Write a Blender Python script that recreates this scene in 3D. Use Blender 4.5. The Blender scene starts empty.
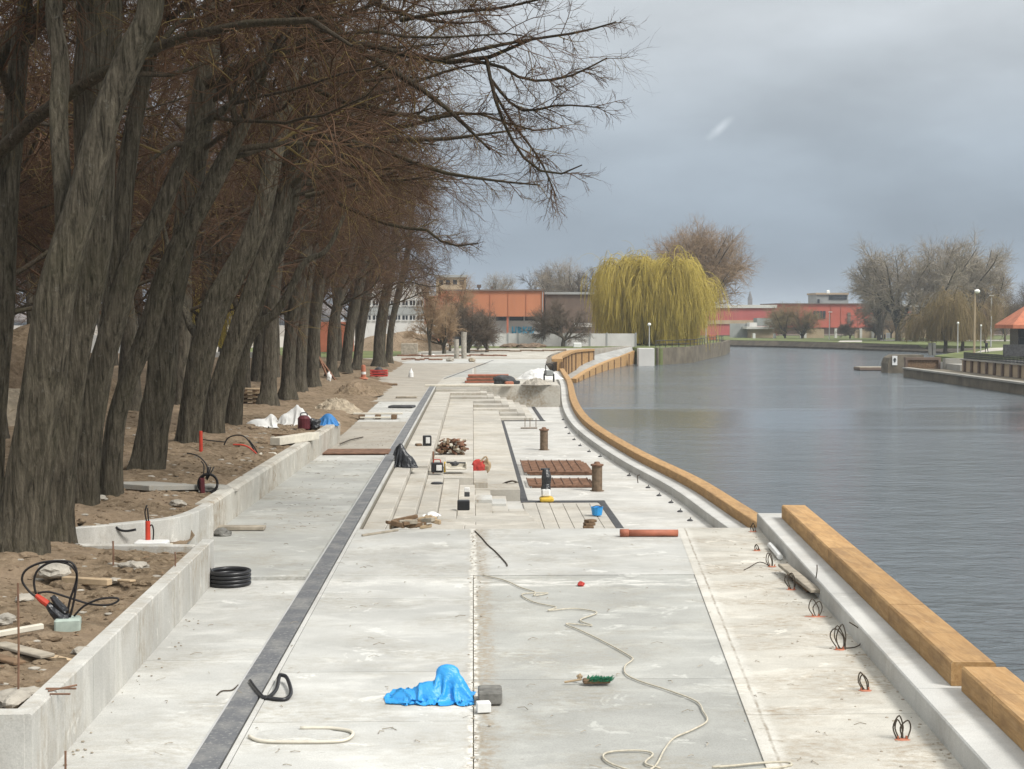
import bpy, math, random
import numpy as np
from mathutils import Vector, noise as mnoise

SC = bpy.context.scene
COL = SC.collection
RNG = np.random.default_rng(7)
random.seed(7)
R = math.radians

# ------------------------------------------------------------------ camera
F, CX, CY, CAMZ = 1500.0, 512.0, 384.5, 4.0
PITCH = math.atan(66.5 / F)
YAW = math.atan(39.0 / F * math.cos(PITCH))
fw = np.array([math.sin(YAW) * math.cos(PITCH), math.cos(YAW) * math.cos(PITCH), -math.sin(PITCH)])
rt = np.array([math.cos(YAW), -math.sin(YAW), 0.0])
up = np.cross(rt, fw)
CAM = np.array([0, 0, CAMZ])


def ray(px, py):
    return fw + rt * ((px - CX) / F) + up * ((CY - py) / F)


def W(px, py, z=0.0):                 # where the line of sight meets height z
    d = ray(px, py)
    return CAM + d * ((z - CAMZ) / d[2])


def P(px, py, Y):                     # where it meets the depth Y
    d = ray(px, py)
    return CAM + d * (Y / d[1])


cam_d = bpy.data.cameras.new('camera')
cam = bpy.data.objects.new('camera', cam_d)
COL.objects.link(cam)
cam.location = (0, 0, CAMZ)
cam.rotation_euler = (math.pi / 2 - PITCH, 0, -YAW)
cam_d.sensor_width = 36
cam_d.lens = F * 36 / 1024
cam_d.clip_start = 0.1
cam_d.clip_end = 6000
SC.camera = cam

# ------------------------------------------------------------------ materials
MATS = {}


class N:
    """small node-building helper"""

    def __init__(s, name):
        s.m = bpy.data.materials.new(name)
        s.m.use_nodes = True
        s.t = s.m.node_tree
        s.b = s.t.nodes['Principled BSDF']
        s.out = s.t.nodes['Material Output']
        tc = s.t.nodes.new('ShaderNodeTexCoord')
        s.obj = tc.outputs['Object']
        g = s.t.nodes.new('ShaderNodeNewGeometry')
        s.pos = g.outputs['Position']
        s.isl = g.outputs['Random Per Island']
        oi = s.t.nodes.new('ShaderNodeObjectInfo')
        s.rand = oi.outputs['Random']

    def link(s, a, b):
        s.t.links.new(a, b)

    def mapping(s, vec, scale=(1, 1, 1), rot=(0, 0, 0)):
        n = s.t.nodes.new('ShaderNodeMapping')
        n.inputs['Scale'].default_value = scale
        n.inputs['Rotation'].default_value = rot
        s.link(vec, n.inputs['Vector'])
        return n.outputs[0]

    def noise(s, vec, scale, detail=5, rough=.55, dist=0.0):
        n = s.t.nodes.new('ShaderNodeTexNoise')
        n.inputs['Scale'].default_value = scale
        n.inputs['Detail'].default_value = detail
        n.inputs['Roughness'].default_value = rough
        n.inputs['Distortion'].default_value = dist
        s.link(vec, n.inputs['Vector'])
        return n.outputs['Fac']

    def vor(s, vec, scale, feature='F1'):
        n = s.t.nodes.new('ShaderNodeTexVoronoi')
        n.feature = feature
        n.inputs['Scale'].default_value = scale
        s.link(vec, n.inputs['Vector'])
        return n.outputs['Distance']

    def ramp(s, fac, stops):
        n = s.t.nodes.new('ShaderNodeValToRGB')
        el = n.color_ramp.elements
        while len(el) < len(stops):
            el.new(.5)
        for e, (p, c) in zip(el, stops):
            e.position = p
            if not hasattr(c, '__len__'):
                c = (c, c, c)
            e.color = (*c[:3], 1)
        s.link(fac, n.inputs[0])
        return n.outputs['Color']

    def mix(s, fac, a, b, mode='MIX'):
        n = s.t.nodes.new('ShaderNodeMix')
        n.data_type = 'RGBA'
        n.blend_type = mode
        for sock, v in ((n.inputs[0], fac), (n.inputs[6], a), (n.inputs[7], b)):
            if hasattr(v, 'is_linked'):
                s.link(v, sock)
            elif hasattr(v, '__len__'):
                sock.default_value = (*v[:3], 1)
            else:
                sock.default_value = v if sock.type == 'VALUE' else (v, v, v, 1)
        return n.outputs[2]

    def math(s, op, a, b=0.0):
        n = s.t.nodes.new('ShaderNodeMath')
        n.operation = op
        for sock, v in ((n.inputs[0], a), (n.inputs[1], b)):
            if hasattr(v, 'is_linked'):
                s.link(v, sock)
            else:
                sock.default_value = v
        return n.outputs[0]

    def bump(s, h, strength=.3, dist=.02, prev=None):
        n = s.t.nodes.new('ShaderNodeBump')
        n.inputs['Strength'].default_value = strength
        n.inputs['Distance'].default_value = dist
        s.link(h, n.inputs['Height'])
        if prev is not None:
            s.link(prev, n.inputs['Normal'])
        return n.outputs[0]

    def done(s, color=None, rough=.8, normal=None, metallic=0.0, spec=.3):
        if color is not None:
            if hasattr(color, 'is_linked'):
                s.link(color, s.b.inputs['Base Color'])
            else:
                s.b.inputs['Base Color'].default_value = (*color[:3], 1)
        if hasattr(rough, 'is_linked'):
            s.link(rough, s.b.inputs['Roughness'])
        else:
            s.b.inputs['Roughness'].default_value = rough
        if normal is not None:
            s.link(normal, s.b.inputs['Normal'])
        s.b.inputs['Metallic'].default_value = metallic
        s.b.inputs['Specular IOR Level'].default_value = spec
        return s.m


def simple(name, c, rough=.7, var=.35, scale=6, bump=.25, bscale=40, metallic=0.0, spec=.3, stretch=(1, 1, 1), bdist=.01):
    n = N(name)
    v = n.mapping(n.obj, stretch)
    f = n.noise(v, scale)
    lo = tuple(x * (1 - var) for x in c)
    hi = tuple(min(1, x * (1 + var * .7)) for x in c)
    col = n.ramp(f, [(.3, lo), (.7, hi)])
    nb = n.bump(n.noise(v, bscale, 3), bump, bdist) if bump else None
    m = n.done(col, rough, nb, metallic, spec)
    MATS[name] = m
    return m


def concrete(name, base, joints=False, dirt=.3, white=.5, tint=(.30, .25, .18), rnd=.12, streak=(1, 1, 1), stain_scale=.7, vert=False, spots=.4):
    """cast concrete: cloudy tone, trowelled lighter streaks, brown dirt, specks, pits"""
    n = N(name)
    cloud = n.noise(n.pos, stain_scale, 6, .6)
    lo = tuple(x * .80 for x in base)
    hi = tuple(min(.9, x * 1.10) for x in base)
    col = n.ramp(cloud, [(.3, lo), (.68, hi)])
    # pale laitance streaks
    sv = n.mapping(n.pos, (.8, 1.5, 1.0) if not vert else (3.0, 3.0, .35))
    st = n.noise(sv, 1.1, 7, .62, .4)
    wf = n.ramp(st, [(.52, 0), (.63, white * .6)])
    col = n.mix(wf, col, tuple(min(.75, x * 1.32) for x in base))
    # pale hard edged mortar patches
    p1 = n.noise(n.mapping(n.pos, (.8, 1.0, 1.0), (0, 0, .15)), 1.3, 9, .70, .9)
    col = n.mix(n.ramp(p1, [(.60, 0), (.625, white * .85)]), col, tuple(min(.78, x * 1.42) for x in base))
    p2 = n.noise(n.mapping(n.pos, (.8, 1.5, 1.0), (0, 0, -.2)), 2.1, 8, .7, .6)
    col = n.mix(n.ramp(p2, [(.60, 0), (.66, dirt * .55)]), col, tuple(x * .72 for x in base))
    # brown dirt: broken patches
    dv = n.mapping(n.pos, (1.0, 1.6, 1.0))
    d1 = n.noise(dv, .55, 4, .6, .6)
    d2 = n.noise(dv, 7, 6, .7)
    df = n.math('MULTIPLY', n.ramp(d1, [(.44, 0), (.66, 1)]), n.ramp(d2, [(.40, 0), (.62, 1)]))
    col = n.mix(n.math('MULTIPLY', df, dirt), col, tint)
    if joints == 'slant':             # pale worn band and a broken dark line along the slanting joint
        sx = n.t.nodes.new('ShaderNodeSeparateXYZ')
        n.link(n.pos, sx.inputs[0])
        lin = n.math('SUBTRACT', sx.outputs['X'], n.math('ADD', n.math('MULTIPLY', sx.outputs['Y'], .08397), 1.513))
        wob = n.math('MULTIPLY', n.math('SUBTRACT', n.noise(n.pos, 2.6, 6, .75), .5), .22)
        band = n.ramp(n.math('ABSOLUTE', n.math('ADD', n.math('SUBTRACT', lin, .10), wob)), [(.07, 1), (.15, 0)])
        band = n.math('MULTIPLY', band, n.ramp(n.noise(n.pos, 1.7, 7, .75), [(.38, .15), (.58, 1)]))
        col = n.mix(n.math('MULTIPLY', band, .62), col, (.58, .565, .52))
        thin = n.ramp(n.math('ABSOLUTE', n.math('ADD', n.math('SUBTRACT', lin, .13), n.math('MULTIPLY', wob, .35))), [(.006, 1), (.022, 0)])
        col = n.mix(n.math('MULTIPLY', thin, n.ramp(n.noise(n.pos, 2.4, 5, .7), [(.40, .15), (.55, .75)])), col, (.22, .185, .14))
    elif joints:                      # crumbled mortar and mud trodden in along the long joint and the cross joint
        sx = n.t.nodes.new('ShaderNodeSeparateXYZ')
        n.link(n.pos, sx.inputs[0])
        wob = n.math('MULTIPLY', n.math('SUBTRACT', n.noise(n.pos, 3.2, 6, .75), .5), .55)
        dx = n.math('ABSOLUTE', n.math('ADD', n.math('SUBTRACT', sx.outputs['X'], .10), wob))
        dy = n.math('ABSOLUTE', n.math('ADD', n.math('SUBTRACT', sx.outputs['Y'], 22.6), n.math('MULTIPLY', wob, 2.5)))
        brk = n.ramp(n.noise(n.pos, 11, 5, .75), [(.40, 0), (.58, 1)])
        mxx = n.math('MULTIPLY', n.ramp(dx, [(.06, 1), (.20, 0)]), brk)
        col = n.mix(n.math('MULTIPLY', mxx, .85), col, (.30, .25, .185))
        wx = n.math('ABSOLUTE', n.math('ADD', sx.outputs['X'], n.math('MULTIPLY', wob, .28)))
        mw = n.math('MULTIPLY', n.ramp(wx, [(.03, 1), (.07, 0)]), n.ramp(n.noise(n.pos, 8, 5, .75), [(.46, 0), (.54, 1)]))
        col = n.mix(mw, col, (.66, .64, .58))
        myy = n.math('MULTIPLY', n.ramp(dy, [(.10, 1), (.45, 0)]), n.ramp(n.noise(n.mapping(n.pos, (.5, 1.6, 1)), 3, 7, .75), [(.46, 0), (.56, 1)]))
        col = n.mix(n.math('MULTIPLY', myy, .8), col, (.62, .61, .57))
    # dark flecks
    fl = n.noise(n.mapping(n.pos, (1.2, 4.0, 1.5)), 5.5, 4, .7, .5)
    ff = n.ramp(fl, [(.645, 0), (.70, spots)])
    col = n.mix(ff, col, (.16, .14, .11))
    fl2 = n.noise(n.mapping(n.pos, (1.0, 3.2, 1.5), (0, 0, .3)), 13, 4, .7, .8)
    col = n.mix(n.ramp(fl2, [(.665, 0), (.72, spots * .9)]), col, (.20, .175, .135))
    gr = n.noise(n.pos, 60, 2, .6)
    col = n.mix(.35, col, n.ramp(gr, [(.3, .35), (.7, .65)]), 'OVERLAY')
    tone = n.math('ADD', n.math('MULTIPLY', n.rand, rnd), 1 - rnd * .5)
    mul = n.t.nodes.new('ShaderNodeVectorMath')
    mul.operation = 'SCALE'
    n.link(col, mul.inputs[0])
    n.link(tone, mul.inputs['Scale'])
    b1 = n.bump(n.noise(n.pos, 9, 6, .7), .25, .012)
    b2 = n.bump(gr, .25, .003, b1)
    m = n.done(mul.outputs[0], .86, b2, 0, .25)
    MATS[name] = m
    return m


CONC = (.475, .472, .445)
concrete('slab', CONC, True, dirt=.55, white=.75, rnd=.10, tint=(.30, .265, .20))
concrete('slab_dirty', (.455, .435, .385), 'slant', dirt=.95, white=.75, tint=(.27, .215, .15), spots=.8)
concrete('slab_grey', (.37, .37, .345), True, dirt=.6, white=.8, rnd=.12, tint=(.29, .26, .20))
concrete('step', (.45, .425, .375), dirt=.75, white=.55, rnd=.14, spots=.6)
concrete('deck', (.48, .47, .44), dirt=.45, white=.7, rnd=.05)
concrete('wall', (.475, .465, .43), dirt=.75, white=.7, vert=True, rnd=.06, spots=.6)
concrete('beam', (.49, .485, .46), dirt=.25, white=.35, rnd=.08, spots=.25)
concrete('old_concrete', (.30, .29, .26), dirt=.5, white=.3, spots=.5)
concrete('gravel_fill', (.38, .35, .30), dirt=.7, white=.2, tint=(.27, .22, .16), spots=.6)
simple('mortar', (.60, .585, .54), .95, .15, 5, .5, 30)
simple('mud', (.33, .275, .205), .97, .3, 6, .5, 30)
simple('joint', (.23, .21, .17), .95, .4, 20, .3)


def mk_drain():
    n = N('drain_steel')
    br = n.t.nodes.new('ShaderNodeTexBrick')
    w = n.t.nodes.new('ShaderNodeTexWave')
    w.wave_type = 'BANDS'
    w.bands_direction = 'Y'
    w.inputs['Scale'].default_value = 14
    w.inputs['Distortion'].default_value = .6
    n.link(n.pos, w.inputs['Vector'])
    n.t.nodes.remove(br)
    dust = n.noise(n.pos, 2.2, 6, .7)
    speck = n.noise(n.pos, 22, 4, .7)
    col = n.ramp(w.outputs['Fac'], [(.35, (.10, .105, .115)), (.7, (.19, .195, .205))])
    col = n.mix(n.ramp(dust, [(.45, 0), (.72, .7)]), col, (.36, .35, .32))
    col = n.mix(n.ramp(speck, [(.55, 0), (.68, .8)]), col, (.40, .39, .36))
    return n.done(col, .6, n.bump(w.outputs['Fac'], .5, .01), .15, .4)


MATS['drain'] = mk_drain()


def mk_soil():
    n = N('soil')
    a = n.noise(n.pos, .8, 6, .65)
    b = n.noise(n.pos, 6, 8, .7)
    col = n.ramp(b, [(.28, (.085, .062, .040)), (.5, (.20, .148, .096)), (.72, (.34, .265, .18))])
    col = n.mix(n.ramp(a, [(.42, 0), (.62, .65)]), col, (.30, .225, .155))
    leaf = n.vor(n.mapping(n.pos, (1, 1, .5)), 11)
    col = n.mix(n.ramp(leaf, [(.07, .7), (.17, 0)]), col, (.33, .25, .17))
    bm = n.bump(b, .9, .09)
    bm = n.bump(n.noise(n.pos, 28, 5, .7), .6, .02, bm)
    return n.done(col, .97, bm, 0, .1)


MATS['soil'] = mk_soil()
simple('sand', (.36, .30, .22), .97, .3, 4, .5, 30, bdist=.03)


def mk_bark(name, dark, light, zs=.16, moss=0.3, bumpd=.05, sc=26):
    n = N(name)
    v = n.mapping(n.obj, (1, 1, zs))
    a = n.noise(v, sc, 7, .68, .7)
    big = n.noise(n.obj, 1.4, 4, .6)
    col = n.ramp(a, [(.33, dark), (.66, light)])
    col = n.mix(n.ramp(big, [(.45, 0), (.7, moss)]), col, (.080, .076, .042))
    blotch = n.noise(n.obj, 7, 5, .7)
    col = n.mix(n.ramp(blotch, [(.63, 0), (.70, .45)]), col, (.20, .19, .16))
    fine = n.noise(n.mapping(n.obj, (1, 1, .4)), sc * 2.6, 4, .7)
    col = n.mix(.5, col, n.ramp(fine, [(.3, .25), (.7, .72)]), 'OVERLAY')
    bm = n.bump(a, 1.0, bumpd)
    bm = n.bump(fine, .6, bumpd * .3, bm)
    return n.done(col, .95, bm, 0, .12)


MATS['bark'] = mk_bark('bark', (.021, .018, .0125), (.160, .138, .102), .11, .25, .08, 17)
MATS['bark_far'] = mk_bark('bark_far', (.028, .024, .017), (.145, .125, .095), .2, .22, .05, 10)


def mk_twig(name, c1, c2, c3):
    n = N(name)
    f = n.noise(n.obj, .9, 3, .6)
    col = n.ramp(f, [(.35, c1), (.65, c2)])
    col = n.mix(n.ramp(n.isl, [(.86, 0), (.9, .75)]), col, c3)
    return n.done(col, .85, None, 0, .2)


MATS['twig'] = mk_twig('twig', (.058, .033, .019), (.118, .066, .038), (.20, .15, .055))
MATS['limb'] = mk_bark('limb_bark', (.022, .018, .013), (.085, .068, .048), .3, .35, .02, 30)
MATS['twig_grey'] = mk_twig('twig_grey', (.25, .215, .17), (.36, .31, .245), (.34, .28, .18))
MATS['twig_brown'] = mk_twig('twig_brown', (.25, .17, .10), (.35, .245, .15), (.36, .26, .15))
MATS['twig_dark'] = mk_twig('twig_dark', (.10, .078, .058), (.165, .128, .095), (.19, .15, .10))
MATS['twig_tan'] = mk_twig('twig_tan', (.19, .145, .075), (.28, .21, .11), (.3, .24, .1))
MATS['willow'] = mk_twig('willow_strand', (.42, .325, .060), (.55, .435, .105), (.28, .21, .05))


def mk_timber():
    n = N('timber')
    v = n.mapping(n.obj, (5, .35, 5))
    g = n.noise(v, 4, 8, .65, 1.2)
    col = n.ramp(g, [(.3, (.32, .18, .072)), (.52, (.44, .27, .118)), (.75, (.53, .355, .18))])
    bl = n.noise(n.obj, 1.1, 4, .6)
    col = n.mix(n.ramp(bl, [(.4, 0), (.7, .5)]), col, (.36, .205, .08))
    sp = n.noise(n.obj, 9, 3, .6)
    col = n.mix(n.ramp(sp, [(.70, 0), (.75, .6)]), col, (.58, .48, .34))
    chk = n.noise(n.mapping(n.obj, (9, .25, 9)), 6, 4, .6)
    col = n.mix(n.ramp(chk, [(.66, 0), (.71, .6)]), col, (.13, .075, .03))
    sx = n.t.nodes.new('ShaderNodeSeparateXYZ')
    n.link(n.pos, sx.inputs[0])
    seam = n.math('FRACT', n.math('ADD', n.math('MULTIPLY', sx.outputs['Y'], .73), n.math('MULTIPLY', n.noise(n.obj, 6, 2), .012)))
    col = n.mix(n.math('MULTIPLY', n.math('LESS_THAN', seam, .010), .55), col, (.12, .07, .03))
    grime = n.noise(n.mapping(n.obj, (2.5, .8, 2.5)), 2.2, 7, .7, .5)
    col = n.mix(n.ramp(grime, [(.46, 0), (.66, .75)]), col, (.25, .15, .07))
    tone = n.math('ADD', n.math('MULTIPLY', n.rand, .3), .86)
    mul = n.t.nodes.new('ShaderNodeVectorMath')
    mul.operation = 'SCALE'
    n.link(col, mul.inputs[0])
    n.link(tone, mul.inputs['Scale'])
    return n.done(mul.outputs[0], .75, n.bump(g, .35, .01), 0, .3)


MATS['timber'] = mk_timber()


def mk_water():
    n = N('water')
    patch = n.noise(n.mapping(n.pos, (.014, .040, 1)), 1.0, 4, .55, .3)
    sy = n.t.nodes.new('ShaderNodeSeparateXYZ')
    n.link(n.pos, sy.inputs[0])
    yy_ = n.math('ADD', sy.outputs['Y'], n.math('MULTIPLY', n.math('SUBTRACT', patch, .5), 70))
    wind = n.ramp(n.math('DIVIDE', yy_, 400), [(.06, .85), (.12, .55), (.165, .70), (.19, .42), (.205, .12), (.24, .13), (.262, .95), (.31, 1.1), (.345, .45), (.40, 1.0), (.60, 1.0), (.9, .7)])
    amp = n.math('MULTIPLY', wind, n.ramp(patch, [(.40, .55), (.56, 1.1)]))
    w1 = n.noise(n.mapping(n.pos, (.8, 1.5, 1)), 1.5, 5, .62, .4)
    w2 = n.noise(n.mapping(n.pos, (.6, 1.0, 1)), .42, 3, .5)
    h = n.math('ADD', n.math('MULTIPLY', w1, .6), n.math('MULTIPLY', w2, .9))
    h = n.math('MULTIPLY', h, amp)
    bm = n.bump(h, .9, .34)
    n.b.inputs['IOR'].default_value = 1.33
    return n.done((.092, .110, .122), .11, bm, 0, .5)


MATS['water'] = mk_water()
simple('grass', (.125, .145, .05), .95, .45, .25, .4, 3, bdist=.2)
simple('far_ground', (.26, .225, .18), .95, .3, .12, .2, 2)
simple('paver', (.34, .335, .315), .9, .2, .6, .1, 8)
simple('path', (.46, .43, .38), .95, .12, .5, .1)
simple('bank_stone', (.075, .062, .045), .95, .4, .8, .4, 5, bdist=.1)
simple('rust', (.19, .108, .07), .9, .45, 6, .4, 40)
simple('rust_dark', (.165, .118, .08), .9, .4, 8, .4, 40)
simple('black_plastic', (.014, .014, .016), .38, .2, 8, .15, 30, spec=.5)
simple('black_bag', (.022, .023, .026), .32, .3, 5, .6, 9, spec=.5, bdist=.05)
simple('dark_grey', (.06, .06, .062), .7, .4, 6, .3)
simple('grey_block', (.17, .165, .15), .9, .4, 9, .5, 50)
simple('white_plastic', (.70, .70, .68), .55, .08, 6, .2, 20)
simple('white_sack', (.66, .655, .63), .8, .12, 3, .5, 14, bdist=.03)
simple('blue_sheet', (.028, .30, .68), .42, .12, 3.0, .6, 16, spec=.5, bdist=.03)
simple('blue_tarp', (.04, .19, .45), .5, .3, 3, .5, 9, bdist=.03)
simple('red_plastic', (.50, .055, .03), .5, .25, 6, .1)
simple('red_cloth', (.42, .05, .04), .8, .3, 6, .4, 20)
simple('maroon', (.10, .02, .025), .5, .3, 6, .1)
simple('orange_plastic', (.42, .155, .09), .5, .25, 6, .1)
simple('orange_pipe', (.36, .125, .075), .6, .25, 5, .15)
simple('yellow', (.60, .40, .05), .55, .25, 6, .1)
simple('green_bristle', (.03, .19, .10), .8, .5, 40, .6, 60)
simple('wood', (.40, .30, .19), .85, .35, 5, .3, 30, stretch=(1, .3, 1))
simple('wood_grey', (.33, .29, .23), .9, .35, 5, .4, 30)
simple('wood_dark', (.17, .11, .065), .9, .4, 6, .4, 30)
simple('pale_board', (.60, .56, .47), .85, .15, 5, .2)
simple('brick_red', (.22, .115, .072), .9, .5, 5, .4)
simple('rope', (.50, .46, .37), .85, .2, 20, .2)
simple('black_cable', (.016, .014, .014), .5, .2, 8, 0)
simple('wire', (.085, .068, .05), .6, .4, 20, 0, metallic=.4)
simple('pale_block', (.36, .42, .37), .8, .25, 6, .2)
simple('stone', (.36, .33, .28), .95, .35, 4, .6, 14, bdist=.05)
simple('orange_clad', (.44, .175, .088), .75, .10, .35, .15, 3, stretch=(1, 1, .15))
simple('terracotta', (.36, .12, .07), .8, .2, .8, .2)
simple('red_clad', (.42, .105, .07), .75, .12, .25, .15, 2)
simple('pink_clad', (.42, .11, .10), .8, .12, .3, .1)
simple('white_wall', (.56, .55, .52), .85, .1, .4, .1, 4)
simple('fence_panel', (.50, .495, .47), .9, .15, .35, .15, 4)
simple('pale_wall', (.46, .47, .46), .85, .15, .4, .1, 4)
simple('grey_wall', (.30, .31, .30), .85, .15, .4, .1, 4)
simple('beige_wall', (.40, .31, .21), .85, .15, .4, .1, 4)
simple('dark_wall', (.155, .115, .09), .9, .25, .4, .1, 4)
simple('glass', (.03, .035, .04), .15, .3, .5, 0, spec=.5)
simple('roof_tile', (.45, .165, .095), .8, .2, 2, .3, 8)
simple('dark_metal', (.035, .036, .04), .5, .3, 2, .1)
simple('pale_metal', (.45, .45, .44), .5, .1, 2, 0)
simple('graffiti_blue', (.12, .42, .62), .7, .15, 2, 0)
simple('globe', (.85, .85, .80), .4, .02, 2, 0)
simple('moss_concrete', (.15, .128, .095), .95, .4, .6, .4, 6, bdist=.05)
simple('skin', (.45, .28, .20), .6, .05, 5, 0)
simple('dark_cloth', (.025, .026, .032), .9, .2, 8, .1)
simple('yellow_leaf', (.30, .22, .05), .9, .3, 2, 0)
simple('brown_far', (.14, .115, .10), .95, .3, .05, 0)

# ------------------------------------------------------------------ mesh helpers
ORG = {}


class MB:
    def __init__(s):
        s.v, s.f = [], []

    def quadmesh(s, V, Fc):
        o = len(s.v)
        s.v += [tuple(map(float, p)) for p in V]
        s.f += [tuple(int(i) + o for i in q) for q in Fc]
        return s

    def box(s, c, size, rz=0.0, bevel=0.0, tilt=(0, 0)):
        """box centred on c; bevel chamfers every edge"""
        hx, hy, hz = size[0] / 2, size[1] / 2, size[2] / 2
        b = min(bevel, hx * .9, hy * .9, hz * .9)
        if b <= 0:
            V = [(x, y, z) for z in (-hz, hz) for x, y in ((-hx, -hy), (hx, -hy), (hx, hy), (-hx, hy))]
            Fc = [(3, 2, 1, 0), (4, 5, 6, 7), (0, 1, 5, 4), (1, 2, 6, 5), (2, 3, 7, 6), (3, 0, 4, 7)]
        else:
            V, Fc = [], []
            rings = [(-hz, b), (-hz + b, 0), (hz - b, 0), (hz, b)]
            for z, ins in rings:
                x1, y1 = hx - ins, hy - ins
                cb = b * .9
                V += [(-x1 + cb, -y1, z), (x1 - cb, -y1, z), (x1, -y1 + cb, z), (x1, y1 - cb, z),
                      (x1 - cb, y1, z), (-x1 + cb, y1, z), (-x1, y1 - cb, z), (-x1, -y1 + cb, z)]
            Fc.append(tuple(reversed(range(8))))
            for k in range(3):
                for j in range(8):
                    Fc.append((k * 8 + j, k * 8 + (j + 1) % 8, (k + 1) * 8 + (j + 1) % 8, (k + 1) * 8 + j))
            Fc.append(tuple(range(24, 32)))
        ca, sa = math.cos(rz), math.sin(rz)
        tx, ty = tilt
        out = []
        for x, y, z in V:
            z2 = z + x * tx + y * ty
            out.append((c[0] + x * ca - y * sa, c[1] + x * sa + y * ca, c[2] + z2))
        return s.quadmesh(out, Fc)

    def tube(s, pts, r, k=8, smooth=True, cap=True, sub=4):
        pts = np.array(pts, float)
        rr = np.array([r] * len(pts), float) if np.isscalar(r) else np.array(r, float)
        if smooth and len(pts) > 2:
            pts, rr = catmull(pts, rr, sub)
        V, Fc = tubes_np(pts[None], rr[None], k)
        n = len(pts)
        Fc = [tuple(q) for q in Fc]
        if cap:
            Fc.append(tuple(reversed(range(k))))
            Fc.append(tuple(range((n - 1) * k, n * k)))
        return s.quadmesh(V, Fc)

    def cyl(s, c, r0, r1, h, k=16, cap=True):
        return s.tube([(c[0], c[1], c[2]), (c[0], c[1], c[2] + h)], [r0, r1], k, False, cap)

    def lathe(s, c, prof, k=20):
        V, Fc = [], []
        for (r, z) in prof:
            for j in range(k):
                a = 2 * math.pi * j / k
                V.append((c[0] + r * math.cos(a), c[1] + r * math.sin(a), c[2] + z))
        for i in range(len(prof) - 1):
            for j in range(k):
                Fc.append((i * k + j, i * k + (j + 1) % k, (i + 1) * k + (j + 1) % k, (i + 1) * k + j))
        Fc.append(tuple(reversed(range(k))))
        Fc.append(tuple(range((len(prof) - 1) * k, len(prof) * k)))
        return s.quadmesh(V, Fc)

    def sweep(s, path, prof, closed_ends=True):
        """path: [(x,y,z)], prof: closed [(side offset to the right, height)] swept along it with mitred corners"""
        path = np.array(path, float)
        n = len(path)
        V, k = [], len(prof)
        for i in range(n):
            a = path[max(i - 1, 0)]
            b = path[min(i + 1, n - 1)]
            if 0 < i < n - 1:
                d1 = path[i] - a
                d2 = b - path[i]
                d1 = d1[:2] / np.linalg.norm(d1[:2])
                d2 = d2[:2] / np.linalg.norm(d2[:2])
                t = d1 + d2
                t /= np.linalg.norm(t)
                sc = 1 / max(.4, float(t @ d1))
            else:
                t = (b - a)[:2]
                t = t / np.linalg.norm(t)
                sc = 1
            right = np.array([t[1], -t[0]]) * sc
            for (o, h) in prof:
                V.append((path[i][0] + right[0] * o, path[i][1] + right[1] * o, path[i][2] + h))
        Fc = []
        for i in range(n - 1):
            for j in range(k):
                Fc.append((i * k + j, i * k + (j + 1) % k, (i + 1) * k + (j + 1) % k, (i + 1) * k + j))
        if closed_ends:
            Fc.append(tuple(reversed(range(k))))
            Fc.append(tuple(range((n - 1) * k, n * k)))
        return s.quadmesh(V, Fc)

    def prism(s, poly, z0, z1):
        n = len(poly)
        V = [(x, y, z0) for x, y in poly] + [(x, y, z1) for x, y in poly]
        Fc = [tuple(reversed(range(n))), tuple(range(n, 2 * n))]
        for j in range(n):
            Fc.append((j, (j + 1) % n, n + (j + 1) % n, n + j))
        return s.quadmesh(V, Fc)

    def rock(s, c, size, seed=0, rz=0):
        V, Fc = ico(2)
        ca, sa = math.cos(rz), math.sin(rz)
        out = []
        for p in V:
            d = 1 + .45 * mnoise.noise(Vector(p) * 1.3 + Vector((seed * 7.3, seed * 1.7, 3))) + .15 * mnoise.noise(Vector(p) * 4 + Vector((seed, 9, 1)))
            x, y, z = p[0] * d * size[0], p[1] * d * size[1], p[2] * d * size[2]
            out.append((c[0] + x * ca - y * sa, c[1] + x * sa + y * ca, c[2] + z))
        return s.quadmesh(out, Fc)

    def build(s, name, mat, parent=None, loc=None, smooth=False, rng_mats=None):
        o = mesh_obj(name, np.array(s.v), s.f, mat, parent, loc, smooth)
        return o


_ico = {}


def ico(sub):
    if sub in _ico:
        return _ico[sub]
    t = (1 + 5 ** .5) / 2
    V = [Vector(v).normalized() for v in ((-1, t, 0), (1, t, 0), (-1, -t, 0), (1, -t, 0), (0, -1, t), (0, 1, t), (0, -1, -t), (0, 1, -t), (t, 0, -1), (t, 0, 1), (-t, 0, -1), (-t, 0, 1))]
    Fc = [(0, 11, 5), (0, 5, 1), (0, 1, 7), (0, 7, 10), (0, 10, 11), (1, 5, 9), (5, 11, 4), (11, 10, 2), (10, 7, 6), (7, 1, 8), (3, 9, 4), (3, 4, 2), (3, 2, 6), (3, 6, 8), (3, 8, 9), (4, 9, 5), (2, 4, 11), (6, 2, 10), (8, 6, 7), (9, 8, 1)]
    for _ in range(sub):
        mid, nf = {}, []

        def m(a, b):
            k = (min(a, b), max(a, b))
            if k not in mid:
                V.append(((V[a] + V[b]) / 2).normalized())
                mid[k] = len(V) - 1
            return mid[k]
        for a, b, c in Fc:
            x, y, z = m(a, b), m(b, c), m(c, a)
            nf += [(a, x, z), (b, y, x), (c, z, y), (x, y, z)]
        Fc = nf
    _ico[sub] = ([tuple(v) for v in V], Fc)
    return _ico[sub]


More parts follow.
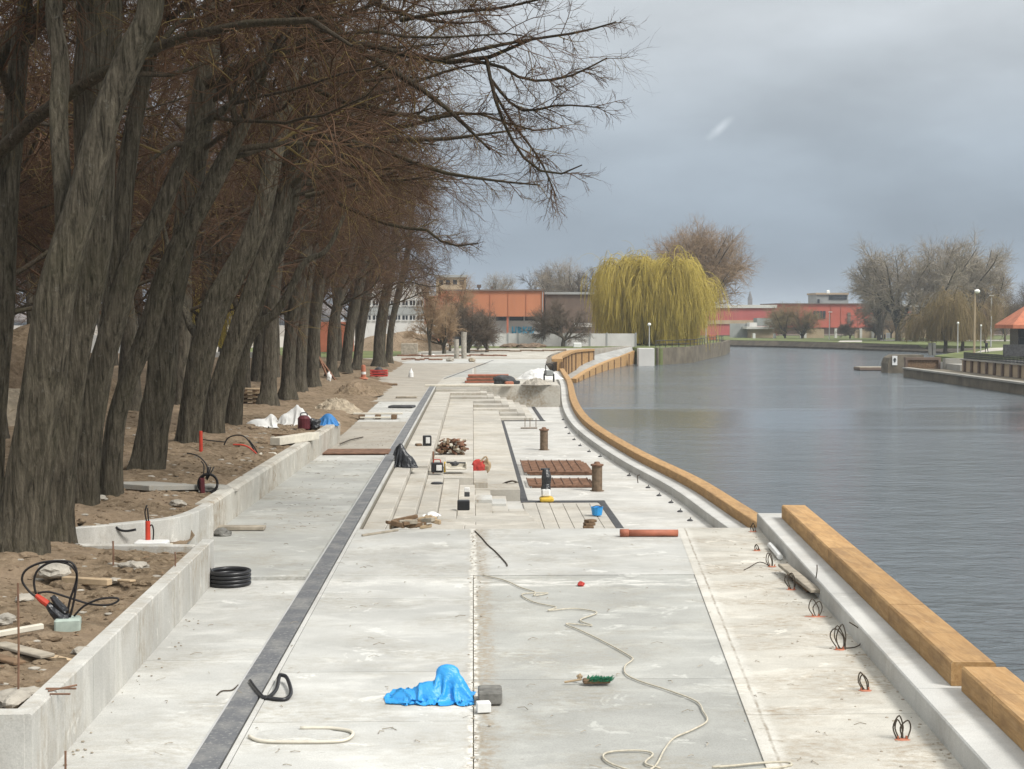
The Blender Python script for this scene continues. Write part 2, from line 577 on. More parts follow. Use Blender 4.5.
def catmull(pts, rr, sub):
    n = len(pts)
    o, ro = [], []
    for i in range(n - 1):
        p0, p1, p2, p3 = pts[max(i - 1, 0)], pts[i], pts[i + 1], pts[min(i + 2, n - 1)]
        for q in range(sub):
            t = q / sub
            o.append(.5 * ((2 * p1) + (-p0 + p2) * t + (2 * p0 - 5 * p1 + 4 * p2 - p3) * t * t + (-p0 + 3 * p1 - 3 * p2 + p3) * t ** 3))
            ro.append(rr[i] * (1 - t) + rr[i + 1] * t)
    o.append(pts[-1])
    ro.append(rr[-1])
    return np.array(o), np.array(ro)


def tubes_np(paths, radii, k):
    """(M,n,3),(M,n) -> verts, quads"""
    M, n, _ = paths.shape
    T = np.gradient(paths, axis=1)
    T /= np.linalg.norm(T, axis=2, keepdims=True) + 1e-9
    mt = np.abs((paths[:, -1] - paths[:, 0]))
    ref = np.zeros((M, 3))
    ref[np.arange(M), np.argmin(mt, axis=1)] = 1
    U = np.cross(T, ref[:, None, :])
    U /= np.linalg.norm(U, axis=2, keepdims=True) + 1e-9
    Vv = np.cross(T, U)
    a = np.arange(k) * 2 * math.pi / k
    ring = U[:, :, None, :] * np.cos(a)[None, None, :, None] + Vv[:, :, None, :] * np.sin(a)[None, None, :, None]
    V = paths[:, :, None, :] + ring * radii[:, :, None, None]
    V = V.reshape(-1, 3)
    m = np.arange(M)[:, None, None] * n * k
    i = np.arange(n - 1)[None, :, None] * k
    j = np.arange(k)[None, None, :]
    j2 = (j + 1) % k
    q = np.stack([m + i + j, m + i + j2, m + i + k + j2, m + i + k + j], axis=-1).reshape(-1, 4)
    return V, q


def mesh_obj(name, V, faces, mat, parent=None, loc=None, smooth=False):
    if parent is not None:
        org = ORG[parent]
    elif loc is not None:
        org = np.array(loc, float)
    else:
        V0 = np.array(V)
        org = np.array([V0[:, 0].mean(), V0[:, 1].mean(), V0[:, 2].min()])
    V = np.asarray(V, float) - org
    me = bpy.data.meshes.new(name)
    if isinstance(faces, np.ndarray):
        nf = len(faces)
        me.vertices.add(len(V))
        me.vertices.foreach_set('co', V.astype(np.float32).ravel())
        me.loops.add(nf * 4)
        me.loops.foreach_set('vertex_index', faces.astype(np.int32).ravel())
        me.polygons.add(nf)
        me.polygons.foreach_set('loop_start', np.arange(0, nf * 4, 4, dtype=np.int32))
        me.polygons.foreach_set('loop_total', np.full(nf, 4, dtype=np.int32))
        me.update(calc_edges=True)
    else:
        me.from_pydata([tuple(v) for v in V], [], faces)
        me.update()
    if smooth:
        me.polygons.foreach_set('use_smooth', np.ones(len(me.polygons), dtype=bool))
    o = bpy.data.objects.new(name, me)
    COL.objects.link(o)
    if mat is not None:
        me.materials.append(MATS[mat] if isinstance(mat, str) else mat)
    if parent is not None:
        o.parent = parent
        ORG[o] = org
    else:
        o.location = tuple(org)
        ORG[o] = org
    return o


def tag(o, label=None, cat=None, group=None, kind=None):
    if label:
        o['label'] = label
    if cat:
        o['category'] = cat
    if group:
        o['group'] = group
    if kind:
        o['kind'] = kind
    return o


def thing(name, label, cat, loc, group=None):
    o = bpy.data.objects.new(name, None)
    o.empty_display_size = .3
    COL.objects.link(o)
    o.location = tuple(float(x) for x in loc)
    ORG[o] = np.array([float(x) for x in loc])
    return tag(o, label, cat, group)


def dup(root, loc, rz=0.0, scale=None, label=None, group=None):
    r = root.copy()
    COL.objects.link(r)
    r.location = tuple(float(x) for x in loc)
    r.rotation_euler = (0, 0, rz)
    if scale is not None:
        r.scale = scale if hasattr(scale, '__len__') else (scale,) * 3
    if label:
        r['label'] = label
    if group:
        r['group'] = group
    for ch in list(root.children):
        c = ch.copy()
        COL.objects.link(c)
        c.parent = r
        for g in ch.children:
            d = g.copy()
            COL.objects.link(d)
            d.parent = c
    return r


def struct(mb, name, mat, smooth=False):
    return tag(mb.build(name, mat, smooth=smooth, loc=(0, 0, 0)), kind='structure')


def fbm(x, y, s, seed=0.0, oct=4):
    v, a = 0, 1
    for _ in range(oct):
        v += a * mnoise.noise(Vector((x * s + seed, y * s - seed, seed * .37)))
        s *= 2.1
        a *= .5
    return v



# ------------------------------------------------------------------ sky and light
SUN_EL, SUN_AZ = 48.0, 128.0          # degrees; azimuth clockwise from +Y
wd = bpy.data.worlds.new('World')
SC.world = wd
wd.use_nodes = True
nt = wd.node_tree
bg = nt.nodes['Background']
sky = nt.nodes.new('ShaderNodeTexSky')
sky.sky_type = 'NISHITA'
sky.sun_disc = False
sky.sun_elevation = R(SUN_EL)
sky.sun_rotation = R(SUN_AZ)
tc = nt.nodes.new('ShaderNodeTexCoord')
sep = nt.nodes.new('ShaderNodeSeparateXYZ')
nt.links.new(tc.outputs['Generated'], sep.inputs[0])


def wn(kind, **kw):
    n = nt.nodes.new(kind)
    for k, v in kw.items():
        setattr(n, k, v)
    return n


grad = wn('ShaderNodeValToRGB')
els = grad.color_ramp.elements
stops = [(0.0, (1.90, 2.34, 2.92)), (.035, (2.02, 2.48, 3.06)), (.11, (2.95, 3.38, 3.84)), (.19, (4.25, 4.55, 4.8)), (.30, (5.2, 5.45, 5.6)), (.6, (8.2, 8.35, 8.3)), (1.0, (9.6, 9.6, 9.4))]
while len(els) < len(stops):
    els.new(.5)
for e, (p, c) in zip(els, stops):
    e.position = p
    e.color = (*[x / 10 for x in c], 1)
nt.links.new(sep.outputs['Z'], grad.inputs[0])
mp = wn('ShaderNodeMapping')
mp.inputs['Scale'].default_value = (1.0, 1.0, 2.6)
nt.links.new(tc.outputs['Generated'], mp.inputs['Vector'])
cl = wn('ShaderNodeTexNoise')
cl.inputs['Scale'].default_value = 6.0
cl.inputs['Detail'].default_value = 7
cl.inputs['Roughness'].default_value = .5
nt.links.new(mp.outputs[0], cl.inputs['Vector'])
clr = wn('ShaderNodeMapRange')
clr.inputs['From Min'].default_value = .3
clr.inputs['From Max'].default_value = .7
clr.inputs['To Min'].default_value = 8.3
clr.inputs['To Max'].default_value = 11.7
nt.links.new(cl.outputs['Fac'], clr.inputs['Value'])
sc_ = wn('ShaderNodeVectorMath', operation='SCALE')
nt.links.new(grad.outputs['Color'], sc_.inputs[0])
nt.links.new(clr.outputs[0], sc_.inputs['Scale'])
# one small bright wisp of cloud
wdir = ray(720, 128)
wdir = wdir / np.linalg.norm(wdir)
dist = wn('ShaderNodeVectorMath', operation='SUBTRACT')
nt.links.new(tc.outputs['Generated'], dist.inputs[0])
dist.inputs[1].default_value = tuple(wdir)
wm = wn('ShaderNodeMapping', vector_type='TEXTURE')
wm.inputs['Rotation'].default_value = (0, R(-40), 0)
wm.inputs['Scale'].default_value = (.0135, .0135, .0050)
nt.links.new(dist.outputs[0], wm.inputs['Vector'])
wl = wn('ShaderNodeVectorMath', operation='LENGTH')
nt.links.new(wm.outputs[0], wl.inputs[0])
wnz = wn('ShaderNodeTexNoise')
wnz.inputs['Scale'].default_value = 90
nt.links.new(tc.outputs['Generated'], wnz.inputs['Vector'])
wadd = wn('ShaderNodeMath', operation='MULTIPLY_ADD')
nt.links.new(wnz.outputs['Fac'], wadd.inputs[0])
wadd.inputs[1].default_value = 1.1
nt.links.new(wl.outputs['Value'], wadd.inputs[2])
wr = wn('ShaderNodeMapRange', interpolation_type='SMOOTHSTEP')
wr.inputs['From Min'].default_value = .45
wr.inputs['From Max'].default_value = 1.5
wr.inputs['To Min'].default_value = 1.7
wr.inputs['To Max'].default_value = 0
nt.links.new(wadd.outputs[0], wr.inputs['Value'])
wa = wn('ShaderNodeVectorMath', operation='ADD')
nt.links.new(sc_.outputs[0], wa.inputs[0])
nt.links.new(wr.outputs[0], wa.inputs[1])
mx = wn('ShaderNodeMix', data_type='RGBA')
mx.inputs[0].default_value = .96
nt.links.new(sky.outputs[0], mx.inputs[6])
nt.links.new(wa.outputs[0], mx.inputs[7])
nt.links.new(mx.outputs[2], bg.inputs['Color'])
bg.inputs['Strength'].default_value = .085

sl = bpy.data.lights.new('sun', 'SUN')
sl.energy = 2.3
sl.angle = R(16)
sl.color = (1, .97, .92)
so = bpy.data.objects.new('sun', sl)
COL.objects.link(so)
sd = Vector((math.sin(R(SUN_AZ)) * math.cos(R(SUN_EL)), math.cos(R(SUN_AZ)) * math.cos(R(SUN_EL)), math.sin(R(SUN_EL))))
so.rotation_euler = sd.to_track_quat('Z', 'Y').to_euler()
so.location = (20, -20, 40)
SC.view_settings.view_transform = 'Standard'
SC.view_settings.look = 'None'
SC.view_settings.exposure = .73
SC.view_settings.gamma = 1

# ------------------------------------------------------------------ terrain
WATER_Z = -2.5
wb = MB()
wb.quadmesh([(-60, -80, WATER_Z), (260, -80, WATER_Z), (260, 420, WATER_Z), (-60, 420, WATER_Z)], [(0, 1, 2, 3)])
struct(wb, 'water', 'water')
g = MB()
g.quadmesh([(-4000, -200, -6), (4000, -200, -6), (4000, 5000, -6), (-4000, 5000, -6)], [(0, 1, 2, 3)])
struct(g, 'ground', 'far_ground')

DECK = -1.3
YN, YF = 28.35, 89.5                   # near and far ends of the sunken terrace
# beam line along the water (left foot of the beam), near part on the upper level, far part on the deck
NEAR_BEAM = [(4.04, 8.6), (4.37, 13.3), (5.46, 28.6)]
fb_raw = [(6.35, 28.6), (6.1, 37.5), (5.92, 44.6), (5.26, 53.7), (4.80, 65.0), (4.78, 75.0), (5.3, 89.3), (6.6, 113), (7.2, 128), (7.75, 143)]
_fb, _ = catmull(np.array([(x, y, 0) for x, y in fb_raw]), np.ones(len(fb_raw)), 5)
FAR_BEAM = [(p[0], p[1]) for p in _fb]
# base blocks under the paving
b = MB()
b.prism([(-3.2, -6), (4.6, -6), (5.0, 8.6), (5.3, 13.3), (6.6, 28.35), (-3.2, 28.35)], -3.2, -.03)
b.prism([(-5.2, 28.35), (-2.2, 28.35), (-2.2, 89.5), (-5.2, 89.5)], -3.2, -.03)
b.prism([(-5.2, -6), (-3.2, -6), (-3.2, 28.352), (-5.2, 28.352)], -3.2, -.03)
struct(b, 'pavement_base', 'joint')
b = MB()
fbd = [p for p in FAR_BEAM if p[1] < 144]
b.prism([(-2.2, 28.36)] + [(x + .9, y) for x, y in fbd if y > 28.4] + [(4, 143), (-2.2, 89.6)], -3.3, DECK)
struct(b, 'terrace_deck', 'deck')
# upper plaza beyond the terrace
UP = [(-90, 89.5), (5.15, 89.5), (5.85, 113), (6.6, 140), (8.2, 162), (11, 184), (14, 193), (23.6, 216.5), (24.7, 207.2), (25.6, 207.0), (32.0, 217.5), (44.4, 262), (42, 320), (-90, 320)]
b = MB()
b.prism([(-90, 89.502), (5.15, 89.502), (5.85, 113), (6.6, 140), (8.2, 162), (11, 184), (14, 193), (22.5, 213), (24, 222), (24, 330), (-90, 330)], -3.3, -.02)
struct(b, 'plaza', 'gravel_fill')
b = MB()
b.prism([(22.6, 213.3), (24.9, 207.6), (26.0, 207.6), (32.0, 218.0), (44.0, 262), (50, 340), (24.002, 340), (24.002, 222)], -3.3, -.2)
struct(b, 'willow_bank', 'grass')


RETX = [-6.9, -6.2, -5.5, -5.0, -4.78, -4.70]
RETY = [23.75, 24.1, 24.65, 25.2, 26.0, 27.15]


def ret_y(x):
    return float(np.interp(x, RETX, RETY)) + .1


ROOTS = [P(px, py, Y) for px, py, Y in ((22, 556, 20.7), (56, 530, 23.6), (84, 509, 25.7), (111, 499, 27.2), (146, 474, 31.6), (187, 447, 37.8), (213, 437, 41), (232, 430, 44.3), (268, 397, 62.5), (287, 391, 67.7), (300, 385, 74), (313, 381, 80))]


def soil_z(x, y):
    m_ = 0.0
    for r_ in ROOTS:
        d2 = (x - r_[0]) ** 2 + (y - r_[1]) ** 2
        if d2 < 4:
            m_ = max(m_, .15 * math.exp(-d2 / .5))
    return soil_base(x, y) + m_


def soil_base(x, y):
    base = .60
    if y < 50:
        base += .20 * max(0, min(1, (-5.0 - x) / 2.5))
        if 22.3 < y < ret_y(x) and x > -8:
            return .24 + .05 * fbm(x, y, 2.0, 3.1)
    else:
        base = .60 - .45 * max(0, min(1, (y - 50) / 14))
        base += .12 * max(0, min(1, (-5.5 - x) / 3))
    if x < -9:
        base += .10 * (-9 - x) ** .5
    h_ = base + .075 * fbm(x, y, .8, 3.1) + .055 * fbm(x, y, 3.1, 8.0, 3) - .02
    if y > 48.9:                       # no wall here: the earth runs out onto the paving
        e_ = (-4.42 if y < 92 else -5.95) - x + .25 * fbm(x, y, 1.1, 2.2, 3)
        k_ = max(0.0, min(1.0, e_ / 1.3))
        h_ = -.035 + (h_ + .035) * k_ * k_ * (3 - 2 * k_)
    return h_


def soil_grid(name, xs, ys, mask=None, xend=None):
    x_l, x_r = xs[0], xs[-1]
    V = []
    for y in ys:
        for x in xs:
            if xend:
                x = x_l + (x - x_l) * (xend(y) - x_l) / (x_r - x_l)
            V.append((x, y, soil_z(x, y)))
    nx = len(xs)
    Fc = []
    for j in range(len(ys) - 1):
        for i in range(nx - 1):
            if mask and not mask((xs[i] + xs[i + 1]) / 2, (ys[j] + ys[j + 1]) / 2):
                continue
            Fc.append((j * nx + i, j * nx + i + 1, (j + 1) * nx + i + 1, (j + 1) * nx + i))
    m = MB()
    m.quadmesh(V, Fc)
    return struct(m, name, 'soil', smooth=True)


soil_grid('soil', list(np.linspace(-14, -3.86, 100)), list(np.arange(12.72, 22.26, .1)), None, lambda y: float(np.interp(y, [12.66, 22.72], [-3.83, -4.02])))
soil_grid('soil', list(np.linspace(-14, -4.78, 100)), list(np.arange(22.2, 49.01, .13)), None, lambda y: float(np.interp(y, [22.2, 27.1, 27.3, 48.8], [-4.80, -4.80, -4.90, -4.46])))
soil_grid('soil', list(np.linspace(-14, -4.35, 50)), list(np.arange(49.0, 92.01, .3)))
soil_grid('soil', list(np.linspace(-90, -14, 60)), list(np.arange(6, 140, 1.4)))
soil_grid('soil', list(np.linspace(-14, -5.9, 24)), list(np.arange(92, 135.1, .6)))

# ---- paving slabs of the upper promenade, one object each, open joints between them


def slab(poly, mat, z0=-.12, z1=0.0, name='pavement'):
    c = np.mean(np.array(poly), axis=0)
    q = []
    for x, y in poly:                 # shrink for the joint
        d = c - np.array((x, y))
        q.append((x + np.sign(d[0]) * .006, y + np.sign(d[1]) * .006))
    m = MB()
    m.prism(q, z0, z1)
    return tag(m.build(name, mat, loc=(0, 0, 0)), kind='structure')


def jx(y):                            # slanting joint between the main slabs and the dirty strip
    return 2.63 + (y - 13.3) * (3.73 - 2.63) / (26.4 - 13.3)


def bx_(y):                           # foot of the near beam
    return float(np.interp(y, [p[1] for p in NEAR_BEAM], [p[0] for p in NEAR_BEAM]))


ys_left = [6, 10.9, 14.75, 16.85, 21.3, 23.2, YN]
for y0, y1 in zip(ys_left[:-1], ys_left[1:]):
    x1 = 0 if y1 <= 23.3 else jx((y0 + y1) / 2)
    slab([(-2.19, y0), (0 if y1 <= 23.3 else jx(y0), y0), (0 if y1 <= 23.3 else jx(y1), y1), (-2.19, y1)], 'slab')
ys_mid = [6, 11.6, 16.5, 23.2]
for y0, y1 in zip(ys_mid[:-1], ys_mid[1:]):
    slab([(0, y0), (jx(y0), y0), (jx(y1), y1), (0, y1)], 'slab_grey' if y1 > 16 else 'slab', z1=-.012)
ys_r = [6, 10.5, 14.9, 23.2, YN]
for y0, y1 in zip(ys_r[:-1], ys_r[1:]):
    slab([(jx(y0) - .014, y0), (bx_(y0) + .3, y0), (bx_(y1) + .3, y1), (jx(y1) - .014, y1)], 'slab_dirty', z1=.003)
ys_s = [6, 12.2, 17.5, 22.85]
for y0, y1 in zip(ys_s[:-1], ys_s[1:]):
    slab([(-3.96, y0), (-2.56, y0), (-2.56, y1), (-3.96, y1)], 'slab', z1=-.004)
slab([(-4.75, 22.85), (-2.56, 22.85), (-2.56, 32.5), (-4.75, 32.5)], 'slab_grey', z1=.05)
slab([(-4.75, 32.5), (-2.56, 32.5), (-2.56, 41.5), (-4.75, 41.5)], 'slab_grey', z1=.05)
slab([(-4.6, 41.5), (-2.56, 41.5), (-2.56, 43.4), (-4.6, 43.4)], 'slab', z1=.03)
slab([(-4.5, 46.0), (-2.56, 46.0), (-2.56, 58), (-4.5, 58)], 'gravel_fill', z1=-.01)
slab([(-4.5, 58), (-2.56, 58), (-2.56, 72), (-4.5, 72)], 'slab', z1=-.004)
slab([(-5.2, 72), (-2.56, 72), (-2.56, 89.5), (-5.2, 89.5)], 'gravel_fill', z1=-.004)
slab([(-4.5, 43.4), (-2.56, 43.4), (-2.56, 46.0), (-4.5, 46.0)], 'gravel_fill', z1=-.06)
# plaza paving beyond the terrace
slab([(-2.2, 89.6), (5.1, 89.6), (5.5, 101), (-2.0, 101)], 'slab_dirty', -.02, .004)
slab([(-2.0, 101), (5.5, 101), (6.4, 133), (1.4, 133), (-1.7, 104)], 'slab_grey', -.02, .004)
slab([(-6.5, 133), (6.45, 133), (7.2, 146), (-5.5, 146)], 'slab', -.02, .006)
slab([(-6, 150), (7.2, 150), (9.6, 175), (-4.5, 175)], 'slab_dirty', -.02, .004)
q = MB()
q.quadmesh([W(443, 379, .012), W(444.6, 379, .012), W(494.2, 360, .012), W(493, 360, .012)], [(0, 1, 2, 3)])
struct(q, 'pavement_groove', 'dark_grey')

# far wall of the terrace
m = MB()
m.box((1.5, 89.42, -.68), (7.4, .14, 1.32), 0, .01)
tag(m.build('end_wall', 'slab_dirty'), 'stained concrete wall closing the far end of the sunken terrace', 'wall')

# ---- main drain channel
d = thing('drain_channel', 'long grey slotted drain channel running straight along the promenade', 'drain', (-2.4, 10, 0))
m = MB()
for k in range(41):
    y0 = 8 + 2 * k
    if y0 > 89:
        break
    m.box((-2.405, y0 + 1, -.022), (.27, 1.985, .05), 0, .004)
m.build('grate', 'drain', d)
m = MB()
m.box((-2.22, 48.75, -.03), (.055, 81.5, .074), 0, .004)
m.build('edge_strip', 'beam', d)
m = MB()
m.box((-2.553, 48.75, -.03), (.022, 81.5, .07), 0, .002)
m.build('edge_strip', 'pale_metal', d)

# ---- walls of the planting beds on the left
WT, WZ = .18, .65


def wall_prof(t=WT, h=WZ, base=0.0):
    return [(0, base), (0, h - .012), (-.012, h), (-t + .012, h), (-t, h - .012), (-t, base)]


t = thing('planter_wall', 'pale smooth concrete wall around the nearest earth bed', 'wall', (-3.85, 17, 0))
m = MB()
nseg = 9
yy = np.linspace(12.66, 22.72, nseg + 1)
xx = np.interp(yy, [12.66, 22.72], [-3.74, -3.93])
for k in range(nseg):
    m.sweep([(xx[k], yy[k] + .004, 0), (xx[k + 1], yy[k + 1] - .004, 0)][::1], [(0, -.1), (0, WZ - .012), (-.012, WZ), (-WT + .012, WZ), (-WT, WZ - .012), (-WT, -.1)])
m.build('long_side', 'wall', t)
m = MB()
m.box((-6.86, 12.755, .27), (6.12, .19, .762), 0, .004)
m.build('near_side', 'wall', t)
m = MB()
m.box((-5.02, 22.2, .31), (1.82, .16, .68), R(-4), .012)
m.build('back_side', 'wall', t)
# second wall: set back, with a curved return
t = thing('planter_wall', 'weathered concrete wall with a curved return bordering the second earth bed', 'wall', (-4.7, 35, 0))
ret = [(-6.9, 23.75, 0), (-6.2, 24.1, 0), (-5.5, 24.65, 0), (-5.0, 25.2, 0), (-4.78, 26.0, 0), (-4.70, 27.15, 0)]
rp, _ = catmull(np.array(ret), np.ones(6), 4)
m = MB()
m.sweep(rp, [(0, -.1), (0, WZ - .012), (-.012, WZ), (-.20 + .012, WZ), (-.20, WZ - .012), (-.20, -.1)])
m.build('curved_return', 'wall', t)
m = MB()
yy = np.linspace(27.2, 48.8, 9)
xx = np.interp(yy, [27.2, 48.8], [-4.76, -4.32])
for k in range(8):
    m.sweep([(xx[k], yy[k] + .004, 0), (xx[k + 1], yy[k + 1] - .004, 0)], [(0, -.1), (0, WZ - .06), (-.05, WZ - .01), (-.28, WZ - .01), (-.28, -.1)])
m.build('long_side', 'old_concrete' if False else 'slab_dirty', t)

# ---- stairs and seating of the sunken terrace
NS, RI, TRD = 8, .1625, .4475
XN = [-2.19 + TRD * k for k in range(NS + 1)]
YN_ = [28.37 + 1.7 * k for k in range(NS + 1)]
t = thing('concrete_stairs', 'pale concrete steps wrapping round the near corner of the sunken terrace', 'stairs', (0, 36, DECK))
for k in range(1, NS):
    m = MB()
    z = -RI * k
    x0, x1, y0, y1 = XN[k - 1] if k == 1 else XN[k - 1], XN[k], YN_[k - 1], YN_[k]
    # side leg along the drain, in two lengths, then the leg along the slab edge
    cut = (y0 + 43.2) / 2
    for a, c in ((y0, cut), (cut, 43.2)):
        m.box(((x0 + x1) / 2, (a + c) / 2, (z - 1.45) / 2), (x1 - x0 - .008, c - a - .012, 1.45 + z), 0, .014)
    n_ = max(1, int((1.38 - x1) / 1.2))
    xs_ = np.linspace(x1, 1.38, n_ + 1)
    for a, c in zip(xs_[:-1], xs_[1:]):
        m.box(((a + c) / 2, (y0 + y1) / 2, (z - 1.452) / 2), (c - a - .012, y1 - y0 - .01, 1.45 + z), 0, .014)
    m.build('step', 'step', t)
m = MB()
for k in range(6):
    x0 = 1.40 + .38 * k
    for a, c in ((28.4, 35.0), (35.0, 38.6), (38.6, 42.6)):
        m.box((x0 + .19, (a + c) / 2, -1.345 + .004 * (6 - k)), (.368, c - a - .015, .12), 0, .012)
m.build('paving_strip', 'step', t)
t = thing('concrete_stairs', 'pale corner steps rising to the far end wall of the sunken terrace', 'stairs', (1.5, 83, DECK))
XF = [.4 + .39 * k for k in range(8)]
YFK = [87.0 - 1.35 * k for k in range(9)]
m = MB()
m.box((-.9, (YFK[0] + 89.32) / 2, (-.12 - 1.45) / 2), (2.58, 89.32 - YFK[0], 1.33), 0, .014)
m.build('landing', 'step', t)
for k in range(1, 8):
    m = MB()
    z = -.12 - .148 * k
    xl = -2.19 if k < 2 else (-1.3 if k < 4 else (0.0 if k < 6 else 1.39))
    m.box(((XF[k - 1] + XF[k]) / 2, (YFK[k] + 89.32) / 2, (z - 1.45) / 2), (.384, 89.32 - YFK[k], 1.45 + z), 0, .014)
    if XF[k - 1] - xl > .1:
        m.box(((xl + XF[k - 1]) / 2, (YFK[k] + YFK[k - 1]) / 2, (z - 1.452) / 2), (XF[k - 1] - xl - .008, YFK[k - 1] - YFK[k] - .008, 1.45 + z), 0, .014)
    m.build('step', 'step', t)
t = thing('seating_terrace', 'tiers of wide concrete seating blocks between the two stair flights', 'seating', (0, 60, DECK))
for (x0, x1, z, ye) in ((-2.19, -1.3, -.25, YFK[1]), (-1.3, 0, -.6, YFK[3]), (0, 1.36, -.95, YFK[5])):
    ys = list(np.linspace(43.22, ye - .012, 8))
    for a, c in zip(ys[:-1], ys[1:]):
        m = MB()
        m.box(((x0 + x1) / 2, (a + c) / 2, (z - 1.45) / 2), (x1 - x0 - .008, c - a - .012, 1.45 + z), 0, .015)
        m.build('seat_block', 'step', t)
for x0, z in ((-1.295, -.425), (.005, -.775)):
    m = MB()
    m.box((x0 + .21, 45.6, (z - 1.45) / 2), (.42, 4.2, 1.45 + z), 0, .012)
    m.build('half_step', 'step', t)

d = thing('drain_channel', 'dark kinked drain line around the foot of the terrace seating', 'drain', (1.5, 60, DECK))
dp = [(3.68, 36.2), (3.70, 43.0), (1.48, 43.05), (1.48, 77.1), (3.62, 77.15), (3.52, 89.2)]
for a, c in zip(dp[:-1], dp[1:]):
    m = MB()
    horiz = abs(a[0] - c[0]) > .5
    if horiz:
        m.box(((a[0] + c[0]) / 2, a[1], DECK + .012), (abs(a[0] - c[0]) + .2, .34, .03), 0, .004)
    else:
        m.box(((a[0] + c[0]) / 2, (a[1] + c[1]) / 2, DECK + .014), (.2, abs(a[1] - c[1]) - .34, .03), 0, .004)
    m.build('channel', 'dark_grey', d)

# ---- concrete beams and timbers along the water
BH, BW = .25, .93
bprof = [(0, -.3), (0, BH - .015), (.015, BH), (BW, BH), (BW, -2.8)]


def on_near(y, off=0.0):
    return (bx_(y) + off, y)


cutsy = [8.6, 14.95, 20.2, 24.9, 28.6]
names = ['nearest concrete kerb beam under the lowest timber on the right', 'second concrete kerb beam from the camera along the right edge',
         'third concrete kerb beam from the camera beside wire loops', 'raised concrete kerb beam ending above the sunken terrace']
for (a, c), lb in zip(zip(cutsy[:-1], cutsy[1:]), names):
    m = MB()
    m.sweep([(*on_near(a + .006), 0), (*on_near(c - .006), 0)], bprof)
    tag(m.build('kerb_beam', 'beam'), lb, 'kerb', 'concrete kerb beams along the water')
tl = [(8.9, 14.82, .43, .20, 'lowest timber beam, set slightly outward at the right frame edge'),
      (15.02, 18.1, .375, .30, 'short squared timber beam whose cut end faces the camera'),
      (18.12, 22.6, .375, .30, 'squared timber beam third from the camera on the concrete kerb'),
      (22.62, 27.85, .375, .30, 'squared timber beam at the far end of the near row')]
for (a, c, off, h, lb) in tl:
    m = MB()
    w_, h = .45, .245
    m.sweep([(*on_near(a, off), BH + .004), (*on_near((a + c) / 2, off), BH + .004), (*on_near(c, off), BH + .004)],
            [(0, 0), (0, h - .02), (.02, h), (w_ - .02, h), (w_, h - .02), (w_, 0)])
    o = m.build('timber_beam', 'timber')
    tag(o, lb, 'timber', 'timber beams lining the water')
m = MB()
fp = [(x, y, DECK) for x, y in FAR_BEAM]
m.sweep(fp, bprof)
tag(m.build('kerb_beam', 'beam'), 'long curving concrete kerb beam along the sunken deck', 'kerb', 'concrete kerb beams along the water')
lbls = ['timber beam at the near end of the curved row, cut off by the slab', 'second timber of the curved row beside the steel columns',
        'third timber of the curved row where the kerb bends', 'fourth timber of the curved row at the inner bend',
        'fifth timber of the curved row by the end wall', 'sixth timber of the curved row beyond the terrace', 'last timber of the curved row before the ramp']
cl_ = [29, 43.2, 53.5, 65, 78, 95, 118, 143]
fy = [p[1] for p in FAR_BEAM]
fx = [p[0] for p in FAR_BEAM]
for a, c, lb in zip(cl_[:-1], cl_[1:], lbls):
    ys = np.linspace(a + .01, c - .01, 9)
    m = MB()
    m.sweep([(float(np.interp(y, fy, fx)) + .48, y, DECK + BH + .004) for y in ys], [(0, 0), (0, .23), (.02, .25), (.40, .25), (.42, .23), (.42, 0)])
    o = m.build('timber_beam', 'timber')
    tag(o, lb, 'timber', 'timber beams lining the water')

# ---- timber clad walls at the far bend
t = thing('timber_wall', 'curved timber clad retaining wall at the far bend of the quay', 'wall', (10, 165, WATER_Z))
m = MB()
path = [(8.0, 142.6), (8.5, 152), (9.7, 163), (12.0, 181), (14.9, 190)]
pp, _ = catmull(np.array([(x, y, 0) for x, y in path]), np.ones(5), 6)
m.sweep(pp, [(0, -2.7), (0, -.16), (.35, -.16), (.35, -2.7)])
m.build('cladding', 'timber', t)
m = MB()
m.sweep(pp, [(-.5, -.156), (-.5, .10), (.55, .10), (.55, -.156)])
m.build('capping', 'timber', t)
m = MB()
for p in pp[::2]:
    m.box((p[0] + .42, p[1] - .05, -1.4), (.14, .2, 2.45))
m.build('battens', 'wood_dark', t)
t = thing('timber_wall', 'long timber clad ramp wall rising from the water to the willow bank', 'wall', (17, 185, WATER_Z))
op = [(10.4, 150.5, -2.1), (12.8, 165, -1.75), (16.2, 184, -1.50), (19.6, 199, -1.12), (24.0, 216.4, -.46)]
opp, _ = catmull(np.array(op), np.ones(5), 5)
V, Fc = [], []
for i, p in enumerate(opp):
    V += [(p[0], p[1], -3), (p[0], p[1], p[2]), (p[0] - .55, p[1] + .3, p[2]), (p[0] - .55, p[1] + .3, -3)]
for i in range(len(opp) - 1):
    for j in range(3):
        Fc.append((i * 4 + j, (i + 1) * 4 + j, (i + 1) * 4 + j + 1, i * 4 + j + 1))
Fc += [(0, 1, 2, 3), tuple((len(opp) - 1) * 4 + j for j in (3, 2, 1, 0))]
m = MB()
m.quadmesh(V, Fc)
m.build('cladding', 'timber', t)
m = MB()
for p in opp[1::2]:
    m.box((p[0] + .02, p[1] - .06, (p[2] - 2.6) / 2), (.16, .14, p[2] + 2.4))
m.build('battens', 'wood_dark', t)
# ramp surface between the two timber walls
q = MB()
inn = [(9.0, 150.5, -2.4), (9.9, 163, -2.38), (12.4, 181, -2.3), (15.0, 192.5, -.9), (22.55, 213.2, -.06)]
V = [(x - .3, y, min(z, zz)) for (x, y, z), zz in zip(op, (-2.35, -2.3, -2.2, -1.12, -.46))] + inn
Fc = [(i, i + 1, i + 6, i + 5) for i in range(4)]
q.quadmesh(V, Fc)
struct(q, 'ramp', 'paver')

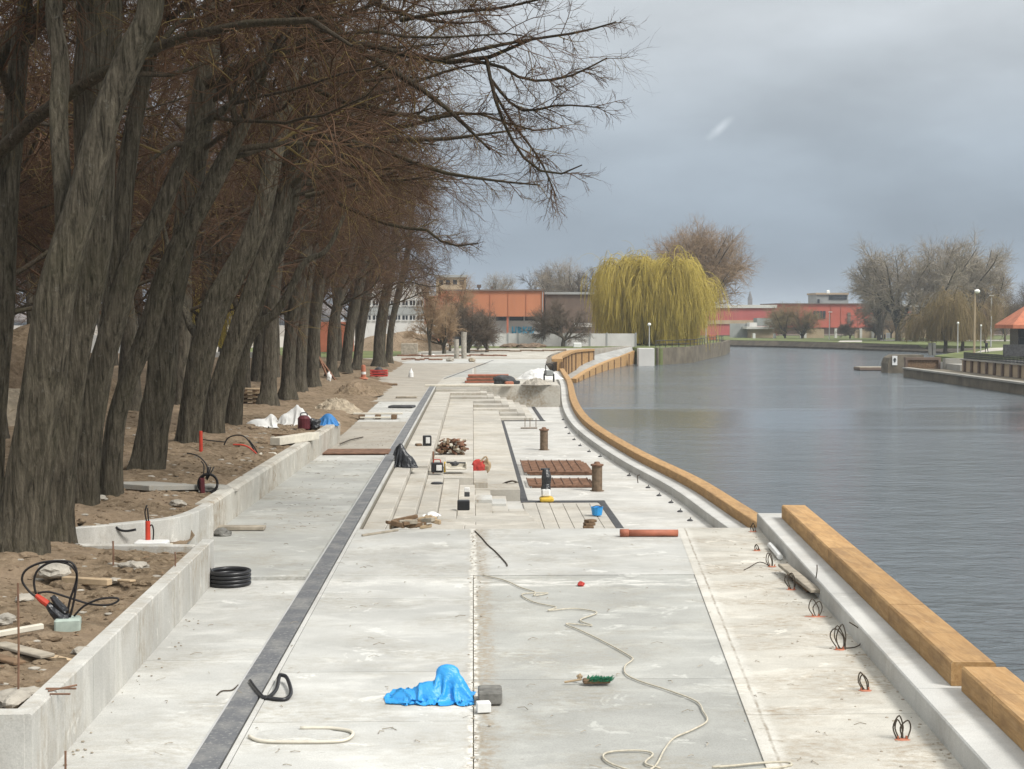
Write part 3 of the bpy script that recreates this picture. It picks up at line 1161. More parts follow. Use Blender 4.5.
for k in range(12):                    # courses of setts across the ramp
    t_ = (k + .5) / 12
    a_, c_ = np.array(V[3]) * (1 - t_) + np.array(V[4]) * t_, np.array(inn[3]) * (1 - t_) + np.array(inn[4]) * t_
    w_ = np.array([.10, .22, .008])
    q = MB()
    q.quadmesh([a_ - w_ + (0, 0, .03), a_ + w_ + (0, 0, .02), c_ + w_ + (0, 0, .02), c_ - w_ + (0, 0, .03)], [(0, 1, 2, 3)])
    struct(q, 'ramp_strip', 'slab_grey')

# ------------------------------------------------------------------ trees


def unit(a):
    return a / (np.linalg.norm(a, axis=-1, keepdims=True) + 1e-9)


def grow(PP, RR, nchild, length, npts, ang, trop, jit, r0, t0=.25, t1=1.0, bias=(0, 0, 0), rmax=.6, tip=.35, lshrink=.45, rng=RNG, lv=(.55, 1.25)):
    """children branches along the parent paths PP (M,n,3) with radii RR (M,n); returns paths, radii"""
    M, n, _ = PP.shape
    idx = np.repeat(np.arange(M), nchild)
    K = len(idx)
    t = rng.uniform(t0, t1, K)
    u = t * (n - 1)
    i = np.clip(u.astype(int), 0, n - 2)
    f = (u - i)[:, None]
    pos = PP[idx, i] * (1 - f) + PP[idx, i + 1] * f
    rad = RR[idx, i] * (1 - f[:, 0]) + RR[idx, i + 1] * f[:, 0]
    T = unit(PP[idx, i + 1] - PP[idx, i])
    rv = rng.normal(size=(K, 3))
    perp = unit(rv - (rv * T).sum(1, keepdims=True) * T)
    a = rng.uniform(ang[0], ang[1], K)[:, None] * math.pi / 180
    D = unit(np.cos(a) * T + np.sin(a) * perp + np.array(bias))
    L = length * rng.uniform(lv[0], lv[1], K) * (1 - lshrink * t)
    st = (L / (npts - 1))[:, None]
    path = np.zeros((K, npts, 3))
    path[:, 0] = pos
    tr = np.array(trop)
    for q in range(1, npts):
        D = unit(D + rng.normal(size=(K, 3)) * jit + tr)
        path[:, q] = path[:, q - 1] + D * st
    rr = np.minimum(r0 * rng.uniform(.75, 1.2, K), rad * rmax)
    tp = np.linspace(1, tip, npts)
    return path, rr[:, None] * tp[None, :]


def resample(pts, rr, n):
    pts, rr = catmull(np.array(pts, float), np.array(rr, float), 6)
    s = np.concatenate([[0], np.cumsum(np.linalg.norm(np.diff(pts, axis=0), axis=1))])
    u = np.linspace(0, s[-1], n)
    return np.stack([np.interp(u, s, pts[:, k]) for k in range(3)], 1), np.interp(u, s, rr)


def tube_set(sets):
    """[(paths, radii, k)] -> one V, Q"""
    Vs, Qs, o = [], [], 0
    for p, r, k in sets:
        if len(p) == 0:
            continue
        V, q = tubes_np(p, r, k)
        Vs.append(V)
        Qs.append(q + o)
        o += len(V)
    return np.concatenate(Vs), np.concatenate(Qs)


def trunk_tubes(stems, seed, flare=True, k=16, amp=.10):
    Vs, Qs, o = [], [], 0
    for si, (p, r) in enumerate(stems):
        V, q = tubes_np(p[None], r[None], k)
        n = len(p)
        V = V.reshape(n, k, 3)
        c = p[:, None, :]
        d = V - c
        aa = np.arange(k) * 2 * math.pi / k
        rngl = np.random.default_rng(seed + si)
        ph = rngl.uniform(0, 6.28, 6)
        s = np.linspace(0, 1, n)[:, None]
        # fluted, lumpy stem
        mod = 1 + amp * (.55 * np.sin(3 * aa[None] + ph[0] + 2.2 * s) + .45 * np.sin(5 * aa[None] + ph[1] - 3 * s) + .5 * np.sin(9 * s + ph[2]) * np.sin(2 * aa[None] + ph[3]) + .35 * np.sin(23 * s + ph[4] + aa[None]))
        if k > 16:                     # furrowed bark
            nz = np.array([[mnoise.noise(Vector((math.cos(a_) * 2.2, math.sin(a_) * 2.2, i_ * .22 + seed + si))) for a_ in aa] for i_ in range(n)])
            mod = mod + .035 * np.sin(11 * aa[None] + 5 * nz) + .05 * nz
        if flare and si == 0:
            L = np.concatenate([[0], np.cumsum(np.linalg.norm(np.diff(p, axis=0), axis=1))])[:, None]
            fl = np.exp(-L / .30)
            mod = mod * (1 + .34 * fl * (1 + .8 * np.sin(4 * aa[None] + ph[5])))
        V = c + d * mod[:, :, None]
        Vs.append(V.reshape(-1, 3))
        Qs.append(q + o)
        o += n * k
    return np.concatenate(Vs), np.concatenate(Qs)


def linden(name, label, loc, stems, seed, limbs=(), group=None, reach=5.2, dens=1.0, twr=.0065, zlow=.38, bias=(.30, -.05, .1), barkm='bark', droop=1.0, topz=13.0, lshort=.95):
    """stems / limbs: lists of (points, radii) in world coordinates"""
    rng = np.random.default_rng(seed)
    root = thing(name, label, 'tree', loc, group)
    st = []
    for si, (p, r) in enumerate(stems):
        p = np.array(p, float)
        r = np.array(r, float)
        d = unit(p[-1] - p[-2])
        d = unit(d + np.array([0, 0, .9]))
        ext = topz - p[-1][2]
        if ext > .8:                       # the part of the stem above the frame
            for q in (.35, .7, 1.0):
                jitter = rng.normal(size=3) * .25
                p = np.vstack([p, p[-1] + d * ext * .35 + jitter])
                r = np.append(r, max(.02, r[-1] * .62))
        st.append(resample(p, r, 30))
    if barkm == 'bark':
        V, Q = trunk_tubes([resample(p, r, 90) for p, r in st], seed, k=36)
    else:
        V, Q = trunk_tubes(st, seed)
    mesh_obj('trunk', V, Q, barkm, root, smooth=True)
    PP = np.stack([p for p, r in st])
    RR = np.stack([r for p, r in st])
    ns = len(st)
    # limbs from the stems
    lp, lr = grow(PP, RR, max(3, int(round(15 * dens / ns ** .5))), reach, 9, (38, 78), (0, 0, .015), .16, .075, zlow, .97, bias, .5, .22, .35, rng)
    ex = None
    if len(limbs):
        L2 = [resample(p, r, 9) for p, r in limbs]
        e0, q0 = np.stack([p for p, r in L2]), np.stack([r for p, r in L2])
        e1, q1 = grow(e0, q0, 14, lshort, 6, (25, 62), (.03, 0, -.02), .12, .010, .12, 1.0, (.08, 0, 0), .7, .35, .35, rng)
        e2, q2 = grow(e1, q1, 7, lshort * .42, 5, (25, 60), (0, 0, -.03), .19, twr * 1.4, .15, 1.0, (0, 0, 0), .8, .5, .4, rng)
        e3, q3 = grow(e2, q2, 3, lshort * .24, 4, (20, 55), (0, 0, -.03), .2, twr, .2, 1.0, (0, 0, 0), .9, .6, .3, rng)
        ex = [(e0, q0, 6), (e1, q1, 4), (e2, q2, 3), (e3, q3, 3)]
    b1, r1 = grow(lp, lr, 8, reach * .46, 7, (30, 65), (0, 0, -.03 * droop), .17, .026, .2, 1.0, (.05, 0, 0), .7, .3, .4, rng)
    b2, r2 = grow(b1, r1, int(8 * dens), reach * .24, 5, (25, 60), (0, 0, -.07 * droop), .19, twr * 1.7, .15, 1.0, (0, 0, 0), .8, .5, .4, rng)
    b3, r3 = grow(b2, r2, 4, reach * .11, 4, (20, 55), (0, 0, -.05 * droop), .2, twr, .2, 1.0, (0, 0, 0), .9, .6, .3, rng)
    # short stem shoots low on the trunk
    V, Q = tube_set([(lp, lr, 6)] + (ex[:1] if ex else []))
    mesh_obj('limb', V, Q, 'limb', root, smooth=True)
    V, Q = tube_set([(b1, r1, 4), (b2, r2, 3), (b3, r3, 3)] + (ex[1:] if ex else []))
    mesh_obj('crown', V, Q, 'twig', root)
    return root


def pxstem(Y, pts, dy=0.0):
    """pixel stem [(px, py, width)] at depth Y -> world points and radii"""
    n = len(pts)
    o, r = [], []
    for i, (a, c, w) in enumerate(pts):
        y = Y + dy * i / max(1, n - 1)
        o.append(P(a, c, y))
        r.append(w * y / F / 2)
    o = np.array(o)
    return o, np.array(r)


def base_fix(st):
    p, r = st
    d = p[0] - p[1]
    return np.vstack([p[0] + unit(d) * .35, p]), np.append(r[0] * 1.05, r)


TREES = [
    ('broad bare tree trunk nearest the camera at the left frame edge', 20.7,
     [[(22, 556, 52), (27, 489, 43), (36, 430, 42), (45, 370, 42), (54, 300, 38), (68, 250, 35), (84, 200, 33), (100, 133, 30), (122, 75, 28), (140, 33, 26), (152, 0, 25)],
      [(56, 300, 20), (64, 245, 18), (62, 180, 17), (58, 120, 17), (60, 60, 16), (54, 0, 15)]]),
    ('thick upright bare tree right behind the nearest trunk', 23.6,
     [[(56, 530, 32), (60, 485, 27), (68, 420, 25), (78, 350, 26), (90, 290, 30), (96, 250, 33), (96, 180, 38), (97, 100, 40), (101, 0, 42)]]),
    ('leaning bare tree ending in a pale broken branch', 25.7,
     [[(84, 509, 31), (88, 460, 28), (97, 390, 26), (110, 335, 24), (133, 262, 23), (150, 233, 20), (170, 190, 16), (187, 150, 13), (215, 112, 10), (243, 93, 6)],
      [(105, 365, 20), (118, 256, 20), (130, 150, 18), (150, 50, 16), (166, 0, 14)]]),
    ('slender bare tree leaning right beside the pale slab in the earth', 27.2,
     [[(111, 499, 25), (113, 450, 22), (119, 410, 19), (134, 365, 20), (147, 335, 21), (160, 290, 20), (174, 256, 19), (213, 183, 20), (235, 140, 16), (250, 110, 14), (262, 60, 12), (282, 0, 10)]]),
    ('stout straight bare tree with a wide foot next to the red stake', 31.6,
     [[(146, 474, 36), (152, 430, 32), (161, 380, 31), (166, 320, 30), (177, 270, 27), (187, 220, 27), (196, 150, 28), (206, 80, 24), (216, 0, 20)]]),
    ('forked bare tree with a short stub on its left side', 37.8,
     [[(187, 447, 27), (191, 410, 25), (201, 356, 28), (214, 310, 28), (229, 280, 26), (245, 250, 23), (262, 210, 20), (275, 150, 18), (290, 80, 16), (300, 0, 14)],
      [(203, 345, 14), (195, 330, 10), (187, 318, 7)]]),
    ('bare tree leaning right just past the forked one', 41,
     [[(213, 437, 24), (217, 400, 22), (230, 356, 21), (247, 310, 22), (263, 266, 20), (278, 220, 18), (292, 170, 16), (310, 90, 14), (320, 20, 12)]]),
    ('thin bare tree with a long low limb bending out to the right', 44.3,
     [[(232, 430, 17), (236, 390, 16), (242, 350, 16), (262, 290, 14), (285, 230, 13), (305, 150, 12), (330, 60, 10)],
      [(240, 358, 12), (255, 328, 11), (275, 313, 9), (290, 290, 8), (305, 262, 7), (330, 245, 5)]]),
    ('pale upright bare tree standing right of the pallet stack', 62.5,
     [[(268, 397, 17), (270, 340, 15), (277, 262, 14), (285, 200, 13), (290, 130, 12), (300, 40, 10)]]),
    ('bare tree with the grey blue sack at its foot', 67.7,
     [[(287, 391, 16), (290, 340, 14), (297, 290, 14), (310, 230, 12), (325, 150, 10), (335, 60, 8)]]),
    ('bare tree just right of the grey blue sack', 74, [[(300, 385, 13), (302, 340, 12), (307, 290, 11), (318, 220, 10), (330, 120, 8)]]),
    ('bare tree in the row left of the leaning boards', 80, [[(313, 381, 14), (315, 330, 12), (319, 290, 12), (332, 220, 10), (345, 130, 8)]]),
    ('bare tree in the row right of the leaning boards', 93, [[(332, 371, 12), (333, 330, 11), (340, 295, 10), (352, 240, 9), (365, 150, 7)]]),
    (None, 102, [[(346, 367, 12), (350, 330, 11), (358, 295, 10), (368, 240, 8), (378, 150, 6)]]),
    (None, 110, [[(357, 364, 10), (361, 330, 9), (367, 295, 9), (376, 240, 8), (390, 160, 6)]]),
    ('sturdy dark bare tree in the far row above the grass mound', 118, [[(379, 362, 13), (380, 330, 12), (386, 295, 11), (394, 250, 9), (402, 170, 7)]]),
    ('last bare tree of the row, the rightmost trunk', 128, [[(389, 359, 8), (391, 330, 7), (398, 295, 7), (408, 250, 6), (414, 190, 5)]]),
]
LM = pxstem(30, [(206, 84, 15), (260, 58, 12), (320, 40, 9), (370, 46, 7), (430, 60, 6), (470, 62, 5), (495, 55, 4), (530, 40, 3)], -2)
RIVER_LIMBS = [
    LM,
    pxstem(29, [(300, 12, 9), (340, 30, 8), (360, 50, 7), (407, 80, 6), (437, 100, 5), (470, 130, 3), (490, 150, 2)], -1),
    pxstem(32, [(300, 130, 7), (383, 150, 5), (433, 170, 4), (490, 180, 2.5), (540, 185, 1.4)], -1),
    pxstem(28.5, [(430, 62, 4.5), (486, 48, 4), (527, 40, 3), (580, 32, 2.4), (616, 22, 1.4)], -1),
    pxstem(28.5, [(470, 61, 4), (500, 66, 3.6), (527, 80, 3), (567, 77, 2.4), (607, 58, 1.4)], -1),
    pxstem(28.3, [(486, 57, 4), (497, 105, 3.4), (515, 145, 2.8), (535, 168, 2.6), (560, 174, 2), (582, 165, 1.2)], -1),
    pxstem(28.6, [(490, 78, 3.4), (520, 110, 2.8), (560, 105, 2.2), (604, 108, 1.2)], -1),
    pxstem(28.6, [(494, 92, 3), (512, 122, 2.6), (540, 160, 2), (556, 196, 1.2)], -1),
    pxstem(29.5, [(400, 20, 5), (450, 12, 4), (500, 8, 3), (560, -6, 2)], -1),
    pxstem(31, [(330, 200, 5), (390, 225, 4), (431, 231, 3), (447, 246, 2.2), (478, 243, 1.2)], -1),
    pxstem(31, [(350, 100, 6), (420, 118, 4), (470, 112, 3), (530, 130, 2), (560, 128, 1.2)], -1),
]
_r = random.Random(12)
for _ in range(12):
    x0, y0 = _r.uniform(300, 400), _r.uniform(-10, 215)
    L_ = _r.uniform(110, 175) * (1.0 if y0 < 150 else .7)
    sl_ = _r.uniform(-.25, .30)
    RIVER_LIMBS.append(pxstem(_r.uniform(29, 37), [(x0, y0, 6), (x0 + L_ * .35, y0 + L_ * sl_ * .5 + 3, 4.2), (x0 + L_ * .7, y0 + L_ * sl_ * .9, 2.6), (x0 + L_, y0 + L_ * sl_ * .85 - _r.uniform(-4, 10), 1.2)], -1))
for i, (lb, Y, stems) in enumerate(TREES):
    if i >= 2:
        stems = [[(a, c, w * .92) for a, c, w in s] for s in stems]
    st = [pxstem(Y, s, (.6 if j else -.3)) for j, s in enumerate(stems)]
    st[0] = base_fix(st[0])
    far = Y > 60
    kw = {}
    if i == 4:
        kw['limbs'] = RIVER_LIMBS
    if i == 2:
        kw['bias'] = (.25, 0, .2)
    linden('linden_tree', lb or 'bare tree trunk close among the far end of the row', (*st[0][0][1][:2], st[0][0][1][2] - .05), st, 100 + i,
           group='bare trees lining the promenade', reach=(5.4 if i < 8 else 6.3), dens=(1.0 if i < 8 else 1.15),
           twr=.0052 + Y * .00006, zlow=(.50 if i < 8 else .30), barkm='bark' if Y < 60 else 'bark_far', topz=(13.5 if i < 8 else 15), **kw)

# a tree whose foot is out of frame on the left; its long limb crosses in front of the others
Y0 = 25.5
st = [base_fix(pxstem(Y0, [(-16, 530, 34), (-10, 420, 28), (0, 320, 24), (5, 220, 22), (12, 140, 20), (18, 60, 18), (26, 0, 15)])),
      pxstem(Y0, [(-10, 400, 26), (-30, 200, 24), (-10, 75, 22), (30, 25, 20), (60, -15, 18)], .5)]
L1 = pxstem(24.0, [(-24, 215, 20), (0, 146, 14), (30, 122, 13), (60, 100, 12), (90, 80, 12), (120, 63, 11), (160, 45, 10), (210, 30, 9), (260, 22, 8), (310, 20, 7), (340, 30, 5), (352, 46, 3)], -3.5)
linden('linden_tree', 'bare tree at the left edge with a long limb crossing the other trunks', (*st[0][0][1][:2], .8), st, 140, limbs=[L1],
       group='bare trees lining the promenade', zlow=.55, topz=13.5)

# rows further left: shared meshes
protos = []
for k in range(4):
    h = 14.5
    base = np.array([0, 0, 0.0])
    rr_ = np.random.default_rng(500 + k)
    lean = rr_.normal(size=2) * .6
    s0 = (np.array([[0, 0, -.4], [lean[0] * .1, lean[1] * .1, 1.2], [lean[0] * .5, lean[1] * .4, 4], [lean[0], lean[1], 7], [lean[0] * 1.4, lean[1] * 1.2, 10.5]]), np.array([.34, .30, .25, .19, .12]))
    s1 = (np.array([[lean[0] * .4, lean[1] * .35, 3.2], [lean[0] * .4 - .8, .5, 5.5], [-1.5, .9, 8], [-1.8, 1.2, 10.5]]), np.array([.17, .15, .11, .07]))
    protos.append(linden('linden_tree', 'bare tree standing in the rows behind, half hidden by the front trunks', (0, 0, 0), [s0, s1], 520 + k,
                         group='bare trees in the rows behind', reach=6.4, dens=1.15, twr=.015, zlow=.22, bias=(.05, -.05, .05), barkm='bark_far', topz=14.5))
spots = []
for row, x0 in enumerate((-11.5, -16.5, -22.5, -30, -39)):
    y = 31 + row * 5
    while y < 150 + row * 8:
        spots.append((x0 - .012 * y * row + random.uniform(-.8, .8), y + random.uniform(-1, 1)))
        y += 6.6 + row * 1.5 + random.uniform(-.8, .8) + y * .02
for k in range(9):
    spots.append((-30 - random.uniform(0, 16) - k * 1.5, 55 + 12 * k))
for k, (x, y) in enumerate(spots):
    z = soil_z(x, y) - .05
    if k < 4:
        r_ = protos[k]
        r_.location = (x, y, z)
        r_.rotation_euler = (0, 0, random.uniform(0, 6.28))
    else:
        dup(protos[k % 4], (x, y, z), random.uniform(0, 6.28), random.uniform(.9, 1.12))
PROTO = protos

# ---- generic bare trees and shrubs further off


def bare_tree(name, label, cat, loc, h, spread, seed, mat='twig_grey', nst=5, trunk_h=.22, twr=.03, dens=1.0, group=None, up_=.05, tr=.35, droop=-.02, fine=True, ang=(8, 38), barkm='bark_far', multi=False):
    rng = np.random.default_rng(seed)
    root = thing(name, label, cat, loc, group)
    loc = np.array(loc, float)
    th = h * trunk_h
    tp = resample([loc + (0, 0, -.3), loc + (0, 0, th * .5), loc + (rng.normal() * .1, 0, th), loc + (rng.normal() * .3, rng.normal() * .3, th * 1.5)], [tr * 1.2, tr, tr * .85, tr * .6], 8)
    P0, R0 = tp[0][None], tp[1][None]
    # main stems
    sp, sr = grow(P0, R0, nst, h * .68, 9, ang, (0, 0, up_), .09, tr * .55, .35 if not multi else .05, 1.0, (0, 0, 0), .8, .2, .0, rng, (.8, 1.05))
    l1, q1 = grow(sp, sr, int(9 * dens), h * .28 * spread, 7, (25, 60), (0, 0, droop + .03), .14, tr * .22, .15, 1.0, (0, 0, .05), .7, .35, .45, rng)
    l2, q2 = grow(l1, q1, int(9 * dens), h * .14 * spread, 5, (20, 55), (0, 0, droop), .16, twr * 1.5, .1, 1.0, (0, 0, 0), .8, .5, .3, rng)
    sets = [(l1, q1, 4), (l2, q2, 3)]
    if fine:
        l3, q3 = grow(l2, q2, 4, h * .08 * spread, 3, (20, 55), (0, 0, droop), .16, twr, .2, 1.0, (0, 0, 0), .9, .6, .3, rng)
        sets.append((l3, q3, 3))
    V, Q = tube_set([(P0, R0, 10), (sp, sr, 6)])
    mesh_obj('trunk', V, Q, barkm, root, smooth=True)
    V, Q = tube_set(sets)
    mesh_obj('crown', V, Q, mat, root)
    return root


def weeping(name, label, loc, h, w, seed, mat='willow', nst=5, strands=16, tr=.5, srad=.045, slen=.55, group=None, z_end=None, nb=9):
    rng = np.random.default_rng(seed)
    root = thing(name, label, 'tree', loc, group)
    loc = np.array(loc, float)
    th = h * .2
    tp = resample([loc + (0, 0, -.4), loc + (.1, 0, th * .5), loc + (-.2, 0, th), loc + (0, .2, th * 1.4)], [tr * 1.2, tr, tr * .9, tr * .6], 8)
    P0, R0 = tp[0][None], tp[1][None]
    sp, sr = grow(P0, R0, nst, h * .66, 10, (12, 48), (0, 0, .02), .10, tr * .6, .45, 1, (0, 0, 0), .85, .2, .0, rng, (.75, 1.0))
    l1, q1 = grow(sp, sr, nb, w * .36, 9, (30, 70), (0, 0, -.05), .15, tr * .2, .2, 1.0, (0, 0, .25), .7, .3, .35, rng)
    s1, p1 = grow(l1, q1, strands, h * slen, 9, (20, 60), (0, 0, -.55), .07, srad, .15, 1.0, (0, 0, -.35), 1.2, .7, .45, rng)
    s2, p2 = grow(s1, p1, 5, h * slen * .5, 6, (10, 35), (0, 0, -.45), .06, srad * .8, .1, .9, (0, 0, 0), 1.0, .6, .4, rng)
    # keep the strands above the ground
    zmin = loc[2] + .5 if z_end is None else z_end
    for s in (s1, s2):
        s[:, :, 2] = np.where(s[:, :, 2] < zmin + 1.2, zmin + 1.2 - (zmin + 1.2 - s[:, :, 2]) * .12, s[:, :, 2])
    V, Q = tube_set([(P0, R0, 10), (sp, sr, 6)])
    mesh_obj('trunk', V, Q, 'bark_far', root, smooth=True)
    V, Q = tube_set([(l1, q1, 4), (s1, p1, 3), (s2, p2, 3)])
    mesh_obj('crown', V, Q, mat, root)
    return root

# ------------------------------------------------------------------ background


def bk(px0, py0, px1, py1, Y, depth=8.0, rz=0):
    """centre and size of a block that fills the given outline at depth Y"""
    a, c = P(px0, py0, Y), P(px1, py1, Y)
    return ((a[0] + c[0]) / 2, Y + depth / 2, (a[2] + c[2]) / 2), (abs(c[0] - a[0]), depth, abs(a[2] - c[2]))


def blk(m, px0, py0, px1, py1, Y, depth=8.0, bevel=0.0, dy=0.0):
    c, s = bk(px0, py0, px1, py1, Y, depth)
    return m.box((c[0], c[1] + dy, c[2]), s, 0, bevel)


# willow on its walled bank
m = MB()
bp = [W(638.5, 366, WATER_Z), W(654.5, 366, WATER_Z)]
m.box(((bp[0][0] + bp[1][0]) / 2, bp[0][1] + 1.0, -1.35), (bp[1][0] - bp[0][0], 2.0, 2.5), 0, .05)
tag(m.build('quay_block', 'white_wall'), 'pale concrete block ending the timber wall beside the willow', 'block')
m = MB()
m.sweep([(25.6, 207.4, 0), (27.5, 209.6, 0), (32.0, 217.5, 0), (38, 240, 0), (44.2, 262, 0), (49, 285, 0)], [(0, -3), (0, -.15), (-.6, -.15), (-.6, -3)])
tag(m.build('quay_wall', 'moss_concrete'), 'low mossy quay wall under the yellow willow', 'wall')
wl_ = thing('quay_railing', 'thin dark railing on the quay wall below the willow', 'railing', (32, 217.5, -.15))
rp_ = np.array([(25.4, 207.9, -.15), (31.6, 217.6, -.15), (37.6, 240, -.15), (43.8, 262, -.15)])
m = MB()
rp2, _ = catmull(rp_, np.ones(4), 6)
for p in rp2:
    m.cyl(p, .05, .05, 1.0, 5)
m.build('posts', 'dark_metal', wl_)
m = MB()
m.tube(rp2 + (0, 0, 1.0), .05, 5, False)
m.tube(rp2 + (0, 0, .5), .04, 5, False)
m.build('rails', 'dark_metal', wl_)
weeping('weeping_willow', 'large yellow green weeping willow by the water', P(640, 347, 232) * (1, 1, 0) + (0, 0, -.25), 17.0, 11.0, 34, strands=18, nst=22, nb=11, slen=.48, srad=.038, z_end=-1.0)
weeping('weeping_willow', 'smaller yellow willow drooping over the quay wall, right of the large one', P(671, 346, 236) * (1, 1, 0) + (0, 0, -.25), 14.2, 7.6, 39, strands=17, nst=12, nb=10, slen=.62, srad=.038, z_end=-2.6, tr=.35)
bare_tree('round_tree', 'tall rounded brown bare tree behind the yellow willow', 'tree', (P(695, 345, 300)[0], 300, -.4), 25.4, .95, 47, 'twig_brown', 30, .16, .065, 1.3, tr=.5, ang=(2, 40), up_=.025)

# streetlamps with globes near the willow


def globe_lamp(label, px, pyl, pyb, Y, rg=.28, group='globe lamps along the water'):
    a = P(px, pyl, Y)
    zb = P(px, pyb, Y)[2]
    t = thing('street_lamp', label, 'lamp', (a[0], Y, zb), group)
    m = MB()
    m.cyl((a[0], Y, zb - .2), .09, .06, a[2] - zb + .2, 8)
    m.build('pole', 'pale_metal', t)
    m = MB()
    V, Fc = ico(2)
    m.quadmesh([(a[0] + v[0] * rg, Y + v[1] * rg, a[2] + v[2] * rg) for v in V], Fc)
    m.build('globe', 'globe', t, smooth=True)
    return t


globe_lamp('globe lamp standing in front of the large willow', 649.3, 324.5, 347, 220, .25)
globe_lamp('globe lamp right of the willows', 706, 325, 345, 250, .28)

# white panel fence in the middle distance
t = thing('panel_fence', 'long white concrete panel fence below the orange building', 'fence', (12, 214, 0))
edges = [470, 481, 494, 508, 518, 542, 566, 590, 607, 636]
for a, c in zip(edges[:-1], edges[1:]):
    m = MB()
    blk(m, a + .6, 333.5, c - .6, 346.6, 214, .15)
    m.build('panel', 'fence_panel', t)
    m = MB()
    blk(m, c - .6, 332.6, c + .6, 346.8, 213.9, .3)
    m.build('post', 'grey_wall', t)

# orange clad hall
t = thing('orange_hall', 'orange clad hall with a blue graffiti on its grey ground floor', 'building', (5, 250, 0))
m = MB()
blk(m, 438, 290.6, 543.6, 316.5, 250, 30)
m.build('cladding', 'orange_clad', t)
m = MB()
blk(m, 437.4, 289.4, 544.4, 291.0, 249.7, 31)
m.build('roof_edge', 'dark_wall', t)
m = MB()
blk(m, 441, 316.4, 541, 348, 252, 26)
m.build('ground_floor', 'pale_wall', t)
m = MB()
blk(m, 496, 316.6, 507, 320.6, 251.8, .3)
blk(m, 509.5, 316.6, 523.4, 320.6, 251.8, .3)
blk(m, 525, 316.6, 539, 320.6, 251.8, .3)
m.build('window_band', 'glass', t)
for px in (507.6, 541.8, 470):
    m = MB()
    blk(m, px - 1.0, 316.5, px + 1.0, 348, 250.2, .4)
    m.build('pillar', 'terracotta', t)
for px in (456, 473, 490, 508, 526):
    m = MB()
    blk(m, px - .06, 291.2, px + .06, 316.3, 249.9, .12)
    m.build('panel_seam', 'terracotta', t)
m = MB()
blk(m, 542.2, 291.2, 542.9, 348, 249.8, .2)
m.build('downpipe', 'grey_wall', t)
gr = MB()
let = [[(512.5, 327), (512.5, 332.5), (515.6, 332.5), (516, 327)],
       [(518.3, 333), (518.3, 327.2), (521, 328.2), (519, 330), (521.6, 331.5), (518.3, 333)],
       [(523.4, 333), (523.4, 327)], [(526.4, 327), (523.6, 330.2), (526.8, 333)],
       [(529, 327.2), (527.8, 330.6), (531.4, 330.4)], [(531, 327), (530.2, 333.4)], [(534, 329), (532.6, 333)]]
for s_ in let:
    pts_ = [P(x, y, 251.9) for x, y in s_]
    for a, c in zip(pts_[:-1], pts_[1:]):
        d_ = unit(c - a)
        nrm = np.array([-d_[2], 0, d_[0]]) * .13
        e_ = d_ * .08
        q_ = [a - nrm - e_, c - nrm + e_, c + nrm + e_, a + nrm - e_]
        q_ = [x + np.array((0, -.02, 0)) for x in q_] + [x + np.array((0, .02, 0)) for x in q_]
        gr.quadmesh(q_, [(3, 2, 1, 0), (4, 5, 6, 7), (0, 1, 5, 4), (1, 2, 6, 5), (2, 3, 7, 6), (3, 0, 4, 7)])
gr.build('graffiti', 'graffiti_blue', t)
for px, w_, h_ in ((479, 2.2, 5.4), (492, 1.2, 3.6)):
    m = MB()
    blk(m, px - w_ * .35, 290 - h_ * .5, px + w_ * .35, 290, 256, 1)
    blk(m, px - w_, 290 - h_, px + w_, 290 - h_ * .45, 255.5, 2)
    m.build('roof_vent', 'dark_wall', t)
# dark long hall right of it
t = thing('dark_hall', 'dark brown hall with a pale roof edge right of the orange hall', 'building', (20, 262, 0))
m = MB()
blk(m, 545.5, 294, 640, 348, 262, 20)
m.build('wall', 'dark_wall', t)
m = MB()
blk(m, 545, 292, 640, 294.4, 261.6, 21)
m.build('roof_edge', 'grey_wall', t)
m = MB()
blk(m, 573, 323, 592, 327, 261.5, .4)
m.build('window', 'white_wall', t)
# white block of flats
t = thing('white_flats', 'white two storey building with dark windows left of the orange hall', 'building', (-14, 245, 0))
m = MB()
blk(m, 360, 284, 424, 348, 245, 14)
m.build('wall', 'white_wall', t)
for r_, (y0, y1) in enumerate(((300.5, 305.6), (315.5, 320))):
    for k in range(8):
        x0 = 365.5 + 7.4 * k
        m = MB()
        blk(m, x0, y0, x0 + 5.2, y1, 244.9, .2)
        f_ = m.build('window', 'glass', t)
        m = MB()
        blk(m, x0 + 2.4, y0, x0 + 2.9, y1, 244.8, .12)
        blk(m, x0 - .3, y1 - .1, x0 + 5.5, y1 + .5, 244.75, .2)
        m.build('frame', 'white_plastic', f_)
m = MB()
blk(m, 360, 307, 424, 314.6, 244.9, .2)
m.build('spandrel', 'grey_wall', t)
m = MB()
blk(m, 423, 296, 452, 348, 247, 12)
tag(m.build('terracotta_wing', 'terracotta'), 'terracotta wing between the white building and the orange hall', 'building')
t = thing('beige_tower', 'beige tower block rising behind the far end of the tree row', 'building', (-7, 330, 0))
m = MB()
blk(m, 436, 277, 466, 348, 330, 14)
m.build('wall', 'beige_wall', t)
m = MB()
blk(m, 434.5, 274.8, 467, 277.3, 329.6, 15)
m.build('roof_edge', 'grey_wall', t)
for k in range(4):
    m = MB()
    blk(m, 439 + 7 * k, 280, 443 + 7 * k, 284.5, 329.9, .2)
    m.build('window', 'glass', t)
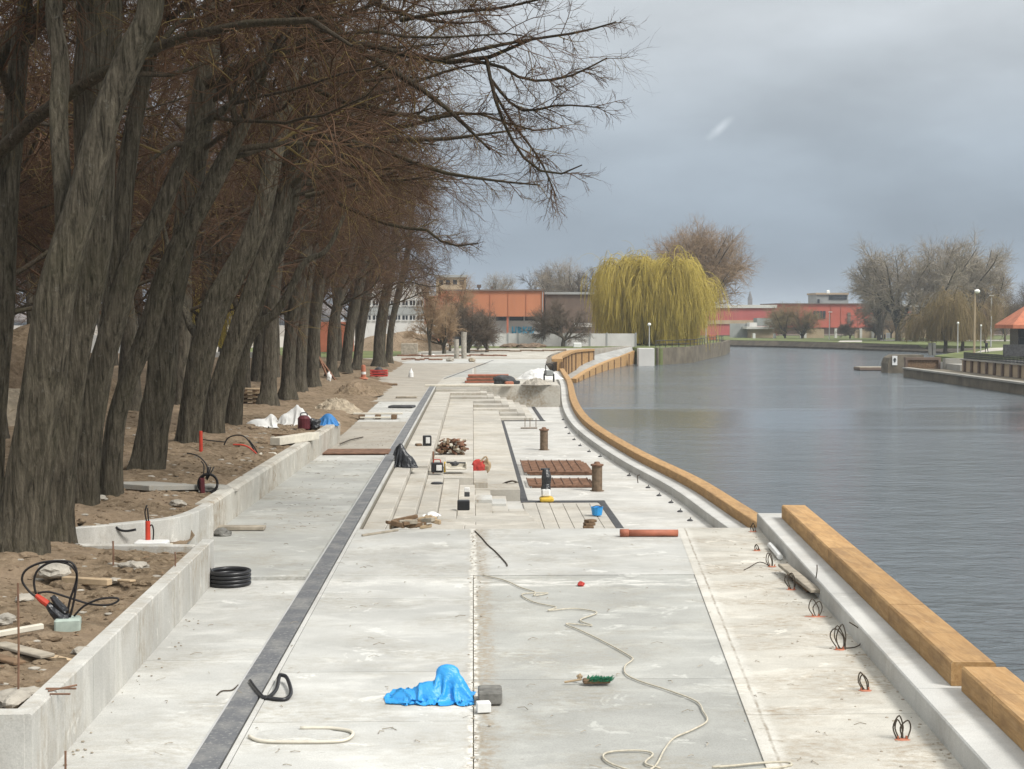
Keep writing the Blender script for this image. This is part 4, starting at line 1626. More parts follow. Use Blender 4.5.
# low white walls and mound at the end of the tree row
m = MB()
blk(m, 372, 324, 442, 335, 225, .4)
tag(m.build('boundary_wall', 'white_wall'), 'low white boundary wall behind the grass mound', 'wall')
V, Fc, n_ = [], [], 30
c0 = P(400, 347, 190)
mound = MB()
for j in range(n_):
    for i in range(n_):
        u, v = i / (n_ - 1) * 2 - 1, j / (n_ - 1) * 2 - 1
        h_ = max(0, 1 - u * u - v * v) ** .8 * 2.3 * (1 + .25 * fbm(u, v, 2.2, 5))
        V.append((c0[0] + u * 6.5, 190 + v * 9, -.15 + h_))
for j in range(n_ - 1):
    for i in range(n_ - 1):
        Fc.append((j * n_ + i, j * n_ + i + 1, (j + 1) * n_ + i + 1, (j + 1) * n_ + i))
mound.quadmesh(V, Fc)
tag(mound.build('earth_mound', 'soil', smooth=True), 'brown earth mound at the far end of the tree row', 'mound')
q = MB()
q.quadmesh([(-26, 150, .006), (-9, 150, .006), (-4, 205, .006), (-30, 205, .006)], [(0, 1, 2, 3)])
struct(q, 'lawn', 'grass')
q = MB()
q.quadmesh([(-3, 199, .006), (15.8, 199, .006), (21.4, 212, .006), (-3, 213.5, .006)], [(0, 1, 2, 3)])
struct(q, 'lawn', 'grass')

# rounded bare garden trees in front of the orange hall
bare_tree('garden_tree', 'low spreading bare tree left of the stone posts', 'tree', (P(444, 346, 168)[0], 168, 0), 6.3, 1.1, 51, 'twig_brown', 11, .12, .042, 1.2, tr=.22, ang=(15, 60), group='small bare trees before the orange hall')
bare_tree('garden_tree', 'dense round bare tree right of the stone posts', 'tree', (P(468, 347, 172)[0], 172, 0), 6.6, 1.2, 52, 'twig_dark', 13, .12, .045, 1.3, tr=.22, ang=(15, 62), group='small bare trees before the orange hall')
bare_tree('garden_tree', 'dense bare bush tree in front of the graffiti wall', 'tree', (P(487, 347, 178)[0], 178, 0), 5.6, 1.2, 53, 'twig_dark', 13, .12, .045, 1.3, tr=.2, ang=(15, 62), group='small bare trees before the orange hall')
bare_tree('garden_tree', 'slim reddish bare tree beside the terracotta wing', 'tree', (P(430, 347, 160)[0], 160, 0), 8.8, .95, 54, 'twig_brown', 8, .2, .04, 1.2, tr=.16, group='small bare trees before the orange hall')
bare_tree('garden_tree', 'taller reddish bare tree before the left end of the orange hall', 'tree', (P(450, 347, 182)[0], 182, 0), 9.6, .9, 56, 'twig_brown', 9, .2, .035, 1.2, tr=.16, group='small bare trees before the orange hall')
bare_tree('garden_tree', 'dark bare tree before the white panel fence', 'tree', (P(563, 346, 210)[0], 210, 0), 7.4, 1.2, 55, 'twig_dark', 12, .16, .05, 1.2, tr=.25, ang=(15, 58), group='small bare trees before the orange hall')
# trees beyond the halls
for i, (px, pt, Y, w_, mt, lb) in enumerate(((497, 273, 420, .9, 'twig_grey', 'pale bare tree rising behind the orange hall roof'), (566, 259, 360, 1.1, 'twig_grey', 'tall grey bare tree behind the dark hall'),
                                      (548, 268, 380, .9, 'twig_dark', 'darker bare tree behind the right end of the orange hall'), (582, 260, 350, .55, 'twig_dark', 'narrow bare poplar just left of the willow'))):
    h_ = P(px, pt, Y)[2] + .2
    bare_tree('distant_tree', lb, 'tree', (P(px, 345, Y)[0], Y, -.2), h_, w_, 60 + i, mt, 11, .2, .09, 1.2, tr=.4, ang=(4, 40), group='bare trees beyond the halls')

# ---- far bank, right
fbk = [W(655, 345.6, WATER_Z), W(725, 346.4, WATER_Z), W(780, 347.6, WATER_Z), W(860, 350.2, WATER_Z), W(930, 353.0, WATER_Z), (87.5, 262, WATER_Z)]
fbk = [(p[0], p[1]) for p in fbk]
BZ = -1.05
m = MB()
outer = fbk + [(58, 200), (47.9, 165.2), (46.6, 127), (45, 60), (44, -60), (300, -60), (300, 700), (20, 700)]
m.prism([(30, 365)] + [(x, y + 3.2) if y > 270 else (x + 4, y) for x, y in outer[:6]] + [(62, 200), (60, 168.4), (57, 158), (57, 60), (57, -60), (400, -60), (400, 1200), (10, 1200)], -3.2, BZ)
struct(m, 'far_bank', 'grass')
m = MB()
V = []
for (x, y) in fbk:
    V += [(x, y, -3), (x, y, -2.15), (x + (.6 if y < 280 else 0), y + 1.2, -1.75), (x + (4.2 if y < 270 else 0), y + 3.4, BZ + .01)]
Fc = [(i * 4 + j, i * 4 + 4 + j, i * 4 + 5 + j, i * 4 + 1 + j) for i in range(len(fbk) - 1) for j in range(3)]
m.quadmesh(V, Fc)
struct(m, 'river_bank', 'bank_stone')
# land between the bank and the horizon
g = MB()
g.quadmesh([(-3000, 330, -.35), (26, 330, -.35), (26, 3000, -.35), (-3000, 3000, -.35)], [(0, 1, 2, 3)])
struct(g, 'far_land', 'far_ground')
g = MB()
g.quadmesh([(26, 425, -.9), (3000, 425, -.9), (3000, 3000, -.9), (26, 3000, -.9)], [(0, 1, 2, 3)])
struct(g, 'far_land', 'far_ground')
# pale path along the far bank and one climbing by the kiosk
q = MB()
pl = [W(840, 340.6, BZ + .02), W(862, 340.0, BZ + .02), W(862, 342.0, BZ + .02), W(838, 342.0, BZ + .02)]
q.quadmesh(pl, [(3, 2, 1, 0)])
q.quadmesh([W(880, 340.8, BZ + .02), W(1060, 341.2, BZ + .02), W(1060, 339.8, BZ + .02), W(880, 339.6, BZ + .02)], [(0, 1, 2, 3)])
q.quadmesh([W(975, 352.5, BZ + .02), W(1002, 350.5, BZ + .02), W(1006, 347.5, BZ + .02), W(990, 348, BZ + .02)], [(0, 1, 2, 3)])
struct(q, 'path', 'path')

# right quay
m = MB()
m.sweep([(45.5, 85, 0), (46.6, 127, 0), (47.7, 165, 0)], [(0, -3), (0, -1.62), (6.4, -1.62), (6.4, -3)])
tag(m.build('quay_wall', 'moss_concrete'), 'brown stained quay wall with a walkway at the right edge', 'wall')
m = MB()
m.sweep([(45.45, 85, 0), (46.55, 127, 0), (47.65, 165.05, 0)], [(-.1, -1.62), (-.1, -1.45), (.7, -1.45), (.7, -1.62)])
tag(m.build('quay_coping', 'old_concrete'), 'pale coping along the edge of the right quay wall', 'coping')
t = thing('upper_wall', 'retaining wall of beige panels between dark posts on the right quay', 'wall', (51, 140, -1.6))
ya, yb = 100.0, 157.0
m = MB()
m.sweep([(50.6, ya, 0), (51.6, yb, 0)], [(0, -1.7), (0, -.42), (.4, -.42), (.4, -1.7)])
m.build('panels', 'beige_wall', t)
for k in range(24):
    y = ya + (yb - ya) * (k + .5) / 24
    x = 50.6 + (y - ya) / (yb - ya)
    m = MB()
    m.box((x - .08, y, -1.02), (.3, .35, 1.3), 0, .02)
    m.build('post', 'dark_wall', t)
m = MB()
m.sweep([(50.4, ya, 0), (51.4, yb, 0)], [(0, -.42), (0, -.3), (.7, -.3), (.7, -.42)])
m.build('coping', 'old_concrete', t)
t = thing('quay_railing', 'dark barred railing on top of the beige panel wall', 'railing', (51, 140, -.3))
m = MB()
for z in (-.22, -.02, .18, .34):
    m.sweep([(50.75, ya, 0), (51.75, yb, 0)], [(0, z), (0, z + .07), (.06, z + .07), (.06, z)])
m.build('rails', 'dark_metal', t)
m = MB()
for k in range(150):
    y = ya + (yb - ya) * (k + .5) / 150
    m.box((50.75 + (y - ya) / (yb - ya), y, .05), (.05, .16, .7))
m.build('bars', 'dark_metal', t)
# upper land behind that wall
m = MB()
m.prism([(51.0, 99.8), (52.0, 157.1), (62, 158), (120, 158), (120, 99.8)], -2, -.45)
struct(m, 'kiosk_terrace', 'paver')
m = MB()
m.prism([(51.8, 158.2), (52.2, 168), (60, 168), (62, 158.2)], -2.2, -1.0)
m2 = P(945, 358, 160)
tag(m.build('quay_steps', 'old_concrete'), 'pale concrete landing between the railing and the dark screen', 'landing')
t = thing('screen_fence', 'dark brown framed screen standing on the end of the right quay', 'screen', (49, 168, -1.6))
m = MB()
blk(m, 906.5, 360, 940, 371.5, 165.2, .2)
m.build('panel', 'wood_dark', t)
m = MB()
blk(m, 905.5, 357.4, 941, 360, 165.0, .7)
blk(m, 905.5, 371.2, 941, 373.4, 164.9, .6)
blk(m, 905.6, 360, 907.6, 371.5, 165.0, .5)
blk(m, 938.6, 360, 941, 371.5, 165.0, .5)
m.build('frame', 'dark_wall', t)
m = MB()
blk(m, 941.6, 362, 945, 372.5, 164.5, .4)
tag(m.build('marker_post', 'white_wall'), 'white marker post at the right end of the dark screen', 'post')
m = MB()
blk(m, 945.5, 358.5, 969.5, 373.2, 163.5, 1.0)
tag(m.build('stair_wall', 'old_concrete'), 'pale concrete stair wall right of the dark screen', 'wall')
t = thing('landing_hut', 'small rounded concrete pier head carrying a white sign', 'pier', (50, 178, -2.2))
m = MB()
a, c = P(888, 370.5, 176), P(907, 355.0, 176)
prof = [(a[0], -2.6), (c[0] + 2, -2.6), (c[0] + 2, c[2]), (a[0] + .9, c[2]), (a[0] + .25, c[2] - .35), (a[0], c[2] - 1.0)]
V = [(x, 176, z) for x, z in prof] + [(x, 179, z) for x, z in prof]
m.quadmesh(V, [tuple(range(6)), tuple(reversed(range(6, 12)))] + [(j, 6 + j, 6 + (j + 1) % 6, (j + 1) % 6) for j in range(6)])
m.build('body', 'moss_concrete', t)
m = MB()
blk(m, 892.4, 355.8, 897.3, 365.2, 175.9, .08)
sg = m.build('sign', 'white_plastic', t)
m = MB()
for (x0, y0, x1, y1) in ((894.1, 358.0, 895.7, 359.0), (893.6, 359.2, 896.2, 360.4), (894.3, 360.6, 895.5, 362.2)):
    blk(m, x0, y0, x1, y1, 175.85, .04)
m.build('sign_mark', 'dark_metal', sg)
t = thing('jetty', 'low flat floating jetty left of the pier head', 'jetty', (47, 184, -2.4))
m = MB()
a, c = W(858.5, 369, -2.3), W(888, 369.5, -2.3)
m.box(((a[0] + c[0]) / 2 + .3, a[1] + 1, -2.3), (c[0] - a[0] + .6, 3.0, .35), 0, .05)
m.build('pontoon', 'dark_wall', t)
m = MB()
m.box(((a[0] + c[0]) / 2 + .3, a[1] + 1, -2.09), (c[0] - a[0] + .4, 2.8, .07))
m.build('boards', 'wood_grey', t)

# kiosk with orange tiled roof
t = thing('kiosk', 'glazed kiosk with an orange tiled roof at the right frame edge', 'kiosk', (54, 145, -.45))
m = MB()
c_, s_ = bk(1019, 327, 1069, 356, 142, 2.4)
m.box(c_, s_)
m.build('glass_walls', 'glass', t)
m = MB()
for px in (1019.4, 1026, 1036, 1048, 1058, 1068):
    blk(m, px - .4, 326, px + .4, 356, 141.9, .2)
blk(m, 1019, 337, 1069, 338, 141.85, .2)
m.build('frames', 'dark_metal', t)
a = P(1011.5, 328.5, 141)
b_ = P(1075, 328.5, 141)
zt = P(1030, 305, 141)[2]
m = MB()
x0, x1, y0, y1, z0 = a[0], b_[0], 140.6, 145.6, a[2]
V = [(x0, y0, z0), (x1, y0, z0), (x1, y1, z0), (x0, y1, z0), (x0, y0, z0 + .35), (x1, y0, z0 + .35), (x1, y1, z0 + .35), (x0, y1, z0 + .35), (x0 + 2.2, y0 + 2.3, zt), (x1 - 2.2, y0 + 2.3, zt), (x1 - 2.2, y1 - 2.3, zt), (x0 + 2.2, y1 - 2.3, zt)]
m.quadmesh(V, [(3, 2, 1, 0), (0, 1, 5, 4), (1, 2, 6, 5), (2, 3, 7, 6), (3, 0, 4, 7), (4, 5, 9, 8), (5, 6, 10, 9), (6, 7, 11, 10), (7, 4, 8, 11), (8, 9, 10, 11)])
m.build('roof', 'roof_tile', t)
m = MB()
blk(m, 1004, 344.5, 1070, 356.5, 138, .25)
tag(m.build('terrace_screen', 'dark_grey'), 'dark grey screen wall in front of the kiosk', 'screen')

# poles and lamps on the right
t = thing('street_lamp', 'tall pale street lamp with a white head left of the kiosk', 'lamp', (P(975, 352, 205)[0], 205, -1.1))
a = P(975, 291, 205)
m = MB()
m.cyl((a[0], 205, -1.2), .16, .10, a[2] + 1.2, 8)
m.build('pole', 'beige_wall', t)
m = MB()
m.lathe((a[0] + .3, 205, a[2] - .1), [(.05, -.25), (.35, -.1), (.4, .1), (.25, .3), (.05, .35)], 12)
m.build('lamp_head', 'globe', t)
t = thing('utility_pole', 'thin pale pole right of the tall street lamp', 'pole', (P(991, 350, 260)[0], 260, -1.1))
a = P(991.5, 296, 260)
m = MB()
m.cyl((a[0], 260, -1.2), .14, .09, a[2] + 1.2, 8)
m.build('shaft', 'pale_metal', t)
m = MB()
m.box((a[0], 260, a[2] + .05), (.7, .3, .22), 0, .05)
m.build('head', 'pale_metal', t)
globe_lamp('short globe lamp before the brown weeping tree', 958, 323, 352, 215, .17)
globe_lamp('dim globe lamp just right of the tall street lamp', 981, 325.5, 352, 215, .14)
t = thing('street_lamp', 'slim white lamp post before the red building', 'lamp', (P(829.5, 342, 350)[0], 350, -1.05))
a = P(829.5, 312, 350)
m = MB()
m.cyl((a[0], 350, -1.1), .12, .08, a[2] + 1.1, 6)
m.build('pole', 'pale_metal', t)
m = MB()
m.box((a[0] + .2, 350, a[2]), (.9, .35, .2), 0, .04)
m.build('lamp_head', 'white_plastic', t)
for lb, px, pt, pb, Y in (('pair of concrete posts, left one, below the big grey trees', 930.4, 343, 355.5, 230), ('pair of concrete posts, right one, below the big grey trees', 934.4, 343, 355.5, 230)):
    m = MB()
    blk(m, px - 1.4, pt, px + 1.4, pb, Y, .45, .03)
    tag(m.build('concrete_post', 'old_concrete'), lb, 'post')

# buildings far right
t = thing('pink_hall', 'long pink red hall with a white roof band beyond the far bank', 'building', (75, 430, -1))
m = MB()
blk(m, 690, 308, 777, 345, 430, 30)
m.build('wall', 'pink_clad', t)
m = MB()
blk(m, 690, 304.8, 777, 308, 429.5, 31)
m.build('roof_band', 'white_wall', t)
m = MB()
blk(m, 700, 320.2, 776, 324, 429.7, .5)
m.build('base_band', 'beige_wall', t)
t = thing('red_block', 'red block with a dark window grid beyond the far bank', 'building', (100, 440, -1))
m = MB()
blk(m, 777.5, 304, 873, 327.5, 440, 25)
m.build('wall', 'red_clad', t)
m = MB()
blk(m, 777.5, 327.5, 873, 345, 441, 23)
m.build('ground_floor', 'dark_wall', t)
for k in range(4):
    m = MB()
    blk(m, 813.5 + 3.2 * k, 311, 816 + 3.2 * k, 318.6, 439.8, .4)
    m.build('window', 'glass', t)
for px in (790, 803, 831, 841, 858):
    m = MB()
    blk(m, px - .1, 304.6, px + .1, 327, 439.85, .15)
    m.build('panel_seam', 'terracotta', t)
m = MB()
blk(m, 777, 303.2, 873.6, 304.2, 439.5, 26)
m.build('roof_edge', 'dark_wall', t)
m = MB()
blk(m, 847.6, 312.5, 850.6, 323, 439.8, .4)
m.build('door', 'dark_wall', t)
t = thing('roof_house', 'grey house with a flat roof peeking over the red block', 'building', (108, 480, -1))
m = MB()
blk(m, 816.5, 294.4, 848, 330, 480, 12)
m.build('wall', 'grey_wall', t)
m = MB()
blk(m, 815.8, 292.8, 849, 294.6, 479.5, 13)
m.build('roof_edge', 'beige_wall', t)
m = MB()
blk(m, 829, 295.4, 847, 299.6, 479.8, .3)
m.build('window', 'glass', t)
m = MB()
blk(m, 817.6, 299, 819.6, 304, 479.8, .3)
m.build('window', 'glass', t)
m = MB()
m.box((P(828, 292, 478)[0], 478, P(828, 292, 478)[2]), (1.0, .6, 1.2), 0, .2)
m.build('roof_lamp', 'globe', t)
t = thing('long_hall', 'long dark hall with a white roof line behind the big grey trees', 'building', (140, 445, -1))
m = MB()
blk(m, 873.5, 307, 1040, 345, 445, 25)
m.build('wall', 'dark_wall', t)
m = MB()
blk(m, 873.5, 303.8, 1040, 307, 444.5, 26)
m.build('roof_band', 'white_wall', t)
m = MB()
blk(m, 903, 311.5, 912, 314.5, 444.8, .4)
m.build('sign_band', 'orange_plastic', t)
t = thing('white_flats', 'white block of flats showing between the big grey trees', 'building', (150, 600, -1))
m = MB()
blk(m, 916.5, 287, 941, 320, 600, 14)
m.build('wall', 'white_wall', t)
for k in range(3):
    for j in range(2):
        m = MB()
        blk(m, 919 + 4 * k, 289.5 + 6 * j, 921.4 + 4 * k, 293.2 + 6 * j, 599.8, .4)
        m.build('window', 'glass', t)
t = thing('shed', 'small grey shed with a white flat roof on the far bank', 'shed', (85, 372, -1.05))
m = MB()
blk(m, 751, 329, 775, 339.8, 380, 8)
m.build('wall', 'beige_wall', t)
m = MB()
blk(m, 746.5, 326.6, 775, 329, 379, 10)
blk(m, 749.5, 322.6, 757, 326.8, 381, 4)
m.build('roof', 'white_wall', t)
m = MB()
blk(m, 730, 323.5, 747, 340, 385, .4)
tag(m.build('grey_hoarding', 'grey_wall'), 'blue grey hoarding left of the small shed', 'hoarding')
m = MB()
blk(m, 757, 318, 775, 326, 395, 5)
tag(m.build('grey_container', 'grey_wall'), 'grey container roof behind the small shed', 'container')
t = thing('bank_fence', 'beige wall with gateposts below the red block', 'wall', (105, 376, -1.05))
m = MB()
blk(m, 800, 329, 824, 338.8, 378, .5)
blk(m, 855, 329.5, 930, 339, 378, .5)
m.build('panel', 'beige_wall', t)
for px in (801.5, 805.5, 836, 861, 873):
    m = MB()
    blk(m, px - 1.1, 328.5, px + 1.1, 339, 377.6, .7)
    m.build('post', 'white_wall', t)
for px in (754.3, 775):
    m = MB()
    blk(m, px - 1.2, 333.5, px + 1.2, 339.5, 372, .8, .05)
    tag(m.build('white_cabinet', 'white_plastic'), 'white roadside cabinet left of the shed' if px < 760 else 'white roadside cabinet at the right corner of the shed', 'cabinet')
m = MB()
blk(m, 709, 335, 716, 345, 285, 4, .05)
tag(m.build('brick_hut', 'terracotta'), 'small terracotta hut at the right edge of the willow', 'hut')
m = MB()
blk(m, 886.6, 332.8, 890.4, 338.5, 332, .3)
tag(m.build('notice_board', 'white_plastic'), 'white notice board beside the standing walker', 'board')
# church spire and skyline, very far off
t = thing('church_spire', 'tiny dark church spire on the skyline above the pink hall', 'spire', (P(750, 305, 1500)[0], 1500, 0))
a = P(750, 306, 1500)
m = MB()
m.box((a[0], 1500, 10), (4, 4, 26))
m.build('tower', 'brown_far', t)
m = MB()
m.tube([(a[0], 1500, 22.9), (a[0], 1500, 31)], [2.6, .2], 4, False)
m.build('spire', 'brown_far', t)


def woods(name, px0, px1, pt, Y, seed, mat, n=160, thick=30):
    m = MB()
    rr_ = random.Random(seed)
    x0, x1 = P(px0, 320, Y)[0], P(px1, 320, Y)[0]
    hm = P(px0, pt, Y)[2]
    for _ in range(n):
        x = rr_.uniform(x0, x1)
        r0 = (x1 - x0) / n * rr_.uniform(1.6, 3.2)
        h_ = hm * rr_.uniform(.6, 1.0) * (1 + .18 * fbm(x, 0, .02, seed))
        m.rock((x, Y + rr_.uniform(0, thick), h_ * .45), (r0, r0, h_ * .55), rr_.randint(0, 99))
    o = m.build(name, mat, smooth=True)
    tag(o, kind='stuff')
    return o


woods('distant_woods', -700, 700, 304, 900, 3, 'brown_far', 200)
woods('distant_woods', 690, 1250, 306, 900, 5, 'brown_far', 140)

# big grey trees on the right and others of the far bank
bt = [(898, 226, 330, 1.0, 'broad grey bare tree with limbs spreading to the left', 'twig_grey', 71, (-.10, 0)),
      (931, 224, 326, 1.0, 'grey bare tree in the middle of the big group', 'twig_grey', 72, (0, 0)),
      (955, 225, 332, 1.05, 'grey bare tree on the right of the big group', 'twig_grey', 73, (.1, 0)),
      (880, 250, 345, 1.0, 'lower grey bare tree at the left end of the big group', 'twig_grey', 74, (.1, 0)),
      (978, 240, 340, 1.0, 'lower grey bare tree at the right end of the big group', 'twig_grey', 75, (.1, 0))]
for (px, pt, Y, sp, lb, mt, sd_, bi) in bt:
    bare_tree('great_tree', lb, 'tree', (P(px, 345, Y)[0], Y, BZ), P(px, pt, Y)[2] - BZ - .5, sp, sd_, mt, 10, .16, .045, 1.3, tr=.65, ang=(8, 56), group='big grey trees on the far bank', up_=.03)
weeping('weeping_tree', 'brown drooping weeping tree left of the tall street lamp', (P(945, 352, 232)[0], 232, BZ), 12.4, 7.5, 81, 'twig_tan', 6, 9, .28, .04, .62, nb=7)
weeping('weeping_tree', 'narrow brown drooping tree just left of the tall street lamp', (P(962, 352, 238)[0], 238, BZ), 12.6, 5, 82, 'twig_tan', 5, 8, .25, .04, .6, nb=7)
bare_tree('bank_shrub', 'dense olive brown tree in front of the red block', 'tree', (P(785, 341, 372)[0], 372, BZ), 10.5, 1.2, 83, 'twig_tan', 14, .1, .09, 1.2, tr=.25, ang=(10, 55), multi=True)
bare_tree('bank_shrub', 'second olive brown tree in front of the red block', 'tree', (P(802, 341, 370)[0], 370, BZ), 10.0, 1.2, 84, 'twig_tan', 14, .1, .09, 1.2, tr=.25, ang=(10, 55), multi=True)
for i, (px, pt, Y, mt, lb) in enumerate(((875, 312, 372, 'twig_dark', 'small dark tree at the right end of the red block'), (891, 308, 374, 'twig_brown', 'small reddish bare tree under the grey trees'),
                                      (915, 310, 372, 'twig_brown', 'reddish bare bush right of the walker'), (850, 318, 366, 'twig_dark', 'dark young tree before the red door'),
                                      (985, 300, 300, 'twig_brown', 'brown bare tree behind the thin pale pole'), (1005, 290, 320, 'twig_dark', 'dark bare tree above the kiosk roof'), (1022, 276, 340, 'twig_dark', 'tall dark tree at the right frame edge'))):
    bare_tree('bank_tree', lb, 'tree', (P(px, 342, Y)[0], Y, BZ), P(px, pt, Y)[2] - BZ, 1.2, 90 + i, mt, 12, .15, .09, 1.15, tr=.22, ang=(10, 50))

# ------------------------------------------------------------------ people


def person(label, x, y, z, rz, coat, seed=0, h=1.75, walk=.22):
    bm_v = [(0, 0, .93), (0, 0, 1.15), (0, .01, 1.38), (0, .0, 1.50), (0, -.02, 1.66),
            (.10, 0, .90), (.11, -walk * .5, .50), (.11, -walk * .6 + .08, .09), (.11, -walk * .6 - .07, .04),
            (-.10, 0, .90), (-.11, walk * .5, .50), (-.11, walk + .05, .10), (-.11, walk - .09, .04),
            (.20, .01, 1.40), (.25, walk * .3, 1.13), (.24, walk * .35 - .06, .88),
            (-.20, .01, 1.40), (-.25, -walk * .3, 1.13), (-.24, -walk * .3 - .10, .90)]
    ed = [(0, 1), (1, 2), (2, 3), (3, 4), (0, 5), (5, 6), (6, 7), (7, 8), (0, 9), (9, 10), (10, 11), (11, 12), (2, 13), (13, 14), (14, 15), (2, 16), (16, 17), (17, 18)]
    rad = [.16, .15, .16, .065, .105, .10, .075, .05, .045, .10, .075, .05, .045, .075, .055, .04, .075, .055, .04]
    me = bpy.data.meshes.new('person_skeleton')
    me.from_pydata(bm_v, ed, [])
    o = bpy.data.objects.new('person_skeleton', me)
    COL.objects.link(o)
    sk = o.modifiers.new('skin', 'SKIN')
    for i, r_ in enumerate(rad):
        me.skin_vertices[0].data[i].radius = (r_, r_ * .85)
    me.skin_vertices[0].data[0].use_root = True
    sb = o.modifiers.new('sub', 'SUBSURF')
    sb.levels = sb.render_levels = 2
    dg = bpy.context.evaluated_depsgraph_get()
    nm = bpy.data.meshes.new_from_object(o.evaluated_get(dg))
    bpy.data.objects.remove(o)
    p_ = bpy.data.objects.new('person', nm)
    COL.objects.link(p_)
    nm.materials.clear()
    for mn in (coat, 'dark_cloth', 'skin', 'wood_dark'):
        nm.materials.append(MATS[mn])
    for f_ in nm.polygons:
        c = f_.center
        f_.material_index = 0 if .88 < c[2] < 1.5 else (1 if c[2] <= .88 else (3 if c[2] > 1.68 or (c[1] > .0 and c[2] > 1.58) else 2))
        if c[2] < .92 and abs(c[0]) > .19:
            f_.material_index = 2
        f_.use_smooth = True
    p_.location = (x, y, z)
    p_.rotation_euler = (0, 0, rz)
    p_.scale = (h / 1.75,) * 3
    return tag(p_, label, 'person')


pp_ = P(884.6, 341, 330)
person('person in dark clothes standing by the white notice board', pp_[0], 330, BZ, R(80), 'dark_cloth')
pp_ = P(881.2, 341, 329)
person('person in a white top beside the one in dark clothes', pp_[0], 329, BZ, R(60), 'white_plastic', h=1.45)
pp_ = P(986.5, 345, 215)
person('person in black walking past the lamps near the kiosk', pp_[0], 215, BZ, R(200), 'dark_cloth')

# ------------------------------------------------------------------ site things


def heap(name, label, cat, c, rx, ry, bumps, mat, seed=1, crum=.05, rz=0.0, n=44, group=None, cs=5.0, edge=.35, jit=.55, rad=None):
    """crumpled sheet or sack: a closed lumpy body; bumps are (u, v, radius, height, sharpness)"""
    V, Fc = [], []
    jr = random.Random(seed * 31 + n)
    ca, sa = math.cos(rz), math.sin(rz)
    for j in range(n):
        for i in range(n):
            u, v = i / (n - 1) * 2 - 1, j / (n - 1) * 2 - 1
            if 0 < i < n - 1 and 0 < j < n - 1:      # uneven facets: creased sheet, not a smooth lump
                u += jr.uniform(-jit, jit) / n * 1.6
                v += jr.uniform(-jit, jit) / n * 1.6
            # square to disc
            du, dv = u * math.sqrt(1 - v * v / 2), v * math.sqrt(1 - u * u / 2)
            rr = math.hypot(du, dv)
            an = math.atan2(dv, du)
            wob = 1 + .16 * mnoise.noise(Vector((math.cos(an) * 1.7, math.sin(an) * 1.7, seed * 3.1))) + .07 * mnoise.noise(Vector((math.cos(an) * 5, math.sin(an) * 5, seed)))
            x, y = du * rx * wob, dv * ry * wob
            h = 0
            for (bu, bv, br, bh, sp) in bumps:
                d = math.hypot((du - bu), (dv - bv)) / br
                h = max(h, bh * max(0.0, 1 - d ** sp)) if sp > 0 else h + bh * math.exp(-d * d)
            fall = min(1, max(0, (1 - rr) / edge)) ** .6
            p = Vector((x / rx * cs * .5 + seed, y / ry * cs * .5, h * 3))
            rid = 1 - abs(mnoise.noise(p)) * 2
            rid2 = 1 - abs(mnoise.noise(p * 2.3 + Vector((3, 3, 3)))) * 2
            fold = crum * (rid + .5 * rid2)
            if rad:                       # folds running out from the gathered top
                aa = math.atan2(dv - rad[1], du - rad[0]) * rad[2] + 2.2 * mnoise.noise(Vector((du * 2.2, dv * 2.2, seed)))
                rd = math.hypot(dv - rad[1], du - rad[0])
                fold += rad[3] * (1 - 2 * abs(math.sin(aa))) * min(1, rd * 3) * (.35 + 2.2 * min(.35, h))
            z = (h + fold) * fall + .012
            off = crum * .7 * mnoise.noise(p * 1.4 + Vector((9, 1, 4))) * fall
            x += off
            y += off * .5
            V.append((c[0] + x * ca - y * sa, c[1] + x * sa + y * ca, c[2] + max(z, .006)))
    for j in range(n - 1):
        for i in range(n - 1):
            q4 = (j * n + i, j * n + i + 1, (j + 1) * n + i + 1, (j + 1) * n + i)
            if (i * 7 + j * 3) % 5 < 2:
                Fc += [(q4[0], q4[1], q4[2]), (q4[0], q4[2], q4[3])]
            else:
                Fc += [(q4[0], q4[1], q4[3]), (q4[1], q4[2], q4[3])]
    m = MB()
    m.quadmesh(V, Fc)
    o = m.build(name, mat, loc=c)
    return tag(o, label, cat, group)


